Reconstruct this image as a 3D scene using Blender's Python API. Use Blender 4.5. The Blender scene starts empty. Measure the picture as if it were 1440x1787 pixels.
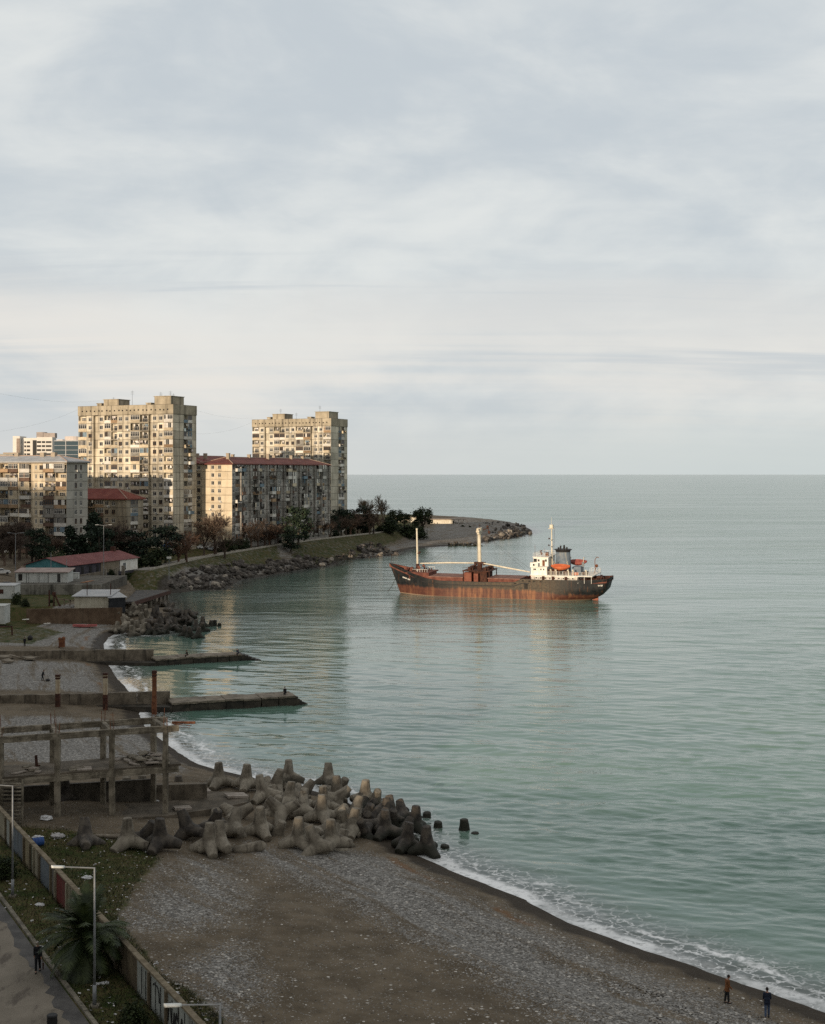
import bpy, bmesh, math, random
import numpy as np
from mathutils import Vector, Matrix, Quaternion
random.seed(7); np.random.seed(7)
R = math.radians
sc = bpy.context.scene
COL = sc.collection
F, U0, V0, H = 2400.0, 720.0, 828.0, 34.0      # focal length in photo pixels, principal column, horizon row, eye height (m)

# ------------------------------------------------------------------ camera
cam = bpy.data.cameras.new('camera'); camo = bpy.data.objects.new('camera', cam); COL.objects.link(camo)
camo.location = (0, 0, H); camo.rotation_euler = (R(90), 0, 0)
cam.sensor_fit = 'HORIZONTAL'; cam.sensor_width = 36; cam.lens = 36*F/1440
cam.shift_y = -(893.5-V0)/1440
cam.clip_start = 1; cam.clip_end = 500000
sc.camera = camo

# ------------------------------------------------------------------ sky
SUN_EL = 8.0
SX, SY = -0.43, -0.9028
w = bpy.data.worlds.new('World'); sc.world = w; w.use_nodes = True
nt = w.node_tree; nt.nodes.clear()
def N(tree, t, **kw):
    n = tree.nodes.new(t)
    for k, v in kw.items():
        if k == 'ins':
            for i, val in v.items():
                n.inputs[i].default_value = val
        else: setattr(n, k, v)
    return n
def L(tree, a, b): tree.links.new(a, b)
def mathn(t, op, a, b=None, c=None, clamp=False):
    n = t.nodes.new('ShaderNodeMath'); n.operation = op; n.use_clamp = clamp
    for i, x in enumerate((a, b, c)):
        if x is None: continue
        if isinstance(x, (int, float)): n.inputs[i].default_value = x
        else: t.links.new(x, n.inputs[i])
    return n.outputs[0]
def mapr(t, x, a, b, c=0.0, d=1.0, smooth=True):
    n = t.nodes.new('ShaderNodeMapRange'); n.interpolation_type = 'SMOOTHSTEP' if smooth else 'LINEAR'
    t.links.new(x, n.inputs[0])
    for i, v in enumerate((a, b, c, d)): n.inputs[i+1].default_value = v
    return n.outputs[0]
def mixc(t, f, a, b, mode='MIX'):
    n = t.nodes.new('ShaderNodeMix'); n.data_type = 'RGBA'; n.blend_type = mode
    if isinstance(f, (int, float)): n.inputs[0].default_value = f
    else: t.links.new(f, n.inputs[0])
    for i, x in ((6, a), (7, b)):
        if isinstance(x, (tuple, list)): n.inputs[i].default_value = (*x[:3], 1)
        else: t.links.new(x, n.inputs[i])
    return n.outputs[2]
def noise(t, vec, scale, detail=4, rough=.55, dist=0.0, dims='3D'):
    n = t.nodes.new('ShaderNodeTexNoise'); n.noise_dimensions = dims
    if vec is not None: t.links.new(vec, n.inputs['Vector'])
    n.inputs['Scale'].default_value = scale; n.inputs['Detail'].default_value = detail
    n.inputs['Roughness'].default_value = rough; n.inputs['Distortion'].default_value = dist
    return n.outputs[0]
def vscale(t, vec, s, off=(0, 0, 0), rot=0.0):
    n = t.nodes.new('ShaderNodeMapping'); t.links.new(vec, n.inputs[0])
    n.inputs['Scale'].default_value = s; n.inputs['Location'].default_value = off; n.inputs['Rotation'].default_value = (0, 0, rot)
    return n.outputs[0]
def lin(r, g, b):
    f = lambda c: (c/255/12.92) if c/255 <= .04045 else ((c/255+.055)/1.055)**2.4
    return (f(r), f(g), f(b))

def build_sky():
    t = nt
    out = N(t, 'ShaderNodeOutputWorld'); bg = N(t, 'ShaderNodeBackground'); bg.inputs[1].default_value = 0.1
    sky = N(t, 'ShaderNodeTexSky'); sky.sky_type = 'NISHITA'; sky.sun_disc = False
    sky.sun_elevation = R(SUN_EL); sky.sun_rotation = math.atan2(SX, SY); sky.air_density = 1.0; sky.dust_density = 2.0
    tc = N(t, 'ShaderNodeTexCoord'); sep = N(t, 'ShaderNodeSeparateXYZ'); L(t, tc.outputs['Generated'], sep.inputs[0])
    x, y, z = sep.outputs
    zz = mathn(t, 'MAXIMUM', z, 0.0)
    den = mathn(t, 'ADD', zz, 0.10)
    cb = N(t, 'ShaderNodeCombineXYZ')
    L(t, mathn(t, 'DIVIDE', x, den), cb.inputs[0]); L(t, mathn(t, 'DIVIDE', y, den), cb.inputs[1])
    pl = cb.outputs[0]
    n1 = noise(t, vscale(t, tc.outputs['Generated'], (1, 1, 2.1), (3.1, 1.7, .4)), 3.6, 6, .56, .35)
    n1b = noise(t, vscale(t, tc.outputs['Generated'], (1, 1, 2.6), (1.1, 4.7, .9), .2), 8.5, 6, .55, .5)
    n2 = noise(t, vscale(t, pl, (.22, 1.0, 1), (7.3, 2.2, 0), .10), 1.5, 6, .55, .6)
    n3 = noise(t, vscale(t, pl, (.8, 1.0, 1), (1.3, 9.2, 0), -.2), 3.0, 6, .6, .3)
    f = mathn(t, 'ADD', mathn(t, 'MULTIPLY', n1, .56), mathn(t, 'ADD', mathn(t, 'MULTIPLY', n2, .16), mathn(t, 'MULTIPLY', n1b, .28)))
    f = mapr(t, f, .40, .62)
    cl = mixc(t, f, lin(200, 208, 214), lin(229, 232, 231))
    # thin warm break in the deck between about 3 and 7 degrees, broken up by streaks
    n5 = noise(t, vscale(t, pl, (.10, .8, 1), (2.3, 5.0, 0), .04), 1.6, 6, .6, .5)
    lift = mathn(t, 'MULTIPLY_ADD', mathn(t, 'SUBTRACT', n1, .5), .16, mathn(t, 'MULTIPLY_ADD', mathn(t, 'SUBTRACT', n5, .5), .10, z))
    band = mathn(t, 'MULTIPLY', mapr(t, lift, .030, .085), mapr(t, lift, .165, .085))
    band = mathn(t, 'MULTIPLY', band, mapr(t, n5, .28, .50, .55, 1.0))
    band = mathn(t, 'MULTIPLY', band, mapr(t, x, .15, -.25, .62, 1.0))
    cl = mixc(t, band, cl, lin(237, 233, 227))
    # dark thin streaks low down
    n6 = noise(t, vscale(t, pl, (.16, 1.0, 1), (11.0, 3.0, 0), .03), 2.2, 5, .55, .3)
    st = mathn(t, 'MULTIPLY', mapr(t, n6, .56, .70), mathn(t, 'MULTIPLY', mapr(t, z, .05, .085), mapr(t, z, .20, .13)))
    cl = mixc(t, mathn(t, 'MULTIPLY', st, .75), cl, lin(200, 207, 213))
    # low haze at the horizon
    low = mapr(t, z, .065, .004)
    cl = mixc(t, mathn(t, 'MULTIPLY', low, .9), cl, mixc(t, mapr(t, x, -.3, .3), lin(219, 220, 218), lin(209, 217, 216)))
    # out-of-view sky overhead and inland toned down to lower the ambient light
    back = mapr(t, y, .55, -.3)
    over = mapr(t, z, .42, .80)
    dim_mask = mathn(t, 'MAXIMUM', back, over)
    cl = mixc(t, dim_mask, cl, (.56, .56, .55))
    sc10 = N(t, 'ShaderNodeVectorMath', operation='SCALE'); L(t, cl, sc10.inputs[0]); sc10.inputs[3].default_value = 10.0
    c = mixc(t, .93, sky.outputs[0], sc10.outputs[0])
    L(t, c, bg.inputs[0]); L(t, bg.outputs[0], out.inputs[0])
build_sky()

# ------------------------------------------------------------------ sun and exposure
sl = bpy.data.lights.new('sun', 'SUN'); so = bpy.data.objects.new('sun', sl); COL.objects.link(so)
sl.energy = 4.7; sl.angle = R(.5); sl.color = (1.0, .81, .60)
sd = Vector((SX*math.cos(R(SUN_EL)), SY*math.cos(R(SUN_EL)), math.sin(R(SUN_EL))))
so.rotation_euler = (-sd).to_track_quat('-Z', 'Y').to_euler(); so.location = (-300, -200, 200)
sc.view_settings.view_transform = 'Standard'; sc.view_settings.look = 'None'
sc.view_settings.exposure = 0.0; sc.view_settings.gamma = 1.0; sc.view_settings.use_curve_mapping = False
sc.render.engine = 'CYCLES'
sc.cycles.use_denoising = False
sc.cycles.max_bounces = 6; sc.cycles.diffuse_bounces = 2; sc.cycles.glossy_bounces = 3; sc.cycles.transmission_bounces = 2
sc.cycles.caustics_reflective = False; sc.cycles.caustics_refractive = False
sc.cycles.sample_clamp_indirect = 4
sc.render.film_transparent = False

# ------------------------------------------------------------------ helpers
def P(u, v, z=0.0):
    d = (H-z)*F/(v-V0)
    return Vector(((u-U0)/F*d, d, z))
def PD(u, v, d):                     # a point at distance d
    return Vector(((u-U0)/F*d, d, H-(v-V0)/F*d))
def tag(o, label=None, cat=None, group=None, kind=None):
    if label: o['label'] = label
    if cat: o['category'] = cat
    if group: o['group'] = group
    if kind: o['kind'] = kind
    return o
def empty(name, loc, label=None, cat=None, group=None, rz=0.0):
    o = bpy.data.objects.new(name, None); COL.objects.link(o); o.location = loc; o.rotation_euler = (0, 0, rz)
    o.empty_display_size = .3
    return tag(o, label, cat, group)
def inst(name, mesh, parent=None, loc=(0, 0, 0), rot=(0, 0, 0), scale=None):
    o = bpy.data.objects.new(name, mesh); COL.objects.link(o)
    o.parent = parent; o.location = loc; o.rotation_euler = rot
    if scale is not None: o.scale = (scale,)*3 if isinstance(scale, (int, float)) else scale
    return o
def copy_tree(o, parent=None, label=None, group=None):
    c = o.copy(); COL.objects.link(c); c.parent = parent
    if label: c['label'] = label
    if group: c['group'] = group
    for ch in list(o.children): copy_tree(ch, c)
    return c

class MB:
    """collects faces, then builds one mesh object"""
    def __init__(s, org=(0, 0, 0)):
        s.v = []; s.f = []; s.m = []; s.t = []; s.org = Vector(org); s.mi = 0; s.tint = .5
    def vert(s, p): s.v.append((p[0]-s.org[0], p[1]-s.org[1], p[2]-s.org[2])); return len(s.v)-1
    def face(s, pts):
        s.f.append([s.vert(p) for p in pts]); s.m.append(s.mi); s.t.append(s.tint)
    def fidx(s, idx): s.f.append(list(idx)); s.m.append(s.mi); s.t.append(s.tint)
    def box(s, c, size, rz=0.0, rot=None, taper=1.0):
        c = Vector(c); hx, hy, hz = [k/2 for k in size]
        Rm = rot if rot is not None else Matrix.Rotation(rz, 3, 'Z')
        ids = []
        for sz in (-1, 1):
            k = taper if sz > 0 else 1
            for sx, sy in ((-1, -1), (1, -1), (1, 1), (-1, 1)):
                ids.append(s.vert(c + Rm @ Vector((sx*hx*k, sy*hy*k, sz*hz))))
        for q in ((3, 2, 1, 0), (4, 5, 6, 7), (0, 1, 5, 4), (1, 2, 6, 5), (2, 3, 7, 6), (3, 0, 4, 7)):
            s.fidx([ids[i] for i in q])
    def beam(s, a, b, wd, ht, up=(0, 0, 1)):
        a = Vector(a); b = Vector(b); d = b-a; l = d.length; d.normalize()
        side = d.cross(Vector(up));
        if side.length < 1e-4: side = d.cross(Vector((1, 0, 0)))
        side.normalize(); u = side.cross(d)
        Rm = Matrix((d, -side, u)).transposed()
        s.box((a+b)/2, (l, wd, ht), rot=Rm)
    def tube(s, a, b, r0, r1=None, n=8, cap=True):
        r1 = r0 if r1 is None else r1
        a = Vector(a); b = Vector(b); d = (b-a)
        if d.length < 1e-6: return
        d.normalize(); x = d.orthogonal().normalized(); y = d.cross(x)
        i0 = []; i1 = []
        for k in range(n):
            an = 2*math.pi*k/n; o = x*math.cos(an)+y*math.sin(an)
            i0.append(s.vert(a+o*r0)); i1.append(s.vert(b+o*r1))
        for k in range(n):
            j = (k+1) % n; s.fidx((i0[k], i0[j], i1[j], i1[k]))
        if cap: s.fidx(i0[::-1]); s.fidx(i1)
    def path(s, pts, r, n=6):
        for a, b in zip(pts[:-1], pts[1:]): s.tube(a, b, r, r, n)
    def prism(s, pts, z0, z1):
        """vertical prism over a counter-clockwise outline of (x, y)"""
        ar = sum(pts[i][0]*pts[(i+1) % len(pts)][1]-pts[(i+1) % len(pts)][0]*pts[i][1] for i in range(len(pts)))
        if ar < 0: pts = pts[::-1]
        a = [s.vert((p[0], p[1], z0)) for p in pts]; b = [s.vert((p[0], p[1], z1)) for p in pts]
        n = len(pts)
        for i in range(n):
            j = (i+1) % n; s.fidx((a[i], a[j], b[j], b[i]))
        s.fidx(a[::-1]); s.fidx(b)
    def blob(s, c, r, seg=8, rings=5, sq=(1, 1, 1), jit=0.0, rng=random):
        c = Vector(c); rows = []
        top = s.vert(c+Vector((0, 0, r*sq[2]))); bot = s.vert(c-Vector((0, 0, r*sq[2])))
        for i in range(1, rings):
            ph = math.pi*i/rings; row = []
            for k in range(seg):
                th = 2*math.pi*k/seg; rr = r*(1+rng.uniform(-jit, jit))
                row.append(s.vert(c+Vector((rr*sq[0]*math.sin(ph)*math.cos(th), rr*sq[1]*math.sin(ph)*math.sin(th), rr*sq[2]*math.cos(ph)))))
            rows.append(row)
        for k in range(seg):
            j = (k+1) % seg
            s.fidx((top, rows[0][k], rows[0][j])); s.fidx((bot, rows[-1][j], rows[-1][k]))
            for a, b in zip(rows[:-1], rows[1:]): s.fidx((a[k], b[k], b[j], a[j]))
    def mesh(s, name, mats, smooth=False):
        me = bpy.data.meshes.new(name); me.from_pydata(s.v, [], s.f)
        mats = mats if isinstance(mats, (list, tuple)) else [mats]
        for m in mats: me.materials.append(m)
        if s.f:
            me.polygons.foreach_set('material_index', s.m)
            at = me.attributes.new('tint', 'FLOAT', 'FACE'); at.data.foreach_set('value', s.t)
            if smooth: me.polygons.foreach_set('use_smooth', [True]*len(s.f))
        me.update(); return me
    def build(s, name, mats, parent=None, smooth=False):
        o = bpy.data.objects.new(name, s.mesh(name, mats, smooth)); COL.objects.link(o)
        if parent is not None: o.parent = parent
        else: o.location = s.org
        return o

# ------------------------------------------------------------------ materials
def base_mat(name, rough=.8, spec=.3):
    m = bpy.data.materials.new(name); m.use_nodes = True
    t = m.node_tree; b = t.nodes['Principled BSDF']
    b.inputs['Roughness'].default_value = rough; b.inputs['Specular IOR Level'].default_value = spec
    return m, t, b
def coords(t, kind='Object'):
    if kind == 'World':
        return N(t, 'ShaderNodeNewGeometry').outputs['Position']
    return N(t, 'ShaderNodeTexCoord').outputs[kind]
def bumpn(t, b, h, strength=.3, dist=.05):
    n = N(t, 'ShaderNodeBump'); n.inputs['Strength'].default_value = strength; n.inputs['Distance'].default_value = dist
    L(t, h, n.inputs['Height']); L(t, n.outputs[0], b.inputs['Normal'])
def pm(name, c1, c2=None, scale=1.0, rough=.8, stretch=(1, 1, 1), lo=.35, hi=.65, spec=.3, metal=0.0, bump=0.0, bscale=8, tint=0.0, streak=None, co='Object', rnd=0.0):
    """noise-mixed two-colour surface; streak = (colour, amount): vertical runs; tint: per-face variation; rnd: per-object variation"""
    m, t, b = base_mat(name, rough, spec)
    b.inputs['Metallic'].default_value = metal
    v = coords(t, co)
    c2 = c2 or c1
    f = mapr(t, noise(t, vscale(t, v, stretch), scale, 6, .6), lo, hi)
    c = mixc(t, f, c1, c2)
    if streak:
        g = mapr(t, noise(t, vscale(t, v, (1, 1, .07)), streak[2] if len(streak) > 2 else 1.3, 5, .65), .5, .72)
        c = mixc(t, mathn(t, 'MULTIPLY', g, streak[1]), c, streak[0])
    if tint:
        a = N(t, 'ShaderNodeAttribute', attribute_name='tint').outputs['Fac']
        c = mixc(t, 1.0, c, mixc(t, a, (1-tint,)*3, (1+tint,)*3), 'MULTIPLY')
    if rnd:
        a = N(t, 'ShaderNodeObjectInfo').outputs['Random']
        c = mixc(t, 1.0, c, mixc(t, a, (1-rnd,)*3, (1+rnd,)*3), 'MULTIPLY')
    L(t, c, b.inputs['Base Color'])
    if bump: bumpn(t, b, noise(t, v, bscale, 5, .6), bump, .05)
    return m
M = {}
M['concrete'] = pm('concrete', (.17, .15, .12), (.27, .245, .20), .9, .9, bump=.4, bscale=5, streak=((.07, .06, .05), .6))
M['concrete_dark'] = pm('concrete_dark', (.045, .04, .033), (.12, .105, .085), .7, .9, bump=.4, bscale=5, streak=((.03, .026, .022), .7))
M['tetra'] = pm('tetrapod_concrete', (.125, .108, .084), (.28, .25, .20), .55, .95, bump=.35, bscale=7, lo=.36, hi=.64, streak=((.05, .04, .03), .85, 1.8), rnd=.22)
def tide_mark(m, z0, c):
    t = m.node_tree; b = t.nodes['Principled BSDF']; src = b.inputs['Base Color'].links[0].from_socket; v = coords(t, 'World'); sp = N(t, 'ShaderNodeSeparateXYZ'); L(t, v, sp.inputs[0])
    k = mapr(t, mathn(t, 'MULTIPLY_ADD', noise(t, v, 1.1, 5, .65), -1.6, sp.outputs[2]), z0, z0-.7)
    L(t, mixc(t, mathn(t, 'MULTIPLY', k, .85), src, c), b.inputs['Base Color'])
M['tetra_wet'] = pm('tetrapod_wet', (.035, .03, .026), (.10, .085, .068), 1.4, .75, bump=.4, bscale=9, rnd=.3)
tide_mark(M['tetra'], .35, (.045, .04, .03)); tide_mark(M['tetra_wet'], .6, (.018, .02, .013))
M['rust'] = pm('rust', (.10, .035, .018), (.20, .085, .04), 1.5, .85, bump=.3)
M['rust_dark'] = pm('rust_dark', (.035, .016, .012), (.085, .035, .022), 1.8, .85, bump=.3)
M['steel_pole'] = pm('galvanised_steel', (.17, .18, .19), (.25, .26, .265), 2, .55, metal=.2, spec=.4)
M['white_paint'] = pm('white_paint', (.66, .64, .58), (.80, .78, .73), .8, .6, streak=((.40, .26, .15), .45, 1.6))
M['cream_paint'] = pm('cream_paint', (.54, .49, .385), (.66, .61, .50), .8, .6, streak=((.30, .16, .07), .5, 1.6))
M['glass'] = None
def glass_mat(name, c1, c2):
    m, t, b = base_mat(name, .12, .5)
    a = N(t, 'ShaderNodeObjectInfo').outputs['Random']
    L(t, mixc(t, a, c1, c2), b.inputs['Base Color'])
    return m
M['glass'] = glass_mat('window_glass', (.012, .013, .015), (.055, .055, .055))
M['dark'] = pm('dark_interior', (.012, .011, .010), (.03, .027, .024), 1)
M['frame_white'] = pm('window_frame_white', (.55, .53, .48), (.66, .63, .57), 2, .6)
M['frame_brown'] = pm('window_frame_brown', (.13, .075, .045), (.2, .12, .07), 2, .6)
M['black'] = pm('black_paint', (.012, .012, .013), (.025, .024, .024), 2, .6)
M['wood'] = pm('weathered_wood', (.13, .09, .06), (.27, .22, .17), 2.0, .9, stretch=(1, 1, .2))
M['cable'] = pm('cable_black', (.03, .03, .032), (.05, .05, .05), 1)
# ================================================================== shoreline and ground
SH_PX = [(1700,1870),(1440,1767),(1385,1748),(1330,1730),(1255,1704),(1180,1676),(1120,1658),(1060,1635),(1010,1618),(950,1590),(915,1570),(880,1556),(840,1540),(800,1527),(770,1512),(745,1499),(718,1490),(700,1478),(688,1462),
 (660,1435),(640,1415),(600,1398),(560,1383),(510,1372),(470,1365),(420,1352),(385,1345),(345,1334),(318,1318),(295,1301),(268,1282),(250,1264),(244,1248),(236,1222),(222,1202),(204,1184),(194,1168),(186,1152),(180,1134),(184,1116),(206,1103),
 (235,1106),(275,1107),(305,1096),(308,1072),(300,1054),(290,1043),(285,1034),(310,1029),(350,1030),(400,1029),(415,1012),(450,1008),(490,1000),(540,992),(592,985),(588,978),(620,975),(650,973),(692,968),(702,961),(730,956),(775,953),(810,951),
 (838,949),(852,943),(880,941),(905,937),(930,930),(926,923),(905,916),(870,912),(835,909),(780,906),(700,903),(600,900),(400,897)]
sh = [tuple(P(u, v)[:2]) for u, v in SH_PX]
sh = [(40, 12), (38, 50)] + sh + [(-600, 1190), (-2400, 1190), (-2400, 12)]
def chaikin(p):
    q = []
    n = len(p)
    for i in range(n):
        a = p[i]; b = p[(i+1) % n]
        q.append((a[0]*.75+b[0]*.25, a[1]*.75+b[1]*.25)); q.append((a[0]*.25+b[0]*.75, a[1]*.25+b[1]*.75))
    return q
SHORE = np.array(chaikin(chaikin(sh)))
def seg_dist(X, Y, A, B):
    d2 = np.full(X.shape, 1e18)
    for (ax, ay), (bx, by) in zip(A, B):
        dx, dy = bx-ax, by-ay; l2 = dx*dx+dy*dy+1e-12
        t = np.clip(((X-ax)*dx+(Y-ay)*dy)/l2, 0, 1)
        np.minimum(d2, (X-ax-t*dx)**2+(Y-ay-t*dy)**2, out=d2)
    return np.sqrt(d2)
def inside(X, Y, poly):
    r = np.zeros(X.shape, bool); n = len(poly)
    for i in range(n):
        ax, ay = poly[i]; bx, by = poly[(i+1) % n]
        if ay == by: continue
        c = (ay > Y) != (by > Y)
        r ^= c & (X < (bx-ax)*(Y-ay)/(by-ay)+ax)
    return r
def sdist(X, Y):                       # metres inland (+) of the waterline
    X = np.asarray(X, float); Y = np.asarray(Y, float)
    d = seg_dist(X, Y, SHORE, np.roll(SHORE, -1, 0))
    return np.where(inside(X, Y, SHORE), d, -d)
def pmask(X, Y, px, z, soft):          # soft-edged mask of a patch given by its outline
    poly = np.array([tuple(P(u, v, z)[:2]) for u, v in px])
    d = seg_dist(X, Y, poly, np.roll(poly, -1, 0))
    d = np.where(inside(X, Y, poly), d, -d)
    return np.clip(d/soft+.5, 0, 1)
def smooth01(x): x = np.clip(x, 0, 1); return x*x*(3-2*x)
def wave2(X, Y, k, a):
    return a*(np.sin(X*k+1.3)*np.cos(Y*k*.83+.4)+.5*np.sin(X*k*2.3+Y*k*1.7))
def vnoise(X, Y, s, seed=0):           # value noise, 3 octaves
    tot = 0; amp = .5
    for o in range(3):
        x = X*s*2**o+seed*13.7; y = Y*s*2**o+seed*7.1
        xi = np.floor(x).astype(int); yi = np.floor(y).astype(int); fx = smooth01(x-xi); fy = smooth01(y-yi)
        h = lambda a, b: ((np.sin(a*127.1+b*311.7+seed)*43758.5453) % 1.0)
        tot = tot+amp*((h(xi, yi)*(1-fx)+h(xi+1, yi)*fx)*(1-fy)+(h(xi, yi+1)*(1-fx)+h(xi+1, yi+1)*fx)*fy)
        amp *= .5
    return tot
WALL_A, WALL_B = Vector((-41.0, 126.0)), Vector((-2.5, 53.0))     # the painted wall between beach and promenade
WDIR = (WALL_B-WALL_A).normalized(); WN = Vector((WDIR.y, -WDIR.x))   # WN points inland (left)
def inland_of_wall(X, Y): return (X-WALL_A.x)*WN.x+(Y-WALL_A.y)*WN.y
T1 = [(44,1077),(212,1076),(222,1062),(238,1040),(215,1012),(-300,1012),(-300,1081)]
PROM = [(262,994.5),(300,986),(352,974),(400,965.5),(450,957),(490,950.5),(560,941),(650,931),(740,921)]
def prom_z(u): return float(np.interp(u, [262, 300, 400, 490, 570, 740], [6.1, 6.2, 6.3, 7.1, 7.7, 6.0]))
PROM_W = [tuple(P(u, v, prom_z(u))) for u, v in PROM]
GRID = None
def hgt(X, Y, s=None):
    X = np.asarray(X, float); Y = np.asarray(Y, float)
    if s is None: s = sdist(X, Y)
    near = np.interp(s, [-300, -40, -8, 0, 3, 9, 28, 60, 400], [-9, -5, -1.2, 0, .55, 1.25, 3.0, 3.5, 3.6])
    mid = np.interp(s, [-300, -40, -8, 0, 6, 30, 70, 400], [-9, -5, -1.2, 0, .85, 1.9, 2.6, 3])
    far = np.interp(s, [-300, -40, -8, 0, 9, 24, 45, 72, 400], [-9, -5, -1.5, 0, 2.0, 2.8, 7.4, 8.2, 9.0])
    far = far*(1-.45*smooth01((Y-650)/110))
    tip = np.interp(s, [-300, -40, -8, 0, 6, 14, 40, 400], [-9, -5, -1.5, 0, 2.2, 3.3, 4.2, 6])
    a = smooth01((Y-140)/50); b = smooth01((Y-310)/70); c = smooth01((X+.12*(Y-700)-18)/22)*smooth01((Y-640)/60)
    h = near*(1-a)+mid*a; h = h*(1-b)+far*b; h = h*(1-c)+tip*c
    g = np.clip(s/4, 0, 1)
    berm = np.clip((s-3.5)/3, 0, 1)*np.clip((24-s)/6, 0, 1)*(1-a)
    h = h+berm*(.11*np.sin(s*.85+vnoise(X, Y, .06, 9)*5)+.05*np.sin(s*2.1+vnoise(X, Y, .1, 8)*6))
    h = h+g*(wave2(X, Y, .35, .06)+(vnoise(X, Y, .25, 2)-.45)*.35)
    # terrace of the beach huts, and the yard above it
    t1 = pmask(X, Y, T1, 2.4, .6)*smooth01((Y-280)/10)
    h = np.where(t1 > .01, np.maximum(h, t1*4.5), h)
    # bank carrying the far promenade
    far_ = Y > 330
    if far_.any():
        best = np.zeros(X.shape); xf, yf = X[far_], Y[far_]; bb = np.full(xf.shape, -9.0)
        for (p0, p1) in zip(PROM_W[:-1], PROM_W[1:]):
            dx, dy = p1[0]-p0[0], p1[1]-p0[1]; t = np.clip(((xf-p0[0])*dx+(yf-p0[1])*dy)/(dx*dx+dy*dy), 0, 1)
            dd = np.hypot(xf-p0[0]-t*dx+1.2, yf-p0[1]-t*dy-2.2); bb = np.maximum(bb, p0[2]+t*(p1[2]-p0[2])-.15-.55*np.maximum(0, dd-3.6))
        h = h.copy(); h[far_] = np.maximum(h[far_], bb)
    # promenade side of the painted wall
    wl = inland_of_wall(X, Y); ok = (Y < 150)
    h = np.where((wl > 0.1) & ok, 4.85, h)
    # rubble core of the two tetrapod heaps
    for (px, py, rx, ry, hh) in ((P(270, 1085)[0], 318, 9, 17, 2.2),):
        q = np.clip(1-((X-px)/rx)**2-((Y-py)/ry)**2, 0, 1); h = np.maximum(h, smooth01(q*1.6)*hh-(q <= 0)*9)
    return h
def h1(x, y):
    if GRID is not None and 16 < y < 1210:
        ds, ts, Z = GRID; t = x/y
        i = min(max(int(np.searchsorted(ds, y))-1, 0), len(ds)-2); j = min(max(int(np.searchsorted(ts, t))-1, 0), len(ts)-2)
        a = (y-ds[i])/(ds[i+1]-ds[i]); b = min(max((t-ts[j])/(ts[j+1]-ts[j]), 0), 1)
        return float((Z[i, j]*(1-b)+Z[i, j+1]*b)*(1-a)+(Z[i+1, j]*(1-b)+Z[i+1, j+1]*b)*a)
    return float(hgt(np.array([x]), np.array([y]))[0])
def G(u, v, it=14):                    # ground point seen at photo pixel (u, v)
    z = 2.0
    for _ in range(it):
        p = P(u, v, z); z = .5*z+.5*max(h1(p.x, p.y), 0.0)
    p = P(u, v, z); return Vector((p.x, p.y, z))

def polar_sheet(ds, ts):
    D, T = np.meshgrid(ds, ts, indexing='ij'); X = D*T; Y = D
    nr, nc = D.shape
    idx = np.arange(nr*nc).reshape(nr, nc)
    q = np.stack([idx[:-1, :-1], idx[:-1, 1:], idx[1:, 1:], idx[1:, :-1]], -1).reshape(-1, 4)
    return X.ravel(), Y.ravel(), q
def grid_mesh(name, X, Y, Z, quads, attrs, mat):
    keep = np.unique(quads); remap = np.full(len(X), -1); remap[keep] = np.arange(len(keep)); quads = remap[quads]
    me = bpy.data.meshes.new(name)
    co = np.stack([X, Y, Z], 1)[keep]
    me.vertices.add(len(co)); me.vertices.foreach_set('co', co.ravel())
    me.loops.add(quads.size); me.loops.foreach_set('vertex_index', quads.ravel())
    me.polygons.add(len(quads)); me.polygons.foreach_set('loop_start', np.arange(0, quads.size, 4)); me.polygons.foreach_set('loop_total', np.full(len(quads), 4))
    me.update(calc_edges=True); me.validate()
    me.polygons.foreach_set('use_smooth', np.ones(len(me.polygons), bool))
    for k, a in attrs.items():
        at = me.attributes.new(k, 'FLOAT', 'POINT'); at.data.foreach_set('value', a[keep].astype(np.float32))
    me.materials.append(mat)
    o = bpy.data.objects.new(name, me); COL.objects.link(o); return o

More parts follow.
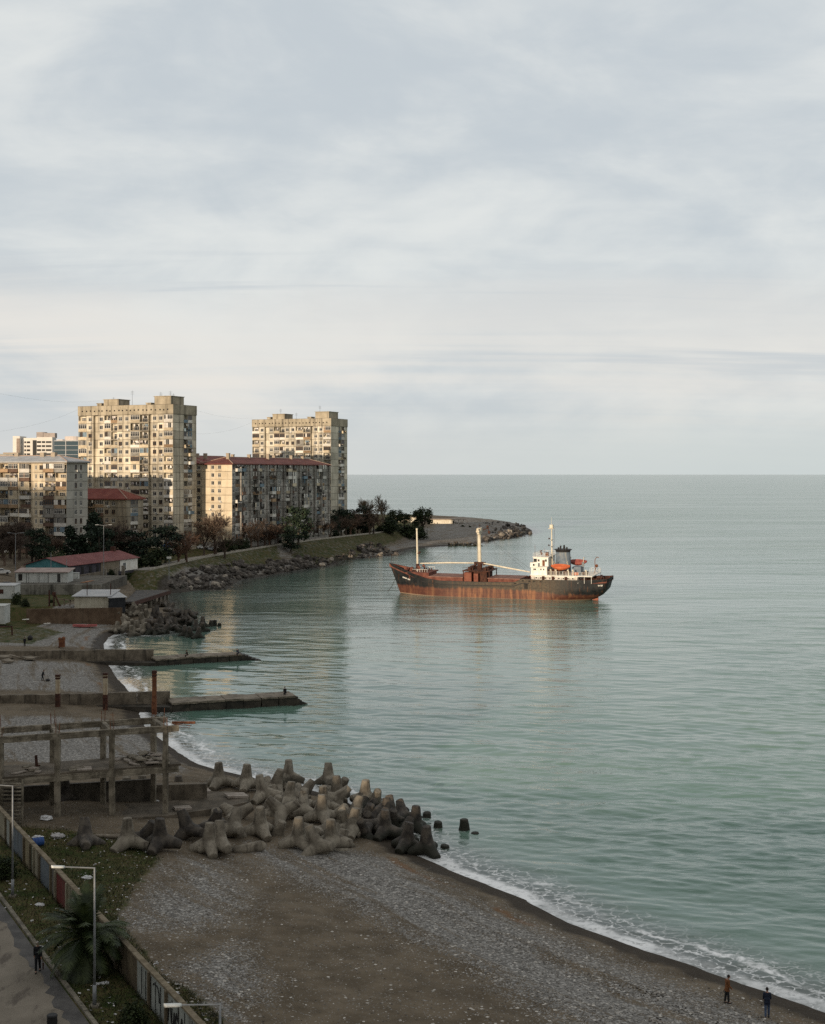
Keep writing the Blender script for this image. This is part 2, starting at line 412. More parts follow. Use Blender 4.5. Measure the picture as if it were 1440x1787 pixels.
def attr(t, n): return N(t, 'ShaderNodeAttribute', attribute_name=n).outputs['Fac']
def ground_mat():
    m, t, b = base_mat('beach_ground', .95, .2)
    v = coords(t, 'World')
    s = attr(t, 'shore'); gm = attr(t, 'grass'); pb = attr(t, 'pebble'); dry = attr(t, 'dry')
    nb = noise(t, v, .35, 6, .6); nf = noise(t, v, 2.5, 5, .65)
    sand = mixc(t, mapr(t, nb, .35, .65), (.098, .078, .054), (.160, .129, .092))
    sand = mixc(t, mapr(t, nf, .45, .8, 0, .6), sand, (.15, .125, .095))
    # shingle: single stones
    vo = N(t, 'ShaderNodeTexVoronoi'); L(t, v, vo.inputs['Vector']); vo.inputs['Scale'].default_value = 5.5
    sepc = N(t, 'ShaderNodeSeparateColor'); L(t, vo.outputs['Color'], sepc.inputs[0])
    rnd = sepc.outputs[0]; edge = mapr(t, vo.outputs['Distance'], .15, .75, 1.0, .35)
    vo2 = N(t, 'ShaderNodeTexVoronoi'); L(t, v, vo2.inputs['Vector']); vo2.inputs['Scale'].default_value = 13
    sepd = N(t, 'ShaderNodeSeparateColor'); L(t, vo2.outputs['Color'], sepd.inputs[0])
    cr = N(t, 'ShaderNodeValToRGB'); L(t, rnd, cr.inputs[0]); e = cr.color_ramp.elements
    e[0].position = 0; e[0].color = (.055, .050, .044, 1); e[1].position = 1; e[1].color = (.66, .63, .58, 1)
    for p, c in ((.35, (.16, .152, .14)), (.65, (.28, .268, .25)), (.86, (.43, .415, .39))):
        k = e.new(p); k.color = (*c, 1)
    st = mixc(t, .5, cr.outputs[0], mixc(t, sepd.outputs[0], (.07, .066, .06), (.38, .365, .34)))
    st = mixc(t, 1.0, st, mixc(t, edge, (.55, .55, .55), (1.05, 1.05, 1.05)), 'MULTIPLY')
    # band strength broken by streaks running along the shore
    cb = N(t, 'ShaderNodeCombineXYZ'); L(t, mathn(t, 'MULTIPLY', s, .55), cb.inputs[0])
    sp = N(t, 'ShaderNodeSeparateXYZ'); L(t, v, sp.inputs[0]); L(t, mathn(t, 'MULTIPLY', sp.outputs[1], .05), cb.inputs[1])
    strk = noise(t, cb.outputs[0], 1.0, 5, .6, .6)
    pf = mathn(t, 'MULTIPLY', pb, mapr(t, strk, .34, .56, .30, 1.0))
    pf = mathn(t, 'ADD', pf, mathn(t, 'MULTIPLY', mathn(t, 'SUBTRACT', nf, .5), .5))
    keep = mathn(t, 'LESS_THAN', sepd.outputs[1], mathn(t, 'MULTIPLY_ADD', mapr(t, pf, .05, .9), .93, .05))
    c = mixc(t, keep, sand, st)
    # rusty tide lines
    rl = mathn(t, 'MULTIPLY', mapr(t, mathn(t, 'ABSOLUTE', mathn(t, 'SUBTRACT', mathn(t, 'MULTIPLY_ADD', nb, 2.2, s), 5.1)), .55, .1), mapr(t, noise(t, v, .08, 3), .50, .62))
    c = mixc(t, mathn(t, 'MULTIPLY', rl, .6), c, (.17, .085, .035))
    # grass
    g1 = mixc(t, mapr(t, noise(t, v, .5, 6, .65), .34, .58), (.022, .034, .010), (.092, .070, .036))
    g1 = mixc(t, mapr(t, noise(t, v, 5, 5, .7), .42, .68), g1, (.045, .070, .016))
    c = mixc(t, mapr(t, mathn(t, 'ADD', gm, mathn(t, 'MULTIPLY', mathn(t, 'SUBTRACT', noise(t, v, .8, 6, .7), .5), 1.1)), .35, .68), c, g1)
    # wet strip
    wet = mapr(t, mathn(t, 'MULTIPLY_ADD', mathn(t, 'SUBTRACT', nb, .5), 2.6, s), 2.9, 1.7)
    c = mixc(t, mathn(t, 'MULTIPLY', wet, .8), c, mixc(t, nf, (.018, .015, .012), (.045, .037, .030)))
    L(t, c, b.inputs['Base Color'])
    L(t, mapr(t, wet, 0, 1, .95, .85), b.inputs['Roughness']); b.inputs['Specular IOR Level'].default_value = .08
    hh = mathn(t, 'ADD', mathn(t, 'MULTIPLY', nf, .6), mathn(t, 'MULTIPLY', vo.outputs['Distance'], -.35))
    bumpn(t, b, hh, .55, .12)
    return m

# zones are placed on the ground in metres
GRASS = [([(-300,1440),(0,1432),(120,1440),(250,1462),(285,1478),(262,1500),(236,1540),(205,1590),(240,1640),(275,1690),(330,1720),(380,1760),(420,1830),(-300,1900)],3.5,2.5),
         ([(-400,1081),(50,1080),(120,1090),(60,1112),(-400,1120)],2.5,3.0), ([(-400,1032),(150,1034),(120,1052),(40,1072),(-400,1074)],4.6,2.0),
         ([(180,1003),(330,985),(480,962),(500,975),(330,1000),(250,1026),(200,1010)],3.5,4), ([(500,952),(560,944),(700,927),(760,922),(700,938),(620,957),(560,968),(505,966)],4.5,5),
         ([(250,985),(490,946),(740,915),(740,880),(100,930)],7,6)]
PEB = [([(420,1490),(520,1468),(690,1480),(790,1545),(900,1585),(1010,1640),(1150,1690),(1300,1745),(1440,1790),(1500,1900),(1080,1900),(980,1787),(860,1720),(760,1665),(700,1630),(600,1570),(490,1530)],1.5,7.0),
       ([(255,1482),(400,1478),(440,1560),(410,1602),(330,1625),(225,1622),(215,1580),(290,1530)],3.0,6.0),
       ([(300,1690),(420,1640),(470,1720),(430,1787),(360,1787)],3.0,4),
       ([(-300,1250),(230,1245),(330,1325),(300,1345),(-300,1330)],1.5,4), ([(-300,1150),(150,1150),(190,1200),(-300,1205)],1.5,4),([(40,1085),(200,1070),(180,1120),(-100,1130)],1.5,4),
       ([(240,1000),(690,950),(745,932),(770,915),(800,905),(940,903),(940,945),(700,975),(420,1020),(240,1040)],2.0,6)]
def build_ground():
    ds = np.concatenate([np.linspace(14, 60, 12)[:-1], np.geomspace(60, 1215, 560)]); ts = np.concatenate([np.linspace(-1.9, -.42, 26)[:-1], np.linspace(-.42, .16, 400), np.linspace(.16, .5, 14)[1:]])
    X, Y, q = polar_sheet(ds, ts)
    s = sdist(X, Y); Z = hgt(X, Y, s)
    global GRID
    GRID = (ds, ts, Z.reshape(len(ds), len(ts)))
    q = q[(s[q].max(1) > -14)]
    g = np.zeros_like(X)
    for k_, (px, z, so_) in enumerate(GRASS): g = np.maximum(g, pmask(X, Y, px, z, so_)*(1 if k_ in (0, 2) else .62))
    g = np.maximum(g, smooth01((s-62)/20)*(Y > 330)); g = np.where((inland_of_wall(X, Y) > 0) & (Y < 150), 1, g)
    pb = np.zeros_like(X)
    for k_, (px, z, so_) in enumerate(PEB): pb = np.maximum(pb, pmask(X, Y, px, z, so_)*(.7 if k_ == 6 else .8 if k_ in (1, 2) else 1))
    grid_o = grid_mesh('ground', X, Y, Z, q, {'shore': s, 'grass': g, 'pebble': pb, 'dry': g*0}, ground_mat())
    tag(grid_o, kind='structure')
build_ground()

# ------------------------------------------------------------------ sea
def sea_mat():
    m, t, b = base_mat('sea_water', .06, .5)
    b.inputs['IOR'].default_value = 1.333
    v = coords(t, 'World'); s = attr(t, 'shore'); far = attr(t, 'far')
    off = mathn(t, 'MULTIPLY', s, -1.0)
    # wave relief: crests lie roughly across the view, a little oblique
    vv = vscale(t, v, (.42, 1.0, 1.0), rot=R(-12)); v2 = vscale(t, v, (.55, 1.0, 1.0), (7, 3, 0), rot=R(9))
    w1 = noise(t, vv, .16, 4, .5, .3); w2 = noise(t, v2, .55, 5, .6, .3); w3 = noise(t, vv, 2.2, 4, .6)
    patch = mapr(t, noise(t, vscale(t, v, (.25, 1, 1)), .012, 4, .6), .38, .62, .45, 1.15)
    patch2 = mapr(t, noise(t, vscale(t, v, (.35, 1, 1)), .05, 3, .6), .35, .65, .7, 1.1)
    calm = mapr(t, off, 2, 30, .55, 1.0)
    h = mathn(t, 'ADD', mathn(t, 'MULTIPLY', w1, 1.0), mathn(t, 'ADD', mathn(t, 'MULTIPLY', w2, .36), mathn(t, 'MULTIPLY', w3, .085)))
    h = mathn(t, 'MULTIPLY', h, mathn(t, 'MULTIPLY', mathn(t, 'MULTIPLY', patch, patch2), calm))
    bn = N(t, 'ShaderNodeBump'); bn.inputs['Strength'].default_value = 1.0; bn.inputs['Distance'].default_value = 1.7; L(t, mathn(t, 'MULTIPLY', h, attr(t, 'swell')), bn.inputs['Height'])
    L(t, mapr(t, far, 0, 1, .05, .16), b.inputs['Roughness'])
    # body colour: green inshore, greyer out
    deep = mixc(t, mapr(t, noise(t, vscale(t, v, (.4, 1, 1)), .03, 4, .6), .35, .65), (.098, .186, .146), (.136, .222, .176))
    deep = mixc(t, attr(t, 'bay'), deep, (.105, .160, .132))
    body = mixc(t, mapr(t, off, 9, .5), deep, (.055, .066, .055))
    # foam
    fn = noise(t, v, 1.6, 6, .7); fl = noise(t, vscale(t, v, (1, 1, 1)), .22, 4, .6)
    vo = N(t, 'ShaderNodeTexVoronoi', feature='DISTANCE_TO_EDGE'); vo.inputs['Scale'].default_value = .95
    vd = N(t, 'ShaderNodeVectorMath', operation='ADD'); L(t, v, vd.inputs[0])
    nc = N(t, 'ShaderNodeTexNoise'); nc.inputs['Scale'].default_value = .9; nc.inputs['Detail'].default_value = 4; L(t, v, nc.inputs['Vector'])
    vs = N(t, 'ShaderNodeVectorMath', operation='SCALE'); L(t, nc.outputs['Color'], vs.inputs[0]); vs.inputs[3].default_value = 1.6; L(t, vs.outputs[0], vd.inputs[1]); L(t, vd.outputs[0], vo.inputs['Vector'])
    lace = mapr(t, vo.outputs['Distance'], .10, .015)
    edge = mapr(t, mathn(t, 'MULTIPLY_ADD', mathn(t, 'SUBTRACT', fl, .5), 3.2, off), 1.9, .9)
    alongn = noise(t, v, .07, 4, .6); edge = mathn(t, 'MULTIPLY', edge, mathn(t, 'MULTIPLY', mapr(t, fn, .32, .52, .25, 1), mapr(t, alongn, .36, .56, .25, 1)))
    zone = mathn(t, 'MULTIPLY', mapr(t, mathn(t, 'MULTIPLY_ADD', mathn(t, 'SUBTRACT', fl, .5), 9, off), 8.0, 1.5), mapr(t, fn, .38, .58))
    br = mathn(t, 'MULTIPLY', mapr(t, mathn(t, 'ABSOLUTE', mathn(t, 'SUBTRACT', mathn(t, 'MULTIPLY_ADD', mathn(t, 'SUBTRACT', fl, .5), 6, off), 3.4)), .55, .12), mapr(t, noise(t, v, .09, 3, .5), .46, .58))
    foam = mathn(t, 'MAXIMUM', edge, mathn(t, 'MAXIMUM', mathn(t, 'MULTIPLY', mathn(t, 'MULTIPLY', zone, lace), .85), mathn(t, 'MULTIPLY', br, mapr(t, fn, .3, .55))))
    foam = mathn(t, 'MULTIPLY', foam, attr(t, 'surf'))
    L(t, body, b.inputs['Base Color']); L(t, bn.outputs[0], b.inputs['Normal'])
    fb = N(t, 'ShaderNodeBsdfDiffuse'); fb.inputs[0].default_value = (.92, .93, .93, 1)
    mx = N(t, 'ShaderNodeMixShader'); L(t, mathn(t, 'MULTIPLY', foam, .95), mx.inputs[0]); L(t, b.outputs[0], mx.inputs[1]); L(t, fb.outputs[0], mx.inputs[2])
    L(t, mx.outputs[0], t.nodes['Material Output'].inputs[0])
    return m
def wave_height(X, Y, amp):
    """sum of many small wave trains running toward the beach; geometry for the nearer water"""
    r_ = np.random.RandomState(31); z = np.zeros_like(X)
    for i in range(64):
        lam = 1.1*(13/1.1)**(r_.rand()**1.25); k = 2*math.pi/lam; th = R(-100)+r_.randn()*.42
        st = .019*(.72 if lam > 5 else 1.0); ph = r_.rand()*6.283
        fade = np.clip((lam/(Y*.0026)-2.2)/2.0, 0, 1)
        arg = k*(X*math.cos(th)+Y*math.sin(th))+ph+.8*np.sin(X*.05+i)+.8*np.sin(Y*.04+i*1.7)
        z += fade*st/k*(np.sin(arg)+.22*np.cos(2*arg))
    return z*amp
def build_sea():
    ds = np.concatenate([np.linspace(20, 74, 20)[:-1], np.geomspace(74, 430, 980)[:-1], np.geomspace(430, 1300, 160), np.geomspace(1300, 260000, 40)[1:]]); ts = np.concatenate([np.linspace(-1.2, -.34, 20)[:-1], np.linspace(-.34, .36, 620), np.linspace(.36, 1.2, 20)[1:]])
    X, Y, q = polar_sheet(ds, ts); s = np.empty_like(X); nearm = Y < 1400
    # the shoreline distance is smooth: compute it on a coarser grid and interpolate
    n1, n2 = len(ds), len(ts); ii = np.unique(np.concatenate([np.arange(0, n1, 3), [n1-1]])); jj = np.unique(np.concatenate([np.arange(0, n2, 3), [n2-1]]))
    D2, T2 = np.meshgrid(ds[ii], ts[jj], indexing='ij'); S2 = np.full(D2.shape, -500.0); mk = D2 < 1400; S2[mk] = sdist((D2*T2)[mk], D2[mk])
    tmp = np.stack([np.interp(np.arange(n2), jj, S2[k]) for k in range(len(ii))]); full = np.stack([np.interp(np.arange(n1), ii, tmp[:, c]) for c in range(n2)], 1); s[:] = full.ravel()
    q = q[(s[q].min(1) < 5)]
    far = smooth01((Y-150)/900)
    surf = smooth01((310-Y)/40)*.95+.05
    lee = smooth01(1-np.hypot((X-P(600, 1420)[0])/9, (Y-137)/14)); surf = surf*(1-.85*lee)
    # sheltered water inside the point is much smoother than the open sea on the right
    T = X/Y
    shel = smooth01((Y-125)/110)*smooth01((1000-Y)/400)*smooth01((.33-T)/.2)
    swell = 1.0-.58*shel
    geo = smooth01((400-Y)/150)
    near_shore = np.clip(-s/14, .25, 1)
    Z = wave_height(X, Y, geo*(1-.55*shel)*near_shore)
    o = grid_mesh('sea', X, Y, Z, q, {'shore': s, 'far': far, 'surf': surf, 'swell': swell*(1-.72*geo), 'bay': smooth01((Y-210)/120)*smooth01((.10-T)/.2)}, sea_mat()); tag(o, kind='structure')
build_sea()

# ------------------------------------------------------------------ unseen ridge, added and shaped to keep the low sun off the beach
def build_shade_ridge():
    nu, nw = 70, 120
    us = np.linspace(-330, -75, nu); ws = np.linspace(-420, 640, nw)
    Wg, Ug = np.meshgrid(ws, us, indexing='ij')
    cr = np.interp(ws, [-420, -100, 0, 30, 67, 79, 136, 170, 195, 230, 270, 290, 330, 400, 500, 640], SHADE_RIDGE_H)
    prof = np.interp(us, [-330, -260, -170, -110, -75], [.05, .55, 1.0, .55, 0.02])
    Z = cr[:, None]*prof[None, :]*(1+.10*(vnoise(Wg, Ug, .02, 3)-.45))+(vnoise(Wg, Ug, .11, 5)-.45)*1.6
    X = -SX*Ug+SY*Wg*1.0; Y = -SY*Ug-SX*Wg
    idx = np.arange(nu*nw).reshape(nw, nu); q = np.stack([idx[:-1, :-1], idx[:-1, 1:], idx[1:, 1:], idx[1:, :-1]], -1).reshape(-1, 4)
    o = grid_mesh('shade_ridge', X.ravel(), Y.ravel(), Z.ravel()-.5, q, {}, pm('hill_scrub', (.03, .035, .015), (.07, .06, .03), .08, .95, co='World'))
    tag(o, kind='structure')
SHADE_RIDGE_H = [55, 58, 49, 44.5, 43.5, 54, 57, 64, 74, 84, 98, 106, 108, 112, 110, 60]
build_shade_ridge()
# ================================================================== apartment blocks
A24 = R(24)
EXF = Vector((math.cos(A24), -math.sin(A24), 0))     # along a sunny front, left to right
NF = Vector((-math.sin(A24), -math.cos(A24), 0))     # its outward normal
EXS = Vector((math.sin(A24), math.cos(A24), 0))      # along a shaded side, left to right (away from us)
NS = Vector((math.cos(A24), -math.sin(A24), 0))
def wall_mat(name, c1, c2, dark, fh, z0, tint=.16, lo=.35, hi=.65, stain=.55):
    m, t, b = base_mat(name, .92, .2)
    v = coords(t, 'World')
    c = mixc(t, mapr(t, noise(t, v, .16, 6, .65), lo, hi), c1, c2)
    a = N(t, 'ShaderNodeAttribute', attribute_name='tint').outputs['Fac']
    c = mixc(t, 1.0, c, mixc(t, a, (1-tint,)*3, (1+tint,)*3), 'MULTIPLY')
    run = mapr(t, noise(t, vscale(t, v, (1, 1, .05)), .75, 5, .65), .47, .70)
    c = mixc(t, mathn(t, 'MULTIPLY', run, stain), c, dark)
    sp = N(t, 'ShaderNodeSeparateXYZ'); L(t, v, sp.inputs[0])
    fr = mathn(t, 'FRACT', mathn(t, 'MULTIPLY_ADD', sp.outputs[2], 1/fh, 100-z0/fh))
    seam = mathn(t, 'MAXIMUM', mapr(t, fr, .055, .02), mapr(t, fr, .96, .99))
    seam = mathn(t, 'MULTIPLY', seam, mapr(t, noise(t, v, .5, 3), .3, .6, .25, .85))
    c = mixc(t, seam, c, tuple(k*.5 for k in dark))
    L(t, c, b.inputs['Base Color']); bumpn(t, b, noise(t, v, 2.0, 5, .65), .35, .08)
    return m
BAL_MATS = {
 'concrete': pm('parapet_concrete', (.42, .35, .25), (.56, .48, .35), .8, .9, rnd=.25, streak=((.10, .08, .06), .6)),
 'rusty': pm('parapet_rusty', (.22, .15, .09), (.34, .23, .14), .9, .9, rnd=.3),
 'white': pm('parapet_white', (.55, .52, .46), (.68, .65, .60), .9, .8, rnd=.2, streak=((.2, .15, .1), .4)),
 'grey': pm('parapet_grey', (.16, .15, .13), (.26, .245, .22), .9, .9, rnd=.3, streak=((.06, .05, .045), .6)),
 'blue': pm('parapet_blue', (.10, .15, .19), (.18, .24, .28), .9, .8, rnd=.2),
 'brown': pm('parapet_brown', (.10, .06, .045), (.17, .11, .08), .9, .9, rnd=.3),
}
CL = pm('laundry', (.15, .12, .12), (.75, .7, .65), .9, .9, rnd=.5)
_tpl = {}
def win_mesh(wd, ht, kind):
    k = ('w', round(wd, 2), round(ht, 2), kind)
    if k in _tpl: return _tpl[k]
    b = MB(); fr = .09
    b.mi = 1; b.box((0, -.14, ht/2), (wd-.02, .03, ht-.02))
    b.mi = 0
    for x in (-wd/2+fr/2, wd/2-fr/2): b.box((x, -.09, ht/2), (fr, .06, ht))
    for z in (fr/2, ht-fr/2): b.box((0, -.09, z), (wd-2*fr, .055, fr))
    for x in ([0] if wd < 1.8 else [-wd/6, wd/6]): b.box((x, -.092, ht/2), (fr*.9, .05, ht-2*fr))
    if kind == 'tall': b.box((0, -.094, ht*.7), (wd-2*fr, .045, fr*.8))
    b.box((0, .02, -.05), (wd+.1, .16, .06))
    _tpl[k] = b.mesh('window', [M['frame_brown'] if kind == 'brown' else M['frame_white'], M['glass']]); return _tpl[k]
def bal_mesh(wd, ht, style, mk, seed=0):
    """parapet and whatever closes the opening above it; local y is outward"""
    k = ('b', round(wd, 1), round(ht, 1), style, mk, seed)
    if k in _tpl: return _tpl[k]
    r = random.Random(hash((style, mk, seed)) % 9973+seed); b = MB(); pr = .32 if style[0] == 'p' else .05
    b.mi = 0
    if style[0] == 'p':                                   # slab on brackets, standing out
        pr = 1.0
        b.box((0, pr/2, -.08), (wd, pr, .16))
        for x in (-wd/2+.05, wd/2-.05): b.box((x, pr/2-.04, .5), (.10, pr-.1, 1.0))
    if style.endswith('rail'):
        b.mi = 3
        for x in np.arange(-wd/2+.05, wd/2, .16): b.box((x, pr-.03, .5), (.03, .03, 1.0))
        b.box((0, pr-.03, 1.02), (wd, .05, .05)); b.mi = 0; b.box((0, pr-.06, .12), (wd, .04, .2))
    else: b.box((0, pr-.05, .52), (wd, .11, 1.04))
    if 'glazed' in style:
        b.mi = 2; b.box((0, pr-.11, (1.04+ht)/2), (wd-.06, .03, ht-1.06))
        n = max(2, int(wd/.75)); b.mi = 1
        for i in range(n+1): b.box((-wd/2+.05+(wd-.1)*i/n, pr-.07, (1.04+ht)/2), (.09, .07, ht-1.04))
        b.box((0, pr-.07, 1.09), (wd, .075, .09)); b.box((0, pr-.07, ht-.05), (wd, .075, .10)); b.box((0, pr-.072, 1.04+(ht-1.04)*.68), (wd, .06, .06))
        if r.random() < .6:                               # some panes boarded or curtained
            b.mi = r.choice((0, 4)); i = r.randrange(n); x = -wd/2+.05+(wd-.1)*(i+.5)/n
            b.box((x, pr-.085, (1.04+ht)/2), ((wd-.1)/n-.09, .05, ht-1.2))
    elif 'closed' in style:
        b.mi = 4; ww = min(1.3, wd*.4); x0 = r.uniform(-.2, .2)*wd
        b.box(((-wd/2+x0-ww/2)/2, pr-.08, (1.04+ht)/2), (x0-ww/2+wd/2, .08, ht-1.04)); b.box(((wd/2+x0+ww/2)/2, pr-.08, (1.04+ht)/2), (wd/2-x0-ww/2, .08, ht-1.04))
        b.mi = 2; b.box((x0, pr-.12, (1.04+ht)/2), (ww, .03, ht-1.06)); b.mi = 1
        for x in (x0-ww/2, x0, x0+ww/2): b.box((x, pr-.07, (1.04+ht)/2), (.08, .1, ht-1.04))
    else:
        if r.random() < .7:                               # washing on a line
            x = -wd/2+.3
            while x < wd/2-.5:
                w_ = r.uniform(.3, .8); b.mi = 4 if r.random() < .8 else 3
                if r.random() < .6: hh_ = r.uniform(.5, 1.0); b.box((x+w_/2, pr-.35, ht-.25-hh_/2), (w_, .03, hh_))
                x += w_+.1
        b.mi = 1; b.box((0, -1.05, ht-.06), (wd, .05, .1))
    fm = M['frame_white'] if r.random() < .65 else M['frame_brown']
    inf = BAL_MATS[r.choice(('white', 'concrete', 'grey', 'white', 'blue'))] if 'open' not in style else CL
    _tpl[k] = b.mesh('balcony', [BAL_MATS[mk], fm, M['glass'], M['black'], inf]); return _tpl[k]

def ac_mesh():
    if 'ac' in _tpl: return _tpl['ac']
    b = MB(); b.box((0, .22, .3), (.85, .36, .6)); b.mi = 1; b.tube((-.12, .39, .3), (-.12, .42, .3), .22, .22, 12); b.box((-.3, .1, -.03), (.05, .3, .05)); b.box((.3, .1, -.03), (.05, .3, .05))
    _tpl['ac'] = b.mesh('air_conditioner', [M['white_paint'], M['black']]); return _tpl['ac']
class Block:
    def __init__(s, name, label, org, zbase, wallm, group=None, cat='apartment block'):
        s.root = empty(name, (org[0], org[1], zbase), label, cat, group); s.z0 = zbase; s.org = Vector((org[0], org[1], zbase))
        s.wall = MB(s.org); s.parts = []; s.wm = wallm
    def quad(s, p0, ex, n, a0, a1, z0, z1, out=0.0):
        f = lambda a, z: p0+ex*a+n*out+Vector((0, 0, z))
        s.wall.face((f(a0, z0), f(a1, z0), f(a1, z1), f(a0, z1)))
    def ring(s, p0, ex, n, a0, a1, z0, z1, o, A0, A1, Z0, Z1, depth, back=True):
        """wall from a0..a1 x z0..z1 with an opening A0..A1 x Z0..Z1 recessed by depth"""
        q = s.quad
        if A0 > a0: q(p0, ex, n, a0, A0, z0, z1, o)
        if A1 < a1: q(p0, ex, n, A1, a1, z0, z1, o)
        if Z0 > z0: q(p0, ex, n, A0, A1, z0, Z0, o)
        if Z1 < z1: q(p0, ex, n, A0, A1, Z1, z1, o)
        f = lambda a, z, k: p0+ex*a+n*(o-k)+Vector((0, 0, z)); W = s.wall
        W.face((f(A0, Z0, 0), f(A0, Z0, depth), f(A0, Z1, depth), f(A0, Z1, 0))); W.face((f(A1, Z0, depth), f(A1, Z0, 0), f(A1, Z1, 0), f(A1, Z1, depth)))
        W.face((f(A0, Z0, 0), f(A1, Z0, 0), f(A1, Z0, depth), f(A0, Z0, depth))); W.face((f(A0, Z1, depth), f(A1, Z1, depth), f(A1, Z1, 0), f(A0, Z1, 0)))
        if back: W.face((f(A0, Z0, depth), f(A1, Z0, depth), f(A1, Z1, depth), f(A0, Z1, depth)))
    def put(s, pri, name, mesh, p0, ex, n, a, z, out=0.0):
        rz = math.atan2(n.y, n.x)-math.pi/2
        s.parts.append((pri, name, mesh, p0+ex*a+n*out+Vector((0, 0, z)), rz))
    def facade(s, p0, ex, n, cols, nf, zb, fh, styles, mks, rng, pri=0, ow=1.5, oh=1.45, skip=0.0, glaz=.4):
        p0 = Vector((p0[0], p0[1], 0)); a = 0.0
        for ci, (wd, kind) in enumerate(cols):
            for k in range(nf):
                z = zb+k*fh; s.wall.tint = min(1, max(0, rng.gauss(.45, .2))) if rng.random() < .8 else rng.choice((.0, 1.0, 1.25)); pr = pri+(nf-k)
                if kind in ('w', 'v'):
                    w_ = min(ow, wd-.5) if kind == 'w' else .7
                    A0 = a+wd/2-w_/2; A1 = A0+w_
                    s.ring(p0, ex, n, a, a+wd, z, z+fh, 0, A0, A1, z+.85, z+.85+oh, .2, back=False)
                    if rng.random() < .16: s.put(pr, 'air_conditioner', ac_mesh(), p0, ex, n, A1+.1 if rng.random() < .5 else A0-.1, z+.15)
                    s.put(pr, 'window', win_mesh(w_, oh, rng.choice(('std', 'std', 'tall', 'brown'))), p0, ex, n, (A0+A1)/2, z+.85)
                elif kind == 'n': s.quad(p0, ex, n, a, a+wd, z, z+fh)
                elif kind == 'r':
                    s.quad(p0, ex, n, a, a+wd, z, z+fh, -1.2)
                    f = lambda aa, zz, o: p0+ex*aa+n*o+Vector((0, 0, zz))
                    s.wall.face((f(a, z, 0), f(a, z, -1.2), f(a, z+fh, -1.2), f(a, z+fh, 0))); s.wall.face((f(a+wd, z, -1.2), f(a+wd, z, 0), f(a+wd, z+fh, 0), f(a+wd, z+fh, -1.2)))
                elif kind == 'f':
                    f = lambda aa, zz, o: p0+ex*aa+n*o+Vector((0, 0, zz))
                    s.quad(p0, ex, n, a, a+wd, z, z+fh, .7)
                    s.wall.face((f(a, z, -.02), f(a, z, .7), f(a, z+fh, .7), f(a, z+fh, -.02))[::-1]); s.wall.face((f(a+wd, z, .7), f(a+wd, z, -.02), f(a+wd, z+fh, -.02), f(a+wd, z+fh, .7))[::-1])
                    s.wall.face((f(a, z+fh, .7), f(a+wd, z+fh, .7), f(a+wd, z+fh, 0), f(a, z+fh, 0)))
                elif kind == 'b':
                    A0, A1 = a+.08, a+wd-.08
                    s.ring(p0, ex, n, a, a+wd, z, z+fh, 0, A0, A1, z+.14, z+fh-.12, 1.25)
                    st = rng.choice(styles); mk = rng.choice(mks)
                    s.put(pr, 'balcony', bal_mesh(A1-A0, fh-.26, st, mk, rng.randrange(4)), p0, ex, n, (A0+A1)/2, z+.14)
                    if 'open' in st or 'rail' in st:
                        s.put(pr+40, 'window', win_mesh(min(2.2, wd*.55), 1.9, 'tall'), p0, ex, n, (A0+A1)/2+rng.uniform(-.4, .4), z+.35, -1.25+.17)
            a += wd
        return a
    def finish(s, caps=(('window', 100), ('balcony', 100), ('air_conditioner', 100))):
        s.wall.build('wall', s.wm, s.root)
        for nm, cap in caps:
            L_ = sorted([p for p in s.parts if p[1] == nm], key=lambda p: p[0])
            for (pri, name, me, pos, rz) in L_[:cap]: inst(name, me, s.root, pos-s.org, (0, 0, rz))
            rest = L_[cap:]
            if rest:
                bm = bmesh.new(); mats = []
                for (pri, name, me, pos, rz) in rest:
                    n0 = len(bm.faces); v0 = len(bm.verts); bm.from_mesh(me); bm.verts.ensure_lookup_table(); bm.faces.ensure_lookup_table()
                    mt = Matrix.Translation(pos-s.org) @ Matrix.Rotation(rz, 4, 'Z')
                    for v in bm.verts[v0:]: v.co = mt @ v.co
                    mp = []
                    for m_ in me.materials:
                        if m_ not in mats: mats.append(m_)
                        mp.append(mats.index(m_))
                    for f in bm.faces[n0:]: f.material_index = mp[f.material_index]
                me2 = bpy.data.meshes.new(nm); bm.to_mesh(me2); bm.free()
                for m_ in mats: me2.materials.append(m_)
                o = inst(nm, me2, s.root); o['kind'] = 'stuff'

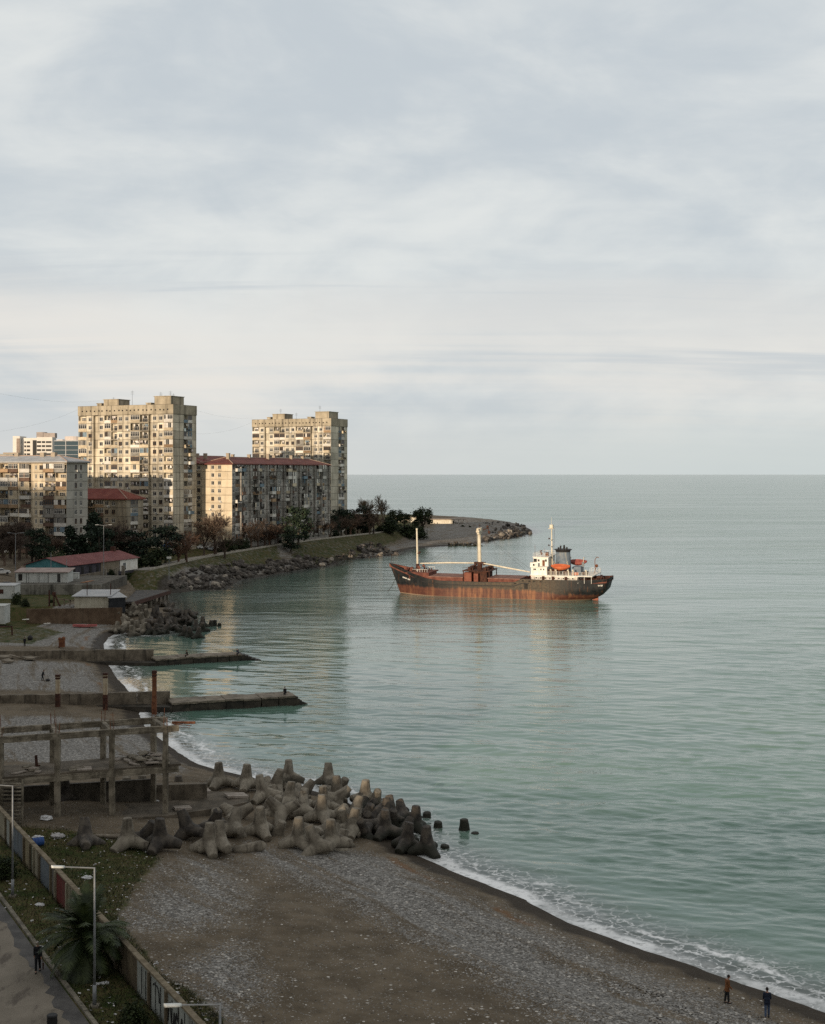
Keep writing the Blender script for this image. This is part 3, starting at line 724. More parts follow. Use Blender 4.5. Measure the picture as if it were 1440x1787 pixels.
def tower(label, uc, d, seed, Lf, Ls, wm, zb=7.6, fh=3.0, nf=16):
    rng = random.Random(seed); c = PD(uc, V0, d); c = Vector((c.x, c.y, 0))
    B = Block('apartment_tower', label, c, zb-1.5, wm, 'concrete towers above the shore', 'apartment tower')
    cols = [(3.8, 'b'), (2.9, 'w'), (2.1, 'r'), (2.7, 'w'), (2.9, 'b'), (2.9, 'b'), (2.6, 'w'), (3.0, 'w'), (4.0, 'b'), (3.8, 'b'), (1.3, 'r'), (2.6, 'w'), (2.6, 'w'), (3.9, 'b')]
    k = Lf/sum(w_ for w_, _ in cols); cols = [(w_*k, t_) for w_, t_ in cols]
    pl = c-EXF*Lf
    st = ('open', 'open', 'rail', 'glazed', 'closed', 'glazed'); mk = ('concrete', 'concrete', 'concrete', 'white', 'rusty', 'grey', 'white')
    B.facade(pl, EXF, NF, cols, nf, zb, fh, st, mk, rng, 0)
    cs = [(Ls*.45, 'n'), (Ls*.18, 'b'), (Ls*.19, 'b'), (Ls*.18, 'n')]
    B.facade(c, EXS, NS, cs, nf, zb, fh, ('glazed', 'open', 'closed', 'prail', 'popen', 'glazed'), ('grey', 'concrete', 'white', 'blue'), rng, 8)
    zt = zb+nf*fh
    p1 = c+EXS*Ls; p2 = pl+EXS*Ls
    W = B.wall; W.tint = .4
    f = lambda p, z: Vector((p.x, p.y, z))
    for a_, b_ in ((p1, p2), (p2, pl)): W.face((f(a_, zb), f(b_, zb), f(b_, zt), f(a_, zt)))
    for a_, b_ in ((pl, c), (c, p1), (p1, p2), (p2, pl)): W.face((f(a_, zb-1.5), f(b_, zb-1.5), f(b_, zb), f(a_, zb)))
    B.finish()
    pa = MB(B.org); pa.tint = .35
    cc = (pl+p1)/2
    pa.box((cc.x, cc.y, zt+1.75), (Lf+.3, Ls+.3, 3.5), -A24)
    pa.tint = .8
    for i in range(19):                                          # row of small vent holes is cut as dark recess frames
        a = Lf*(.04+.92*i/18.5)
    o = pa.build('attic_band', M['attic'], B.root)
    vt = MB(B.org)
    for i in range(22):
        a = Lf*(.05+.90*i/21)+rng.uniform(-.25, .25); p = pl+EXF*a+NF*.17
        vt.box((p.x, p.y, zt+1.6+rng.uniform(-.1, .1)), (.55, .08, .5), -A24)
    vt.build('vent_row', M['dark'], B.root)
    for (a, b_, la, lb, h_) in ((.20, .5, .16, .45, 2.4), (.79, .35, .17, .55, 2.9), (.14, .3, .05, .15, 1.0), (.62, .5, .05, .2, .9)):
        rf = MB(B.org); p = pl+EXF*(Lf*(a+la/2))+EXS*(Ls*b_)
        rf.box((p.x, p.y, zt+3.5+h_/2), (Lf*la, Ls*lb, h_), -A24); rf.box((p.x, p.y, zt+3.5+h_+.1), (Lf*la+.5, Ls*lb+.5, .2), -A24)
        rf.build('roof_house', M['attic'], B.root)
    for a in (.30, .80, .90, .93, .50):
        an = MB(B.org); p = pl+EXF*(Lf*a)+EXS*(Ls*.3); hgt_ = rng.uniform(3, 6.5)
        an.tube((p.x, p.y, zt+3.4), (p.x, p.y, zt+3.4+hgt_), .06, .04, 5)
        for j in range(3): an.beam((p.x-.6, p.y, zt+3.0+hgt_-j*.45), (p.x+.6, p.y, zt+3.0+hgt_-j*.45), .05, .05)
        an.build('antenna', M['cable'], B.root)
    # panel seams: narrow dark vertical strips on the side wall
    return B, pl, c, p1
def hip_roof(B, pl, pr, Ls, ze, hr, over, mat, name='roof', ridge_in=None, hips=(True, True)):
    """hipped roof over the rectangle pl->pr (front) with depth Ls along the other axis"""
    ex = (pr-pl).normalized(); ey = Vector((-ex.y, ex.x, 0)); Lx = (pr-pl).length
    b = MB(B.org); o = over; f = lambda a, c_, z: Vector((pl.x, pl.y, 0))+ex*a+ey*c_+Vector((0, 0, z))
    ri = ridge_in if ridge_in is not None else Ls/2
    q0, q1, q2, q3 = f(-o, -o, ze), f(Lx+o, -o, ze), f(Lx+o, Ls+o, ze), f(-o, Ls+o, ze)
    r0, r1 = f(ri if hips[0] else -o, Ls/2, ze+hr), f(Lx-ri if hips[1] else Lx+o, Ls/2, ze+hr)
    th = Vector((0, 0, .35))
    b.face((q0, q1, r1, r0)); b.face((q2, q3, r0, r1)); b.face((q1, q2, r1)); b.face((q3, q0, r0))
    b.face((q3-th, q2-th, q1-th, q0-th))
    for x, y in ((q0, q1), (q1, q2), (q2, q3), (q3, q0)): b.face((x-th, y-th, y, x))
    r = b.build(name, mat, B.root)
    cp = MB(B.org)
    for x, y in ((r0, r1), (r0, q0), (r1, q1), (r1, q2), (r0, q3)):
        cp.tube(x+Vector((0, 0, .02)), y+Vector((0, 0, .02)), .16, .16, 6)
    c_ = cp.build('ridge_cap', M['ridge'], r)
    return r, r0, r1
def roof_mat(name, c1, c2, per=.32, rough=.75):
    m, t, b = base_mat(name, rough, .35)
    v = coords(t, 'World'); c = mixc(t, mapr(t, noise(t, v, .35, 5, .6), .35, .65), c1, c2)
    c = mixc(t, mapr(t, noise(t, v, 2.2, 5, .7), .5, .75, 0, .5), c, tuple(k*.45 for k in c1))
    L(t, c, b.inputs['Base Color'])
    wv = N(t, 'ShaderNodeTexWave', wave_type='BANDS', bands_direction='X'); L(t, vscale(t, v, (1, 1, 0), rot=A24), wv.inputs['Vector']); wv.inputs['Scale'].default_value = 1/per/6.28*2
    bumpn(t, b, wv.outputs['Fac'], .4, .06)
    return m
M['red_roof'] = roof_mat('red_roof', (.150, .030, .022), (.20, .055, .040))
M['red_roof_dark'] = roof_mat('red_roof_dark', (.095, .024, .018), (.155, .045, .034))
M['grey_roof'] = roof_mat('grey_metal_roof', (.30, .31, .32), (.40, .40, .40), rough=.5)
M['ridge'] = pm('ridge_tiles', (.30, .20, .15), (.42, .32, .25), 2, .85)
M['soffit'] = pm('eaves', (.30, .25, .19), (.38, .32, .25), 2, .85)

M['attic'] = wall_mat('attic_concrete', (.30, .26, .19), (.46, .40, .30), (.10, .085, .065), 3.5, 55.6, .15, .35, .65, .85)
wm1 = wall_mat('panel_wall_warm', (.45, .40, .31), (.58, .52, .41), (.10, .082, .062), 3.0, 7.6, .30, .4, .6, .75)
wm2 = wall_mat('panel_wall_pale', (.46, .42, .335), (.60, .545, .44), (.13, .11, .085), 3.0, 7.6, .30, .4, .6, .75)
def build_blocks():
    tower('taller concrete tower on the left, patchy cream panels and open balconies, over red roofs', 302, 490, 3, 41.4, 15.1, wm1)
    tower('farther concrete tower rising behind the long red roofed block, nearest to the open sea', 577.6, 612, 11, 40.4, 16.2, wm2)
    # ---- long block with the red hip roof
    rng = random.Random(5); zb, fh, nf = 9.0, 2.9, 10
    c = PD(405, V0, 504); c = Vector((c.x, c.y, 0))
    wm = wall_mat('panel_wall_grey', (.24, .225, .20), (.40, .375, .34), (.075, .062, .052), fh, zb, .32, .42, .58, .75)
    wme = wall_mat('rendered_end_wall', (.50, .42, .30), (.60, .515, .385), (.20, .16, .11), fh, zb, .14, stain=.35)
    B = Block('long_apartment_block', 'long grey block with red hip roof and sunlit end wall, between the two towers', c, zb-2, wm)
    Le, Ls = 12.9, 76.5; pl = c-EXF*Le
    bay = [(2.3, 'w'), (3.1, 'b'), (.7, 'f'), (3.1, 'b'), (2.2, 'w'), (1.2, 'n'), (.5, 'f')]
    cols = []
    for i in range(6): cols += bay if i % 2 else [(2.3, 'w'), (3.3, 'b'), (.5, 'f'), (2.6, 'b'), (.6, 'n'), (2.3, 'w'), (1.0, 'n'), (.5, 'f')]
    k = Ls/sum(w_ for w_, _ in cols); cols = [(w_*k, t_) for w_, t_ in cols]
    B.facade(c, EXS, NS, cols, nf, zb, fh, ('glazed', 'pglazed', 'closed', 'pclosed', 'open', 'prail', 'popen'), ('grey', 'concrete', 'brown', 'rusty', 'blue', 'white', 'grey', 'grey'), rng, 0)
    zt = zb+nf*fh; p1 = c+EXS*Ls; p2 = pl+EXS*Ls; f = lambda p, z: Vector((p.x, p.y, z))
    for a_, b_ in ((p1, p2), (p2, pl)): B.wall.face((f(a_, zb), f(b_, zb), f(b_, zt), f(a_, zt)))
    for a_, b_ in ((pl, c), (c, p1), (p1, p2), (p2, pl)): B.wall.face((f(a_, zb-2), f(b_, zb-2), f(b_, zb), f(a_, zb)))
    w0 = B.wall; B.wall = MB(B.org)
    B.facade(pl, EXF, NF, [(3.6, 'n'), (2.0, 'w'), (.9, 'n'), (2.0, 'w'), (4.4, 'n')], nf, zb, fh, ('open',), ('grey',), rng, 0, ow=1.3)
    B.wall.build('end_wall', wme, B.root); B.wall = w0
    B.finish()
    r, r0, r1 = hip_roof(B, c, p1, Le, zt, 2.5, .8, M['red_roof_dark'], ridge_in=6.5)
    for a, h_, cross in ((.06, 1.5, .35), (.17, 1.2, .6), (.30, 1.3, .5), (.46, 1.6, .4), (.58, 1.2, .6), (.72, 1.3, .45), (.86, 1.1, .5)):
        ch = MB(B.org); p = c+EXS*(Ls*a)-EXF*(Le*cross); ch.box((p.x, p.y, zt+1.6+h_/2), (1.2, .9, h_+1.4), -A24); ch.box((p.x, p.y, zt+2.35+h_), (1.5, 1.2, .12), -A24); ch.build('chimney', M['soffit'], r)
    # ---- its twin behind
    c3 = PD(353.5, V0, 528); c3 = Vector((c3.x, c3.y, 0))
    B3 = Block('apartment_block', 'sunlit block with a red roof mostly hidden behind the end wall of the long block', c3, zb-2, wme)
    p3 = c3-EXF*22
    B3.facade(p3, EXF, NF, [(2.6, 'n')]+[(2.4, 'w'), (3.2, 'b'), (2.4, 'w')]*2+[(3.4, 'w')], nf, zb, fh, ('open', 'glazed'), ('concrete', 'rusty'), rng, 0)
    q1, q2 = c3+EXS*40, p3+EXS*40
    for a_, b_ in ((c3, q1), (q1, q2), (q2, p3)): B3.wall.face((f(a_, zb-2), f(b_, zb-2), f(b_, zt), f(a_, zt)))
    B3.wall.face((f(p3, zb-2), f(c3, zb-2), f(c3, zb), f(p3, zb)))
    B3.finish(); hip_roof(B3, c3, q1, 22, zt+.4, 3.0, .8, M['red_roof'], ridge_in=8)
    for px in (-.5, 3.2, 6.0):
        ch = MB(B3.org); p = c3-EXF*(5+px)+EXS*9; ch.box((p.x, p.y, zt+3.2), (1.3, 1.0, 2.2), -A24); ch.build('chimney', M['soffit'], B3.root)
    # ---- left block, grey metal roof
    rng = random.Random(21); zb, fh, nf = 8.6, 2.9, 10; zt = zb+fh*nf
    c = PD(116, V0, 440); c = Vector((c.x, c.y, 0)); Lf, Ls = 44.0, 10.9; pl = c-EXF*Lf
    wml = wall_mat('panel_wall_buff', (.52, .44, .32), (.62, .53, .39), (.10, .08, .06), fh, zb, .2)
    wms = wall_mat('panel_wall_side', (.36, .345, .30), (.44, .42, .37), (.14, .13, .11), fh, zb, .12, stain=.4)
    B = Block('balcony_apartment_block', 'grey metal roofed block at the left edge, crowded with balconies', c, zb-2, wml)
    cols = [(3.2, 'b'), (3.2, 'b'), (1.1, 'v'), (3.3, 'b'), (3.3, 'b'), (.4, 'f'), (3.3, 'b'), (3.3, 'b'), (.4, 'f'), (3.6, 'b'), (1.0, 'n'), (1.2, 'v'), (2.4, 'w'), (3.6, 'b'), (3.6, 'b')]
    k = Lf/sum(w_ for w_, _ in cols); cols = [(w_*k, t_) for w_, t_ in cols]
    B.facade(pl, EXF, NF, cols, nf, zb, fh, ('popen', 'prail', 'pglazed', 'open', 'popen', 'pclosed', 'glazed'), ('concrete', 'concrete', 'rusty', 'white', 'brown', 'grey'), rng, 0)
    w0 = B.wall; B.wall = MB(B.org)
    B.facade(c, EXS, NS, [(Ls*.36, 'n'), (Ls*.16, 'w'), (Ls*.08, 'n'), (Ls*.16, 'w'), (Ls*.24, 'n')], nf, zb, fh, ('open',), ('grey',), rng, 4, ow=1.3, oh=1.6)
    B.wall.build('side_wall', wms, B.root); B.wall = w0
    p1 = c+EXS*Ls; p2 = pl+EXS*Ls
    for a_, b_ in ((p1, p2), (p2, pl)): B.wall.face((f(a_, zb), f(b_, zb), f(b_, zt), f(a_, zt)))
    for a_, b_ in ((pl, c), (c, p1), (p1, p2), (p2, pl)): B.wall.face((f(a_, zb-2), f(b_, zb-2), f(b_, zb), f(a_, zb)))
    B.finish()
    cn = MB(B.org); cc = (pl+p1)/2; cn.box((cc.x, cc.y, zt+.15), (Lf+1.2, Ls+1.0, .3), -A24); cn.build('cornice', M['soffit'], B.root)
    r, _, _ = hip_roof(B, pl, c, Ls, zt+.65, 1.9, .9, M['grey_roof'], ridge_in=7)
    for a, b_ in ((.80, .45), (.70, .45), (.45, .5)):
        ch = MB(B.org); p = pl+EXF*(Lf*a)+EXS*(Ls*b_); ch.box((p.x, p.y, zt+2.4), (1.6, 1.4, 2.4), -A24); ch.build('chimney', M['soffit'], r)
    # ---- low block with red hip roof
    rng = random.Random(33); zb, fh, nf = 7.8, 2.95, 6; zt = zb+fh*nf
    c = PD(221, V0, 470); c = Vector((c.x, c.y, 0)); Lf, Ls = 30.0, 9.7; pl = c-EXF*Lf
    wmq = wall_mat('panel_wall_brown', (.27, .235, .175), (.36, .31, .235), (.10, .08, .06), fh, zb, .15)
    B = Block('low_apartment_block', 'lower buff block with a bright red hip roof in front of the taller tower', c, zb-2, wmq)
    B.facade(pl, EXF, NF, [(2.4, 'w'), (3.2, 'b')]*3+[(3.6, 'b'), (2.6, 'w'), (3.0, 'w'), (4.0, 'n')], nf, zb, fh, ('prail', 'glazed', 'open', 'prail'), ('rusty', 'brown', 'grey'), rng, 0)
    B.facade(c, EXS, NS, [(2.2, 'n'), (4.4, 'b'), (3.1, 'n')], nf, zb, fh, ('glazed', 'open', 'closed'), ('blue', 'grey', 'white'), rng, 4)
    p1 = c+EXS*Ls; p2 = pl+EXS*Ls
    for a_, b_ in ((p1, p2), (p2, pl)): B.wall.face((f(a_, zb), f(b_, zb), f(b_, zt), f(a_, zt)))
    for a_, b_ in ((pl, c), (c, p1), (p1, p2), (p2, pl)): B.wall.face((f(a_, zb-2), f(b_, zb-2), f(b_, zb), f(a_, zb)))
    B.finish()
    r, _, _ = hip_roof(B, pl, c, Ls, zt+.2, 3.4, .7, M['red_roof'], ridge_in=7)
    # ---- far white high-rise and glass office
    d = 820; c = PD(62, V0, d); wmw = pm('white_render', (.60, .57, .52), (.68, .65, .60), .1, .9)
    B = Block('white_high_rise', 'distant white high-rise with dark window bands, behind the grey metal roof', c, 6, wmw, cat='high-rise')
    s_ = d/F
    def bx(mbx, u0, u1, v0, v1, dd, dep): mbx.box(((( (u0+u1)/2-U0)*s_, d+dd+dep/2, H-((v0+v1)/2-V0)*s_)), ((u1-u0)*s_, dep, (v1-v0)*s_))
    bx(B.wall, 22.3, 34.5, 761, 910, 0, 14); bx(B.wall, 35, 80, 764, 910, 3, 18); bx(B.wall, 66.5, 93.5, 763, 910, -3, 9)
    B.wall.build('wall', wmw, B.root); B.parts = []
    for u0, u1, dd in ((40, 43, 3), (44.5, 50, 3), (67, 74, -3), (75.5, 81, -3), (82.5, 92, -3)):
        for k in range(8):
            b = MB(B.org); v0 = 770+k*7.0; bx(b, u0, u1, v0, v0+3.2, dd-.15, .3); b.build('window', M['glass'], B.root)
    b = MB(B.org); bx(b, 55, 66.4, 768, 910, 2.6, .9); b.build('stair_glazing', M['glass'], B.root)
    b = MB(B.org); bx(b, 29, 34.6, 765, 910, -.2, .5); b.build('shaded_panel', pm('brown_panel', (.22, .17, .14), (.3, .24, .2), .3), B.root)
    b = MB(B.org); p = PD(66, 757, d); b.tube((p.x, p.y+9, p.z-3), (p.x, p.y+9, p.z+1.2), 3.2, 3.2, 16); b.box((p.x+5, p.y+9, p.z-.8), (7, 5, 3)); b.build('roof_house', pm('roof_house_grey', (.25, .22, .2), (.35, .3, .27), .4), B.root)
    d = 760; s_ = d/F; c = PD(118, V0, d)
    gm, gt, gb = base_mat('curtain_glass', .15, .6); gb.inputs['Base Color'].default_value = (.03, .06, .08, 1)
    B = Block('glass_office_block', 'distant blue glass office with a pale round roof drum, beside the taller tower', c, 6, gm, cat='office block')
    bx(B.wall, 95, 136, 770, 910, 0, 20); B.wall.build('curtain_wall', gm, B.root)
    b = MB(B.org); bx(b, 114.2, 115.6, 768, 910, -.25, .4); bx(b, 94.6, 136.5, 768.5, 770, -.3, 20.6)
    for k in range(8): bx(b, 95, 136, 777+k*8, 777.7+k*8, -.15, .2)
    b.build('mullions', pm('mullion_grey', (.35, .36, .37), (.42, .42, .42), 1), B.root)
    b = MB(B.org); p = PD(122, 761, d); b.tube((p.x, p.y+9, p.z-3), (p.x, p.y+9, p.z), 5, 5, 20); bx(b, 96, 106, 766.5, 769, 4, 8); b.build('roof_drum', pm('roof_drum_paint', (.5, .44, .40), (.56, .5, .46), .3), B.root)
    d = 640; s_ = d/F; c = PD(8, V0, d)
    B = Block('flat_roofed_block', 'distant flat roofed grey block just above the grey metal roof at the left edge', c, 6, wms)
    bx(B.wall, -40, 22.5, 792, 900, 0, 14); B.wall.build('wall', wms, B.root)
    b = MB(B.org); bx(b, 3, 22.8, 789.5, 792, 2, 8); b.build('roof_house', M['soffit'], B.root)
    # ---- low brown house at the far end of the tree belt, and the pavilion on the point
    c = PD(622, 930, 655); z = h1(c.x, c.y); B = Block('flat_roofed_house', 'low brown flat roofed house between the farther tower and bare trees', (c.x, c.y), z-1, wmq, cat='house')
    b = B.wall; b.box((c.x, c.y+6, z+4), (14.5, 9, 10)); b.build('wall', wmq, B.root)
    b = MB(B.org); b.box((c.x, c.y+6, z+9.2), (16, 10.4, .45)); b.build('roof', M['rust_dark'], B.root)
    for x in (-5, -2, 1, 4):
        for zz in (4.6, 7): inst('window', win_mesh(1.4, 1.3, 'std'), B.root, (x, 1.5, 1+zz-.7), (0, 0, math.pi))
    p = G(778, 914); z = p.z
    B = Block('beach_pavilion', 'low cream pavilion with a flat overhanging roof on the sandy point', (p.x, p.y), z, M['cream_paint'], cat='pavilion')
    B.wall.box((p.x-2.5, p.y+4, z+1.2), (13.5, 7, 2.6)); B.wall.build('wall', M['cream_paint'], B.root)
    b = MB(B.org); b.box((p.x+1, p.y+4, z+2.72), (22, 9, .35)); b.build('roof', pm('pavilion_roof', (.22, .17, .13), (.3, .25, .2), .6), B.root)
    for x in (5.2, 8.0, 11.0):
        for y in (.5, 7.5):
            b = MB(B.org); b.tube((p.x+x, p.y+y, z-.2), (p.x+x, p.y+y, z+2.6), .14, .14, 8); b.build('post', M['white_paint'], B.root)
    b = MB(B.org); b.box((p.x+8.2, p.y+4, z+.15), (7, 7, .5)); b.build('terrace', M['concrete'], B.root)
    p = G(708, 911); p.z = max(p.z, 3)
    B = Block('beach_kiosk', 'small pale flat roofed kiosk half hidden behind dark trees left of the pavilion', (p.x, p.y), p.z-.5, M['cream_paint'], cat='kiosk')
    B.wall.box((p.x, p.y+3, p.z+1.2), (15, 6, 3.4)); B.wall.build('wall', M['cream_paint'], B.root)
    b = MB(B.org); b.box((p.x, p.y+3, p.z+3.05), (17, 7.4, .3)); b.build('roof', M['soffit'], B.root)
build_blocks()
# ================================================================== the rusty coaster
def hull_mat():
    m, t, b = base_mat('hull_paint', .6, .35)
    v = coords(t, 'Object'); sp = N(t, 'ShaderNodeSeparateXYZ'); L(t, v, sp.inputs[0]); x, y, z = sp.outputs
    n1 = noise(t, v, .55, 6, .65); n2 = noise(t, vscale(t, v, (1, 1, .10)), 1.1, 5, .65); n3 = noise(t, v, 2.6, 5, .7)
    line = mathn(t, 'ADD', mapr(t, x, -2, 50, 1.75, 2.75, False), mathn(t, 'MULTIPLY', mathn(t, 'SUBTRACT', n2, .5), 1.5))
    amid = mathn(t, 'MULTIPLY', mapr(t, x, 6, 17), mapr(t, x, 46, 28))
    line = mathn(t, 'MULTIPLY_ADD', amid, .7, line)
    red = mixc(t, mapr(t, n1, .35, .65), (.066, .024, .017), (.115, .045, .028))
    red = mixc(t, mathn(t, 'MULTIPLY', mapr(t, n2, .5, .68), .8), red, mixc(t, n3, (.22, .105, .05), (.15, .075, .042)))
    red = mixc(t, mathn(t, 'MULTIPLY', amid, mapr(t, n2, .42, .64)), red, (.24, .105, .048))
    blk = mixc(t, mapr(t, n1, .4, .6), (.006, .008, .010), (.018, .020, .021))
    olive = mixc(t, mapr(t, n3, .35, .65), (.042, .032, .021), (.095, .072, .045))
    blk = mixc(t, mathn(t, 'MULTIPLY', mathn(t, 'MULTIPLY', mapr(t, x, 1, 14), mapr(t, x, 52, 22)), mapr(t, n2, .25, .55, .55, 1)), blk, olive)
    blk = mixc(t, mathn(t, 'MULTIPLY', mapr(t, n2, .56, .72), .45), blk, (.15, .065, .03))
    c = mixc(t, mapr(t, mathn(t, 'SUBTRACT', z, line), -.45, .30), red, blk)
    c = mixc(t, mathn(t, 'MULTIPLY', mapr(t, z, .42, .25), .65), c, (.36, .27, .19))
    c = mixc(t, mapr(t, z, .16, .08), c, (.05, .03, .02))
    sx = mathn(t, 'ABSOLUTE', mathn(t, 'SUBTRACT', mathn(t, 'FRACT', mathn(t, 'DIVIDE', x, 5.2)), .5)); sz = mathn(t, 'ABSOLUTE', mathn(t, 'SUBTRACT', mathn(t, 'FRACT', mathn(t, 'DIVIDE', z, 1.7)), .5))
    seam = mathn(t, 'MAXIMUM', mapr(t, sx, .484, .494), mapr(t, sz, .462, .484)); c = mixc(t, mathn(t, 'MULTIPLY', seam, mathn(t, 'MULTIPLY', n3, .75)), c, (.02, .013, .01))
    run = mapr(t, noise(t, vscale(t, v, (1, 1, .04)), 2.3, 4, .6), .60, .70); c = mixc(t, mathn(t, 'MULTIPLY', run, .6), c, (.10, .045, .022))
    L(t, c, b.inputs['Base Color']); bumpn(t, b, noise(t, v, .8, 4), .3, .08)
    return m
def build_ship():
    root = empty('cargo_ship', (48.6, 373.6, 0), 'rusty black and red coaster with cream masts and white bridge, anchored in the bay', 'ship', rz=math.atan2(21.0, -53.3))
    root.rotation_euler = (R(-3.2), 0, math.atan2(21.0, -53.3))
    hm = hull_mat(); red = pm('deck_red', (.10, .035, .026), (.18, .07, .048), .8, .85); hatch = pm('hatch_cover_paint', (.17, .085, .065), (.25, .14, .11), .6, .85, streak=((.12, .05, .03), .5))
    wh = M['white_paint']; crm = M['cream_paint']; blk = M['black']
    xst = lambda z: np.interp(z, [-1, 0, 1.3, 3, 6.2], [.5, 0, -3.0, -4.6, -5.4]); xbw = lambda z: 57.4+.385*z
    Dk = lambda x: float(np.interp(x, [-6, 0, 14, 18.3, 20.6, 30, 43, 48, 51.5, 55, 58, 61.5], [6.15, 5.85, 5.75, 5.85, 4.85, 4.65, 4.65, 5.2, 6.1, 7.1, 7.9, 8.8]))
    NT, NQ = 90, 12
    def pt(t, q, inset=0.0, dz=0.0):
        x = -5.4+t*66.2
        for _ in range(5):
            z = -1.0+q*(Dk(x)+1.0); x = float(xst(z)+t*(xbw(z)-xst(z)))
        z = -1.0+q*(Dk(x)+1.0)
        tw = float(np.interp(z, [-1, 0, 1.3, 3, 6.2], [.1, .3, 1.9, 3.4, 4.2]))/5.6
        s1 = tw+(1-tw)*(1-(1-min(1, t/.26))**2.2)
        e = float(np.interp(z, [0, 5, 9], [1.75, 2.1, 2.4])); s2 = 1-max(0, (t-.70)/.30)**e
        hb = 5.6*min(s1, 1)*max(s2, 0.0)
        return x, max(hb-inset, 0), z+dz
    b = MB(); rows = {}
    for side in (1, -1):
        g = [[b.vert((lambda p: (p[0], p[1]*side, p[2]))(pt(i/NT, q/NQ))) for q in range(NQ+1)] for i in range(NT+1)]
        rows[side] = g
        for i in range(NT):
            for q in range(NQ):
                f = (g[i][q], g[i][q+1], g[i+1][q+1], g[i+1][q]); b.fidx(f if side > 0 else f[::-1])
    for q in range(NQ): b.fidx((rows[1][0][q], rows[-1][0][q], rows[-1][0][q+1], rows[1][0][q+1]))
    h = b.build('hull', hm, root, smooth=True)
    # rubbing strake and dark ports
    s_ = MB()
    for i in range(30, 76): a = pt(i/NT, .83); c = pt((i+1)/NT, .83); s_.beam((a[0], a[1]+.05, a[2]), (c[0], c[1]+.05, c[2]), .14, .22)
    s_.build('rubbing_strake', blk, h)
    # inner bulwark, capping rail and decks
    iw = MB(); cp = MB(); dk = MB()
    bul = lambda x: float(np.interp(x, [-6, 18, 20.5, 46, 48.5, 62], [.95, 1.0, .75, .75, .95, 1.0]))
    for i in range(NT):
        for side in (1, -1):
            a = pt(i/NT, 1, .16); c = pt((i+1)/NT, 1, .16); da = bul(a[0]); dc = bul(c[0])
            A = (a[0], a[1]*side, a[2]); C = (c[0], c[1]*side, c[2]); A2 = (a[0], a[1]*side, a[2]-da); C2 = (c[0], c[1]*side, c[2]-dc)
            iw.face((A, C, C2, A2) if side > 0 else (A2, C2, C, A))
            o1 = pt(i/NT, 1); o2 = pt((i+1)/NT, 1)
            cp.beam((o1[0], (o1[1]-.08)*side, o1[2]+.03), (o2[0], (o2[1]-.08)*side, o2[2]+.03), .22, .08)
        a = pt(i/NT, 1, .1); c = pt((i+1)/NT, 1, .1)
        dk.face(((a[0], -a[1], a[2]-bul(a[0])), (c[0], -c[1], c[2]-bul(c[0])), (c[0], c[1], c[2]-bul(c[0])), (a[0], a[1], a[2]-bul(a[0]))))
    iw.build('bulwark_lining', red, h); cp.build('capping_rail', blk, h); dk.build('deck', red, root)
    # forecastle block and break
    b = MB(); b.box((50.2, 0, 5.6), (6.2, 6.4, 1.8)); b.build('forecastle_house', red, root)
    b = MB(); b.prism([(47.2, -5.0), (54.5, -3.7), (54.5, 3.2), (47.2, 2.0)], 6.1, 6.42); b.build('forecastle_deck', red, root)
    b = MB(); r_ = random.Random(4)
    for k in range(7):
        x = 48+k*.75; b.tube((x, -3.9+k*.1, 6.4), (x, -3.9+k*.1, 7.4), .05, .05, 5)
        if k < 6: b.tube((x, -3.9+k*.1, 7.38), (x+.75, -3.8+k*.1, 7.38), .04, .04, 5)
        b.tube((x, 2.2-k*.02, 6.4), (x, 2.2-k*.02, 7.3), .05, .05, 5)
        if k < 6: b.tube((x, 2.2, 7.28), (x+.75, 2.2, 7.28), .04, .04, 5)
    b.build('forecastle_rail', wh, root)
    for (x, y, r0, l_) in ((55.3, .6, .5, 1.2), (54.4, -1.2, .5, 1.3)):
        b = MB(); b.tube((x, y-l_/2, 6.9), (x, y+l_/2, 6.9), r0, r0, 12); b.box((x, y, 6.5), (1.2, l_+.7, .5)); b.box((x-.5, y+.2, 7.1), (.5, .6, .9)); b.build('windlass', red, root)
    for x, y in ((52.5, 2.4), (56.5, 1.2), (49.2, 2.2), (49.0, -2.2), (50.8, -2.6)):
        b = MB(); b.tube((x, y, 6.3), (x, y, 7.15), .2, .2, 8); b.tube((x-.7, y, 6.3), (x-.7, y, 7.15), .2, .2, 8); b.box((x-.35, y, 6.45), (1.3, .5, .12)); b.build('mooring_bitt', M['rust_dark'], root)
    for x, y in ((50.5, 1.6), (50.3, -1.7)):
        b = MB(); b.tube((x, y, 6.3), (x, y, 7.7), .22, .22, 8); b.tube((x, y, 7.7), (x+.5, y, 8.0), .3, .42, 8); b.build('ventilator', red, root)
    b = MB(); b.tube((60.0, 0, 8.6), (60.0, 0, 11.2), .05, .03, 5); b.build('jackstaff', M['rust_dark'], root)
    # hatches
    for (x0, x1) in ((36.6, 46.9), (19.6, 29.0)):
        b = MB(); b.box(((x0+x1)/2, 0, 4.55), (x1-x0, 7.2, 1.7)); co = b.build('hatch_coaming', red, root)
        c = MB(); n = 6
        for k in range(n):
            w_ = (x1-x0+.3)/n; c.box((x0-.15+w_*(k+.5), 0, 5.50), (w_-.05, 7.5, .22))
        c.build('hatch_cover', hatch, co)
    # mast house with the winch platform
    b = MB(); b.box((32.5, -.3, 5.6), (5.4, 5.2, 3.6)); b.build('mast_house', M['rust_dark'], root)
    b = MB(); b.box((34.9, 3.2, 5.35), (2.2, 1.7, 3.3)); b.box((32.6, 3.1, 5.2), (1.3, 1.2, 3.0)); b.build('deck_locker', pm('locker_red', (.14, .045, .03), (.21, .08, .05), .9, .8), root)
    b = MB(); b.box((32.6, 0, 7.35), (8.2, 7.0, .24))
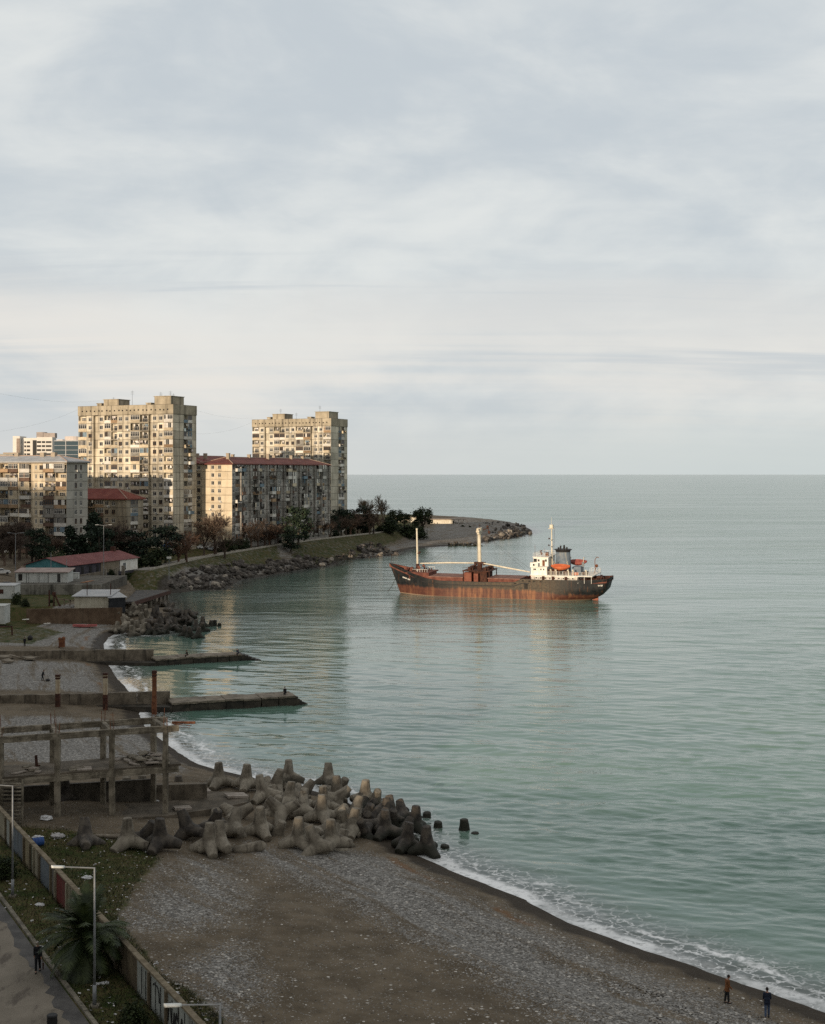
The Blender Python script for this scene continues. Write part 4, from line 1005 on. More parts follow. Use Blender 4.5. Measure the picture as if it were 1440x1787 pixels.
    for x in (28.7, 36.5):
        for y in (-3.2, 3.2): b.tube((x, y, 3.8), (x, y, 7.3), .16, .16, 6)
    b.build('winch_platform', M['rust_dark'], root)
    for (x, y) in ((34.8, 1.8), (35.0, -1.8), (30.2, 1.9), (30.0, -1.8)):
        b = MB(); b.tube((x, y-.8, 8.05), (x, y+.8, 8.05), .42, .42, 10); b.box((x, y-.95, 7.95), (.9, .18, 1.0)); b.box((x, y+.95, 7.95), (.9, .18, 1.0)); b.box((x-.6, y, 7.8), (.5, .7, .7)); b.build('cargo_winch', M['rust_dark'], root)
    b = MB()
    for k in range(9):
        x = 28.7+k*.98
        for y in (-3.4, 3.4): b.tube((x, y, 7.45), (x, y, 8.35), .04, .04, 5)
    for y in (-3.4, 3.4): b.tube((28.7, y, 8.32), (36.5, y, 8.32), .035, .035, 5)
    b.build('platform_rail', M['rust_dark'], root)
    b = MB(); b.tube((32.6, 0, 7.3), (32.6, 0, 9.6), .75, .72, 14); b.box((32.6, 0, 9.35), (3.2, 1.2, .35)); b.box((33.9, 0, 9.1), (.6, .8, .9)); b.box((31.3, 0, 9.1), (.6, .8, .9)); b.build('boom_step', M['rust_dark'], root)
    b = MB(); b.tube((32.6, 0, 9.6), (32.6, 0, 18.3), .52, .40, 16); b.tube((32.6, 0, 18.3), (32.6, 0, 19.1), .52, .52, 16); b.box((32.6, 0, 18.2), (.9, 3.0, .5)); b.box((32.6, 0, 17.6), (.7, 2.0, .4))
    for y in (-1.4, 1.4): b.box((32.6, y, 18.7), (.6, .3, .7))
    mm = b.build('main_mast', crm, root)
    b = MB(); b.tube((32.0, -1.3, 18.4), (30.4, -2.0, 18.9), .12, .12, 6); b.tube((30.5, -1.95, 17.6), (30.5, -1.95, 19.4), .1, .1, 6); b.blob((30.3, -2.0, 17.7), .45, 8, 5); b.blob((30.7, -1.8, 19.3), .4, 8, 5); b.tube((32.6, 0, 19.1), (32.6, 0, 20.0), .06, .05, 5); b.build('mast_light', M['rust_dark'], mm)
    b = MB()
    for k in range(18): b.box((33.15, .25, 10+k*.45), (.05, .45, .04))
    b.tube((33.2, .02, 9.8), (33.05, .02, 18), .03, .03, 4); b.tube((33.2, .48, 9.8), (33.05, .48, 18), .03, .03, 4); b.build('ladder', crm, mm)
    b = MB(); b.tube((51.8, 0, 6.3), (51.8, 0, 18.3), .33, .22, 14); b.tube((51.8, 0, 18.3), (51.8, 0, 18.7), .3, .3, 10); fm = b.build('fore_mast', crm, root)
    b = MB(); b.box((51.4, 0, 11.6), (.8, .5, .3)); b.blob((51.0, 0, 11.9), .28, 8, 5); b.tube((51.8, 0, 7.0), (51.8, 0, 8.6), .55, .5, 10); b.build('mast_fitting', M['rust_dark'], fm)
    b = MB(); b.tube((34.0, .3, 9.25), (42, .3, 9.15), .16, .22, 10); b.tube((42, .3, 9.15), (50.8, .3, 8.75), .22, .15, 10); b.build('cargo_boom', crm, root)
    b = MB(); b.tube((31.2, .6, 9.25), (24, 1.0, 8.2), .17, .24, 10); b.tube((24, 1.0, 8.2), (17.2, 1.4, 7.25), .24, .16, 10); b.build('cargo_boom', crm, root)
    b = MB()
    for a, c in (((32.9, 0, 18.3), (49.0, .3, 9.0)), ((32.9, .5, 18.0), (47.0, .3, 9.0)), ((32.3, .3, 18.3), (18.5, 1.2, 7.6)), ((32.3, -.3, 18.0), (17.6, -1, 7.6)), ((51.8, 0, 17.8), (59.6, 0, 8.6))):
        b.tube(a, c, .028, .028, 4, False)
    b.build('rigging', M['cable'], root)
    # ---- superstructure
    up = MB()
    up.box((9.3, 0, 6.0), (13.2, 9.4, 1.7)); lo = up.build('poop_house', wh, root)
    for k in range(9):
        b = MB(); x = 4.0+k*1.3; b.tube((x, 4.66, 6.15), (x, 4.76, 6.15), .2, .2, 8); b.build('porthole', M['dark'], lo)
    b = MB(); b.box((12.4, 4.72, 5.95), (.8, .06, 1.4)); b.box((9.6, 4.72, 5.95), (.8, .06, 1.4)); b.box((5.9, 4.72, 5.95), (.8, .06, 1.4)); b.build('door', M['rust_dark'], lo)
    b = MB(); b.box((7.2, 0, 6.93), (17.8, 10.6, .18)); b.build('boat_deck', wh, root)
    b = MB()
    for x in (-1.4, .6, 2.4):
        for y in (-5.1, 5.1): b.tube((x, y, 5.0), (x, y, 6.9), .07, .07, 6)
    b.build('deck_post', wh, root)
    b = MB(); b.box((13.6, 0, 8.05), (4.6, 9.6, 2.1)); mt = b.build('accommodation', wh, root)
    for x in (12.2, 13.0, 14.6, 15.0):
        b = MB(); b.box((x, 4.82, 8.5), (.32, .06, .42)); b.build('porthole', M['dark'], mt)
    for y in np.arange(-3.6, 3.7, 1.2):
        b = MB(); b.box((15.92, y, 8.4), (.06, .42, .5)); b.build('porthole', M['dark'], mt)
    b = MB(); b.box((13.6, 0, 9.16), (5.0, 10.2, .12)); b.box((14.9, 4.95, 9.75), (2.2, .12, 1.2)); b.box((14.9, -4.95, 9.75), (2.2, .12, 1.2)); b.box((16.0, 0, 9.7), (.12, 10, 1.1)); b.build('bridge_wing', wh, root)
    b = MB(); b.tube((15.0, 4.99, 9.72), (15.0, 5.06, 9.72), .28, .28, 10); b.tube((14.4, 4.99, 9.9), (14.4, 5.03, 9.9), .1, .1, 6); b.build('lifebuoy', M['dark'], root)
    b = MB(); b.box((13.4, 0, 10.45), (4.3, 7.0, 2.4)); wb = b.build('wheelhouse', wh, root)
    for x, w_ in ((15.0, .9), (14.0, .5), (11.9, .5)):
        b = MB(); b.box((x, 3.52, 10.8), (w_, .06, .9 if w_ > .6 else .6)); b.build('window', M['glass'], wb)
    for y in np.arange(-2.9, 3.0, .97):
        b = MB(); b.box((15.57, y, 10.85), (.06, .72, .8)); b.build('window', M['glass'], wb)
    b = MB(); b.box((12.6, 3.52, 10.1), (.7, .06, 1.6)); b.build('door', M['rust'], wb)
    b = MB(); b.box((13.4, 0, 11.72), (4.7, 7.5, .14)); b.build('wheelhouse_roof', wh, root)
    def rail(pts, z, h_=1.0, n=2, step=.9, mat=wh, nm='railing', r0=.035):
        b = MB()
        for a, c in zip(pts[:-1], pts[1:]):
            a = Vector(a); c = Vector(c); k = max(1, int((c-a).length/step))
            for i in range(k+1): p = a.lerp(c, i/k); b.tube((p.x, p.y, z), (p.x, p.y, z+h_), r0, r0, 5)
            for j in range(1, n+1): b.tube((a.x, a.y, z+h_*j/n), (c.x, c.y, z+h_*j/n), r0*.8, r0*.8, 4)
        return b.build(nm, mat, root)
    rail([(11.2, 3.6, 0), (15.6, 3.6, 0), (15.6, -3.6, 0), (11.2, -3.6, 0), (11.2, 3.6, 0)], 11.78)
    rail([(11.2, 5.2, 0), (-1.5, 5.2, 0), (-1.5, -5.2, 0), (11.2, -5.2, 0)], 7.0, 1.05, 3)
    rail([(17.0, 5.3, 0), (6, 5.4, 0), (0, 5.0, 0), (-3.2, 4.3, 0), (-5.2, 3.6, 0), (-5.3, -3.6, 0)], 5.75, .7, 2, 1.1, M['rust_dark'])
    b = MB(); b.box((12.2, 1.2, 12.3), (.8, .8, 1.0)); b.tube((14.6, -1, 11.8), (14.6, -1, 13.1), .1, .08, 6); b.box((14.6, -1, 12.9), (.3, 1.6, .18)); b.tube((15.2, 2.9, 11.8), (15.2, 2.9, 15.0), .05, .03, 5); b.tube((12.5, 2.9, 11.8), (12.5, 2.9, 14.2), .04, .03, 5); b.blob((13.5, 2.4, 12.6), .35, 8, 5); b.build('bridge_equipment', M['rust'], root)
    # radar mast
    b = MB(); b.tube((11.0, .5, 6.9), (11.0, .5, 20.2), .24, .16, 10); b.box((11, .5, 19.3), (1.4, 1.5, .14)); b.box((11, .5, 19.9), (.9, .9, .9)); b.tube((11, .5, 20.2), (11, .5, 22.4), .05, .03, 5); b.box((11, .5, 16.2), (.25, 2.2, .12)); b.box((11, .5, 14.4), (.25, 2.6, .12))
    rm = b.build('radar_mast', crm, root)
    b = MB(); b.blob((11.5, 1.4, 16.6), .25, 6, 4); b.blob((11.5, 1.7, 14.8), .25, 6, 4); b.tube((10.5, .5, 12), (10.2, .5, 19), .04, .04, 4); b.build('mast_light', M['rust_dark'], rm)
    # funnel
    fb = pm('funnel_blue', (.085, .12, .16), (.16, .19, .22), .6, .6, streak=((.30, .29, .26), .8, .9))
    b = MB(); ring = lambda z, rx, ry: [b.vert((7.9+rx*math.cos(2*math.pi*k/24), ry*math.sin(2*math.pi*k/24), z)) for k in range(24)]
    lv = [ring(6.9, 2.15, 1.6), ring(9.6, 2.15, 1.6), ring(12.9, 2.0, 1.5)]
    for r0, r1 in zip(lv[:-1], lv[1:]):
        for k in range(24): b.fidx((r0[k], r0[(k+1) % 24], r1[(k+1) % 24], r1[k]))
    fn = b.build('funnel', fb, root, smooth=True)
    b = MB(); lv = [ring(12.9, 2.05, 1.55), ring(13.3, 2.15, 1.65), ring(13.5, 2.5, 1.9), ring(13.62, 2.5, 1.9), ring(13.6, .1, .1)]
    for r0, r1 in zip(lv[:-1], lv[1:]):
        for k in range(24): b.fidx((r0[k], r0[(k+1) % 24], r1[(k+1) % 24], r1[k]))
    for x, y, q in ((8.6, .3, 1.1), (7.8, -.4, 1.2), (7.5, .4, 1.0), (6.9, 0, .7), (9.3, 0, .6)): b.tube((x, y, 13.4), (x-.1, y, 13.5+q), .24, .24, 8)
    b.build('funnel_top', blk, fn)
    def lifeboat(x, y, z, col, nm):
        b = MB(); n = 14; g = []
        for i in range(n+1):
            t = i/n; s = math.sin(math.pi*min(max(t, .03), .97))**.55; row = []
            for k in range(9):
                a = math.pi*k/8; row.append(b.vert((x-2.7+5.4*t, y+1.05*s*math.cos(a), z-.95*s*math.sin(a)+.25*abs(2*t-1)**2)))
            g.append(row)
        for i in range(n):
            for k in range(8): b.fidx((g[i][k], g[i][k+1], g[i+1][k+1], g[i+1][k]))
            b.fidx((g[i][0], g[i+1][0], g[i+1][8], g[i][8]))
        o = b.build('lifeboat', col, root, smooth=True)
        c = MB()
        for i in range(n):
            t = i/n; s0 = math.sin(math.pi*min(max(t, .03), .97))**.55; s1 = math.sin(math.pi*min(max((i+1)/n, .03), .97))**.55
            P_ = lambda t_, s_, sg, hh_: (x-2.7+5.4*t_, y+1.0*s_*sg*hh_, z+(1-hh_)*.8*s_+.25*abs(2*t_-1)**2+.02)
            t2 = (i+1)/n
            for sg in (1, -1):
                for a_, b_ in ((1, .6), (.6, 0)):
                    f = (P_(t, s0, sg, a_), P_(t2, s1, sg, a_), P_(t2, s1, sg, b_), P_(t, s0, sg, b_)); c.face(f if sg > 0 else f[::-1])
        c.build('boat_cover', col, o)
        d = MB()
        for xx in (x-1.9, x+1.9):
            sg = 1 if y > 0 else -1
            d.path([(xx, y-.9*sg, 6.9), (xx, y-.9*sg, z+.6), (xx, y-.3*sg, z+1.4), (xx, y+.2*sg, z+1.3)], .09, 6); d.tube((xx, y+.1*sg, z+1.3), (xx, y, z), .03, .03, 4)
        d.build('davit', crm, o)
    lifeboat(7.3, 4.9, 9.35, pm('lifeboat_orange', (.42, .085, .03), (.52, .14, .05), .9, .5), 'a')
    lifeboat(5.0, -4.6, 9.6, pm('lifeboat_red', (.21, .045, .035), (.29, .08, .06), .9, .5), 'b')
    b = MB(); b.box((3.6, .4, 8.0), (2.4, 3.0, 2.1)); b.tube((2.2, .2, 9.0), (2.2, .2, 10.2), .35, .35, 8); b.build('engine_casing', fb, root)
    b = MB(); b.box((9.5, 2.8, 7.7), (3.2, 2.2, 1.5)); b.box((6.2, 2.6, 7.5), (1.6, 1.8, 1.2)); b.box((1.2, 1.5, 7.4), (1.2, 2.5, .8)); b.build('deck_locker', M['rust_dark'], root)
    b = MB(); b.tube((4.4, 3.6, 7.4), (2.6, 3.6, 7.4), .42, .42, 10); b.build('raft_canister', pm('raft_orange', (.42, .11, .045), (.5, .16, .07), 1, .5), root)
    for x, y in ((10.2, 4.4), (5.2, 4.6), (3.9, 4.4), (8.6, 4.7), (0.2, 4.4)):
        b = MB(); b.tube((x, y, 6.95), (x, y, 8.3), .16, .16, 7); b.tube((x, y, 8.3), (x+.25, y, 8.5), .24, .3, 8); b.build('ventilator', crm, root)
    b = MB(); b.path([(-.4, -3, 7), (-.4, -3, 10.5), (-.9, -3, 11.3), (-1.5, -3, 11.2)], .10, 6); b.path([(-1.0, 1, 7), (-1.8, 1, 9.2)], .08, 6); b.blob((-1.9, 1, 9.4), .45, 8, 5); b.path([(-.2, 3, 7), (-2.2, 3, 5.8)], .07, 5); b.path([(-.2, -1, 7), (-2.4, -1, 5.8)], .07, 5); b.build('stern_gear', M['rust'], root)
    for x, y in ((-2.6, 2.6), (-3.8, 1.0), (-3.6, -2.0), (-1.6, 3.4), (1.0, 4.6)):
        b = MB(); b.tube((x, y, 5.0), (x, y, 6.3), .24, .24, 8); b.tube((x-.8, y, 5.0), (x-.8, y, 6.3), .24, .24, 8); b.build('mooring_bitt', M['rust_dark'], root)
    b = MB(); b.box((-2.6, 0, 5.9), (1.8, 2.8, 1.2)); b.tube((-2.6, -1.6, 6.2), (-2.6, 1.6, 6.2), .5, .5, 10); b.build('windlass', M['rust_dark'], root)
    b = MB(); b.box((-1.2, 0, .1), (1.6, .28, 2.2)); b.build('rudder', pm('rudder_red', (.24, .075, .045), (.32, .12, .08), .9, .7), root)
    # washed-out names: rows of pale strokes, too faded to read
    for (t0, t1, q0, n) in ((.905, .945, .72, 9), (.012, .03, .78, 6)):
        b = MB(); r_ = random.Random(8)
        for k in range(n):
            t = t0+(t1-t0)*k/n; p = pt(t, q0)
            if k == 3: continue
            for dx in (0, .16): b.box((p[0]+dx, p[1]+.05, p[2]+r_.uniform(-.03, .03)), (.07, .10, .38))
            b.box((p[0]+.08, p[1]+.05, p[2]+r_.choice((-.15, 0, .15))), (.16, .095, .07))
        b.build('lettering', M['white_paint'], h)
    # fairlead openings and scupper stains
    b = MB()
    for t in (.33, .36, .31, .395, .28): p = pt(t, .93); b.box((p[0], p[1]+.01, p[2]), (.55, .12, .3))
    p = pt(.345, .72); b.box((p[0], p[1]+.01, p[2]), (1.0, .14, 1.5)); p = pt(.93, .62); b.tube((p[0], p[1]-.1, p[2]), (p[0], p[1]+.1, p[2]), .3, .3, 8)
    b.build('hull_opening', M['dark'], h)
    root.scale = (.975, 1.0, 1.0)
    return root
ship = build_ship()
def anchor_chain():
    a = P(676, 1033, 0); mw = Matrix.Translation(ship.location) @ ship.rotation_euler.to_matrix().to_4x4() @ Matrix.Diagonal((.975, 1, 1, 1)); e = mw @ Vector((58.2, 1.15, 4.7))
    b = MB(a)
    pts = [a.lerp(e, k/14)+Vector((0, 0, -.5*math.sin(math.pi*k/14))) for k in range(15)]; pts[0].z = -1
    b.path(pts, .07, 5); o = b.build('anchor_chain', M['cable']); tag(o, 'thin dark anchor chain running from the bow down into the water', 'chain')
anchor_chain()
# ================================================================== tetrapods
TS = .98
def make_tetra(seed):
    rng = random.Random(seed); b = MB()
    dirs = [Vector((0, 0, 1))]
    for k in range(3):
        a = 2*math.pi*k/3; dirs.append(Vector((math.cos(a)*.943, math.sin(a)*.943, -.333)))
    for d in dirs:                       # each arm is a flared cone
        x = d.orthogonal().normalized(); y = d.cross(x); n = 16; prev = None
        for (l_, r_) in ((-.2, .45), (.28, .67), (.58, .61), (1.0, .525), (1.42, .455), (1.76, .405), (1.86, .39)):
            ring = [b.vert(d*l_+(x*math.cos(2*math.pi*k/n)+y*math.sin(2*math.pi*k/n))*r_) for k in range(n)]
            if prev:
                for k in range(n): b.fidx((prev[k], prev[(k+1) % n], ring[(k+1) % n], ring[k]))
            else: b.fidx(ring[::-1])
            prev = ring
        b.fidx(prev)
    b.blob((0, 0, 0), .75, 16, 10)
    o = b.build('tmp', M['tetra']); md = o.modifiers.new('r', 'REMESH'); md.mode = 'VOXEL'; md.voxel_size = .065
    sm = o.modifiers.new('s', 'SMOOTH'); sm.factor = .5; sm.iterations = 1
    dg = bpy.context.evaluated_depsgraph_get(); me = bpy.data.meshes.new_from_object(o.evaluated_get(dg)); me.name = 'tetrapod'
    old = o.data; bpy.data.objects.remove(o); bpy.data.meshes.remove(old)
    rr = np.random.RandomState(seed); co = np.empty(len(me.vertices)*3); me.vertices.foreach_get('co', co); co = co.reshape(-1, 3)
    co += .03*np.sin(co[:, [1, 2, 0]]*3.1+rr.rand(3)*6); co += rr.randn(*co.shape)*.006
    me.vertices.foreach_set('co', co.ravel()); me.polygons.foreach_set('use_smooth', np.ones(len(me.polygons), bool))
    me.materials.clear(); me.materials.append(M['tetra']); me.update(); return me
TET = [make_tetra(1), make_tetra(2)]
TETW = []
for me in TET:
    m2 = me.copy(); m2.materials.clear(); m2.materials.append(M['tetra_wet']); TETW.append(m2)
BASE = .333*1.86+.37                       # centre height when standing on three arms
TOPH = BASE+1.86
def tetra(p, tilt=0.0, az=0.0, yaw=0.0, label=None, group='tetrapods of the near groyne', wet=False, s=1.0, k=0):
    q = Quaternion((math.cos(az), math.sin(az), 0), tilt) @ Quaternion((0, 0, 1), yaw)
    o = inst('tetrapod', (TETW if wet else TET)[k % 2], None, p, q.to_euler(), s*TS)
    return tag(o, label, 'tetrapod', group)
# photo position of the upper end of each block (crop pixels / 2.8235 + origin), tilt in degrees, tilt axis, label
NEAR = [
 (145,80,2,0,'upright pale tetrapod standing alone at the landward end of the back row',0),(285,88,4,40,'upright tetrapod second from the landward end of the back row',0),(345,138,14,250,'tetrapod tipped a little toward its taller back row neighbour, beside the broken concrete apron',0),
 (490,66,5,10,'tallest looking tetrapod, its arm poking highest above the back row',0),(452,110,18,90,'leaning tetrapod wedged in front of the highest arm of the back row',0),(685,80,6,200,'upright brown topped tetrapod at the middle of the seaward back row',0),
 (505,172,10,120,'large tetrapod at the heart of the heap, one arm reaching toward the beach',0),(570,205,20,30,'half buried tetrapod with only a short stub showing at the heart of the heap',-.9),(660,195,8,0,'tetrapod behind the big central upright one, showing a round flat end',-.2),
 (725,145,4,300,'upright tetrapod to the seaward side of the brown topped one',0),(772,152,30,60,'dark tetrapod partly hidden behind the seaward back row',-.3),(790,190,48,100,'tetrapod tipped over on its side with a cracked pale arm',0),(870,165,8,20,'upright dark tetrapod standing high at the seaward end of the back row',.2),
 (655,238,3,0,'big upright tetrapod in the middle row, arms spread like a skirt',0),(843,238,36,150,'pale tetrapod thrown back with a lit round end, toward the seaward side',0),(970,250,14,210,'dark tetrapod in the middle of the seaward slope',0),(1035,256,38,200,'dark tetrapod leaning out over the water at the seaward slope',0),
 (1118,292,5,30,'upright dark wet tetrapod standing at the waterline',0),(385,245,46,270,'curled looking tetrapod lying beside the edge of the apron',0),(236,294,30,170,'tetrapod leaning to landward below the apron',0),(350,298,4,15,'upright tetrapod with a rounded foot in the pebbles below the apron',0),
 (470,292,78,20,'tetrapod lying flat in the middle of the heap, two arms showing',-.4),(540,350,2,0,'pale upright tetrapod standing free on the pebbles, nearest of the middle',0),(697,358,7,330,'pale tetrapod with a stained round end, just seaward of the free standing one',0),(822,302,10,90,'dark tetrapod behind the two lying arms at the beach edge',0),(965,312,4,0,'broad dark tetrapod on the wet sand slope',0),
 (810,428,95,60,'pale tetrapod lying in the pebbles with two arms raised in a V',-.55),(1085,372,8,100,'wet black tetrapod at the water edge, the landward one of the last pair',0),(1170,392,6,0,'wet tetrapod at the water edge, the seaward one of the last pair',0),
 (102,375,3,0,'upright tetrapod on the beach gravel at the landward foot of the heap',0),(150,358,16,180,'tetrapod close behind the one at the landward foot of the heap',0),(460,362,24,60,'small looking tetrapod stub deep in the front of the heap',-1.2),(590,382,26,240,'tetrapod leaning behind the pale free standing one',-.3),(630,392,70,0,'tetrapod pointing a round end straight at the beach',-.5),(765,402,20,130,'squat tetrapod sunk in gravel behind the V shaped pair of arms',-.9),
 (930,210,34,20,'black tetrapod tucked behind the seaward end of the back row',-.2),(752,300,26,310,'shadowed tetrapod in the gap at the heart of the seaward half',-.2),(312,265,60,100,'tetrapod slumped against the edge of the apron',-.2),(130,305,24,0,'dark tetrapod under the broken edge of the apron',-.2),(610,160,40,120,'tetrapod end showing low between two back row blocks',-.9),(985,235,26,190,'dark tetrapod on the crest of the seaward slope',-.1),
 (540,168,70,170,'tetrapod lying along the back of the heap',-.5),(420,180,64,30,'tetrapod half hidden behind the third back row block',-.4),(215,160,70,60,'low tetrapod arm between the two landward back row blocks',-1.3)]
for i, (cx, cy, tl, az, lab, dz) in enumerate(NEAR):
    u, v = 330+cx/2.8235, 1300+cy/2.8235
    zb = 1.0; hh_ = BASE+1.86*max(math.cos(R(tl)), .333)*1.0+.35*math.sin(R(tl))+.05
    for _ in range(20):
        p = P(u, v, zb+dz+hh_*TS); zb = .5*zb+.5*max(h1(p.x, p.y), -.35)
    rng = random.Random(i*7+1)
    p.z = zb+dz+BASE*TS*(1 if tl < 60 else .75)-.06
    # shift so that the tilted upper arm ends at the photo position
    ax = Vector((math.cos(R(az)), math.sin(R(az)), 0)); arm = Quaternion(ax, R(tl)) @ Vector((0, 0, 1.86*TS)); p.x -= arm.x; p.y -= arm.y
    seaward = u > 700 or (cx > 930)
    tetra(p, R(tl), R(az), R(rng.uniform(0, 120)), lab, wet=seaward, k=i)
rng = random.Random(52)
for i, (cx, cy) in enumerate([(905,300),(890,345),(940,360),(1000,330),(870,330),(720,330),(560,330),(880,250),(1020,300),(1060,380),(415,330),(860,395)]):
    u, v = 330+cx/2.8235, 1300+cy/2.8235; p = P(u, v, 1.6); zb = max(h1(p.x, p.y), -.3); tl = rng.choice((20, 40, 60, 75, 90)); az = rng.uniform(0, 360)
    p.z = zb+rng.uniform(.1, .7); sea = cx > 800
    tetra(p, R(tl), R(az), rng.uniform(0, 2), 'dark tetrapod packed low among the others in the seaward half of the near heap' if sea else 'tetrapod packed low among the others in the landward half of the near heap', 'packed tetrapods, seaward half' if sea else 'packed tetrapods, landward half', wet=sea, k=i)
for (cx, cy, zt, lab) in ((1355,362,1.05,'black tetrapod end standing alone in the water beyond the heap'),(1228,376,.55,'small black tetrapod tip awash between the heap and the lone one'),(1172,330,.5,'low black tetrapod tip awash at the back corner of the heap'),(1262,490,.3,'tiny dark tetrapod tip in the foam at the beach edge'),(1408,428,.12,'barely showing tetrapod tip in front of the lone one')):
    p = P(330+cx/2.8235, 1300+cy/2.8235, zt); p.z = zt-1.86*TS; tetra(p, R(5), 0, R(cx), lab, wet=True)
# landward strays, from the other crop (pixels / 3.6)
for (cx, cy, tl, az, dz, lab) in ((800,740,3,0,-.1,'upright paler tetrapod beside the driftwood log under the ruin'),(535,742,16,200,-.5,'toppled dark tetrapod overgrown at the foot of the ruin platform'),(1005,742,4,0,0,'upright tetrapod with a rough pale end between the log and the beach gravel'),(1185,684,24,260,0,'large tetrapod below the corner of the ruin platform'),(1345,668,28,30,-.2,'tetrapod leaning below the apron at the ruin corner'),(905,742,30,70,-.7,'dark tetrapod in shadow under the ruin platform edge'),(1120,478,0,0,-2.1,'tetrapod stump showing above the platform beside the ruin'),
        (790,482,6,40,-.6,'brown sunlit tetrapod tip behind the dark ruin wall'),(885,474,4,90,-.6,'paler sunlit tetrapod tip behind the dark ruin wall'),(408,492,4,0,-.7,'reddish brown tetrapod tip behind the ruin wall at the second column')):
    u, v = cx/3.6, 1220+cy/3.6; zb = 2.0
    for _ in range(20):
        p = P(u, v, zb+dz+TOPH*TS); zb = .5*zb+.5*max(h1(p.x, p.y), 0)
    p.z = zb+dz+BASE*TS-.05
    tetra(p, R(tl), R(az), R(cx*3 % 120), lab, k=int(cx), wet=cx not in (800, 790, 885))
b = MB(); p = G(430, 1487)
b.org = p; b.tube(p+Vector((-1.1, -.3, .18)), p+Vector((1.2, .4, .42)), .34, .47, 14); b.blob(p+Vector((1.2, .4, .42)), .44, 12, 6)
tag(b.build('broken_tetrapod', M['tetra'], smooth=True), 'broken off tetrapod arm lying half buried in pale pebbles', 'tetrapod')

# the farther heap
def far_heap():
    rng = random.Random(12); ox, oy, sc_ = 180, 1030, 6.545
    tops = [(300,165),(405,155),(610,168),(375,135),(690,120),(770,138),(480,155),(945,212),(1020,238),(1140,292),(215,225),(350,325),(505,225),(560,285),(655,255),(730,245),(850,212),(990,325),(935,395),(400,335),(250,300),(150,350),(740,300),(820,300),(1060,330),(1130,360),(900,290),(600,370),(700,370),(800,390),(460,360),(545,375),(330,395),(200,400),(870,420),(1000,410),(1080,415),(640,300),(440,250),(580,215)]
    for i, (cx, cy) in enumerate(tops):
        u, v = ox+cx/sc_, oy+cy/sc_
        tl = rng.choice((4, 10, 18, 30, 60, 75)); az = rng.uniform(0, 360)
        hh_ = BASE+1.86*max(math.cos(R(tl)), .333); zb = 1.5
        for _ in range(24):
            p = P(u, v, zb+hh_*TS); zb = .6*zb+.4*max(h1(p.x, p.y), -.4)
        p.z = zb+BASE*TS*(1 if tl < 50 else .7)-.1
        land = u < 262
        tetra(p, R(tl), R(az), rng.uniform(0, 2), ('pale grey tetrapod on the landward half of the farther heap, in front of the jetty' if land else 'dark wet tetrapod on the seaward half of the farther heap'), 'pale tetrapods of the farther heap' if land else 'dark tetrapods of the farther heap', wet=not land, k=i)
    for cx, cy, zt, lab in ((1225, 340, 1.4, 'black tetrapod standing apart in the water off the farther heap'), (1268, 338, 1.3, 'slim black tetrapod arm beside the one standing off the farther heap'), (1320, 374, .7, 'rounded tetrapod tip farthest out from the farther heap'), (728, 452, .8, 'small tetrapod tip in the water before the farther heap')):
        p = P(ox+cx/sc_, oy+cy/sc_, zt); p.z = zt-1.86*TS; tetra(p, R(8), 1, 0, lab, 'strays', wet=True)
far_heap()

# ================================================================== groynes with their walls
def strip(mb, a, b_, wd, z0, z1, side=1):
    """solid bar from a to b on the ground plane, its near face on the line a-b"""
    a = Vector((a[0], a[1])); b_ = Vector((b_[0], b_[1])); d = (b_-a).normalized(); n = Vector((-d.y, d.x))*wd*side
    mb.prism([tuple(a), tuple(b_), tuple(b_+n), tuple(a+n)], z0, z1)
def rough(o, amp, seed=0, cuts=0):
    bm = bmesh.new(); bm.from_mesh(o.data)
    if cuts: bmesh.ops.subdivide_edges(bm, edges=bm.edges[:], cuts=cuts, use_grid_fill=True)
    r_ = random.Random(seed)
    for v in bm.verts: v.co += Vector((r_.uniform(-1, 1), r_.uniform(-1, 1), r_.uniform(-1, 1)))*amp
    bm.to_mesh(o.data); bm.free(); o.data.update()
M['groyne'] = pm('groyne_concrete', (.085, .07, .052), (.20, .17, .13), .7, .92, bump=.5, bscale=4, lo=.3, hi=.7, streak=((.03, .026, .02), .8, 1.2), co='World')
M['groyne_wet'] = pm('groyne_wet', (.022, .02, .016), (.06, .05, .038), .7, .7, bump=.5, bscale=4, co='World')
M['groyne_top'] = pm('groyne_top', (.13, .11, .085), (.24, .205, .16), .6, .95, bump=.5, bscale=4, co='World')
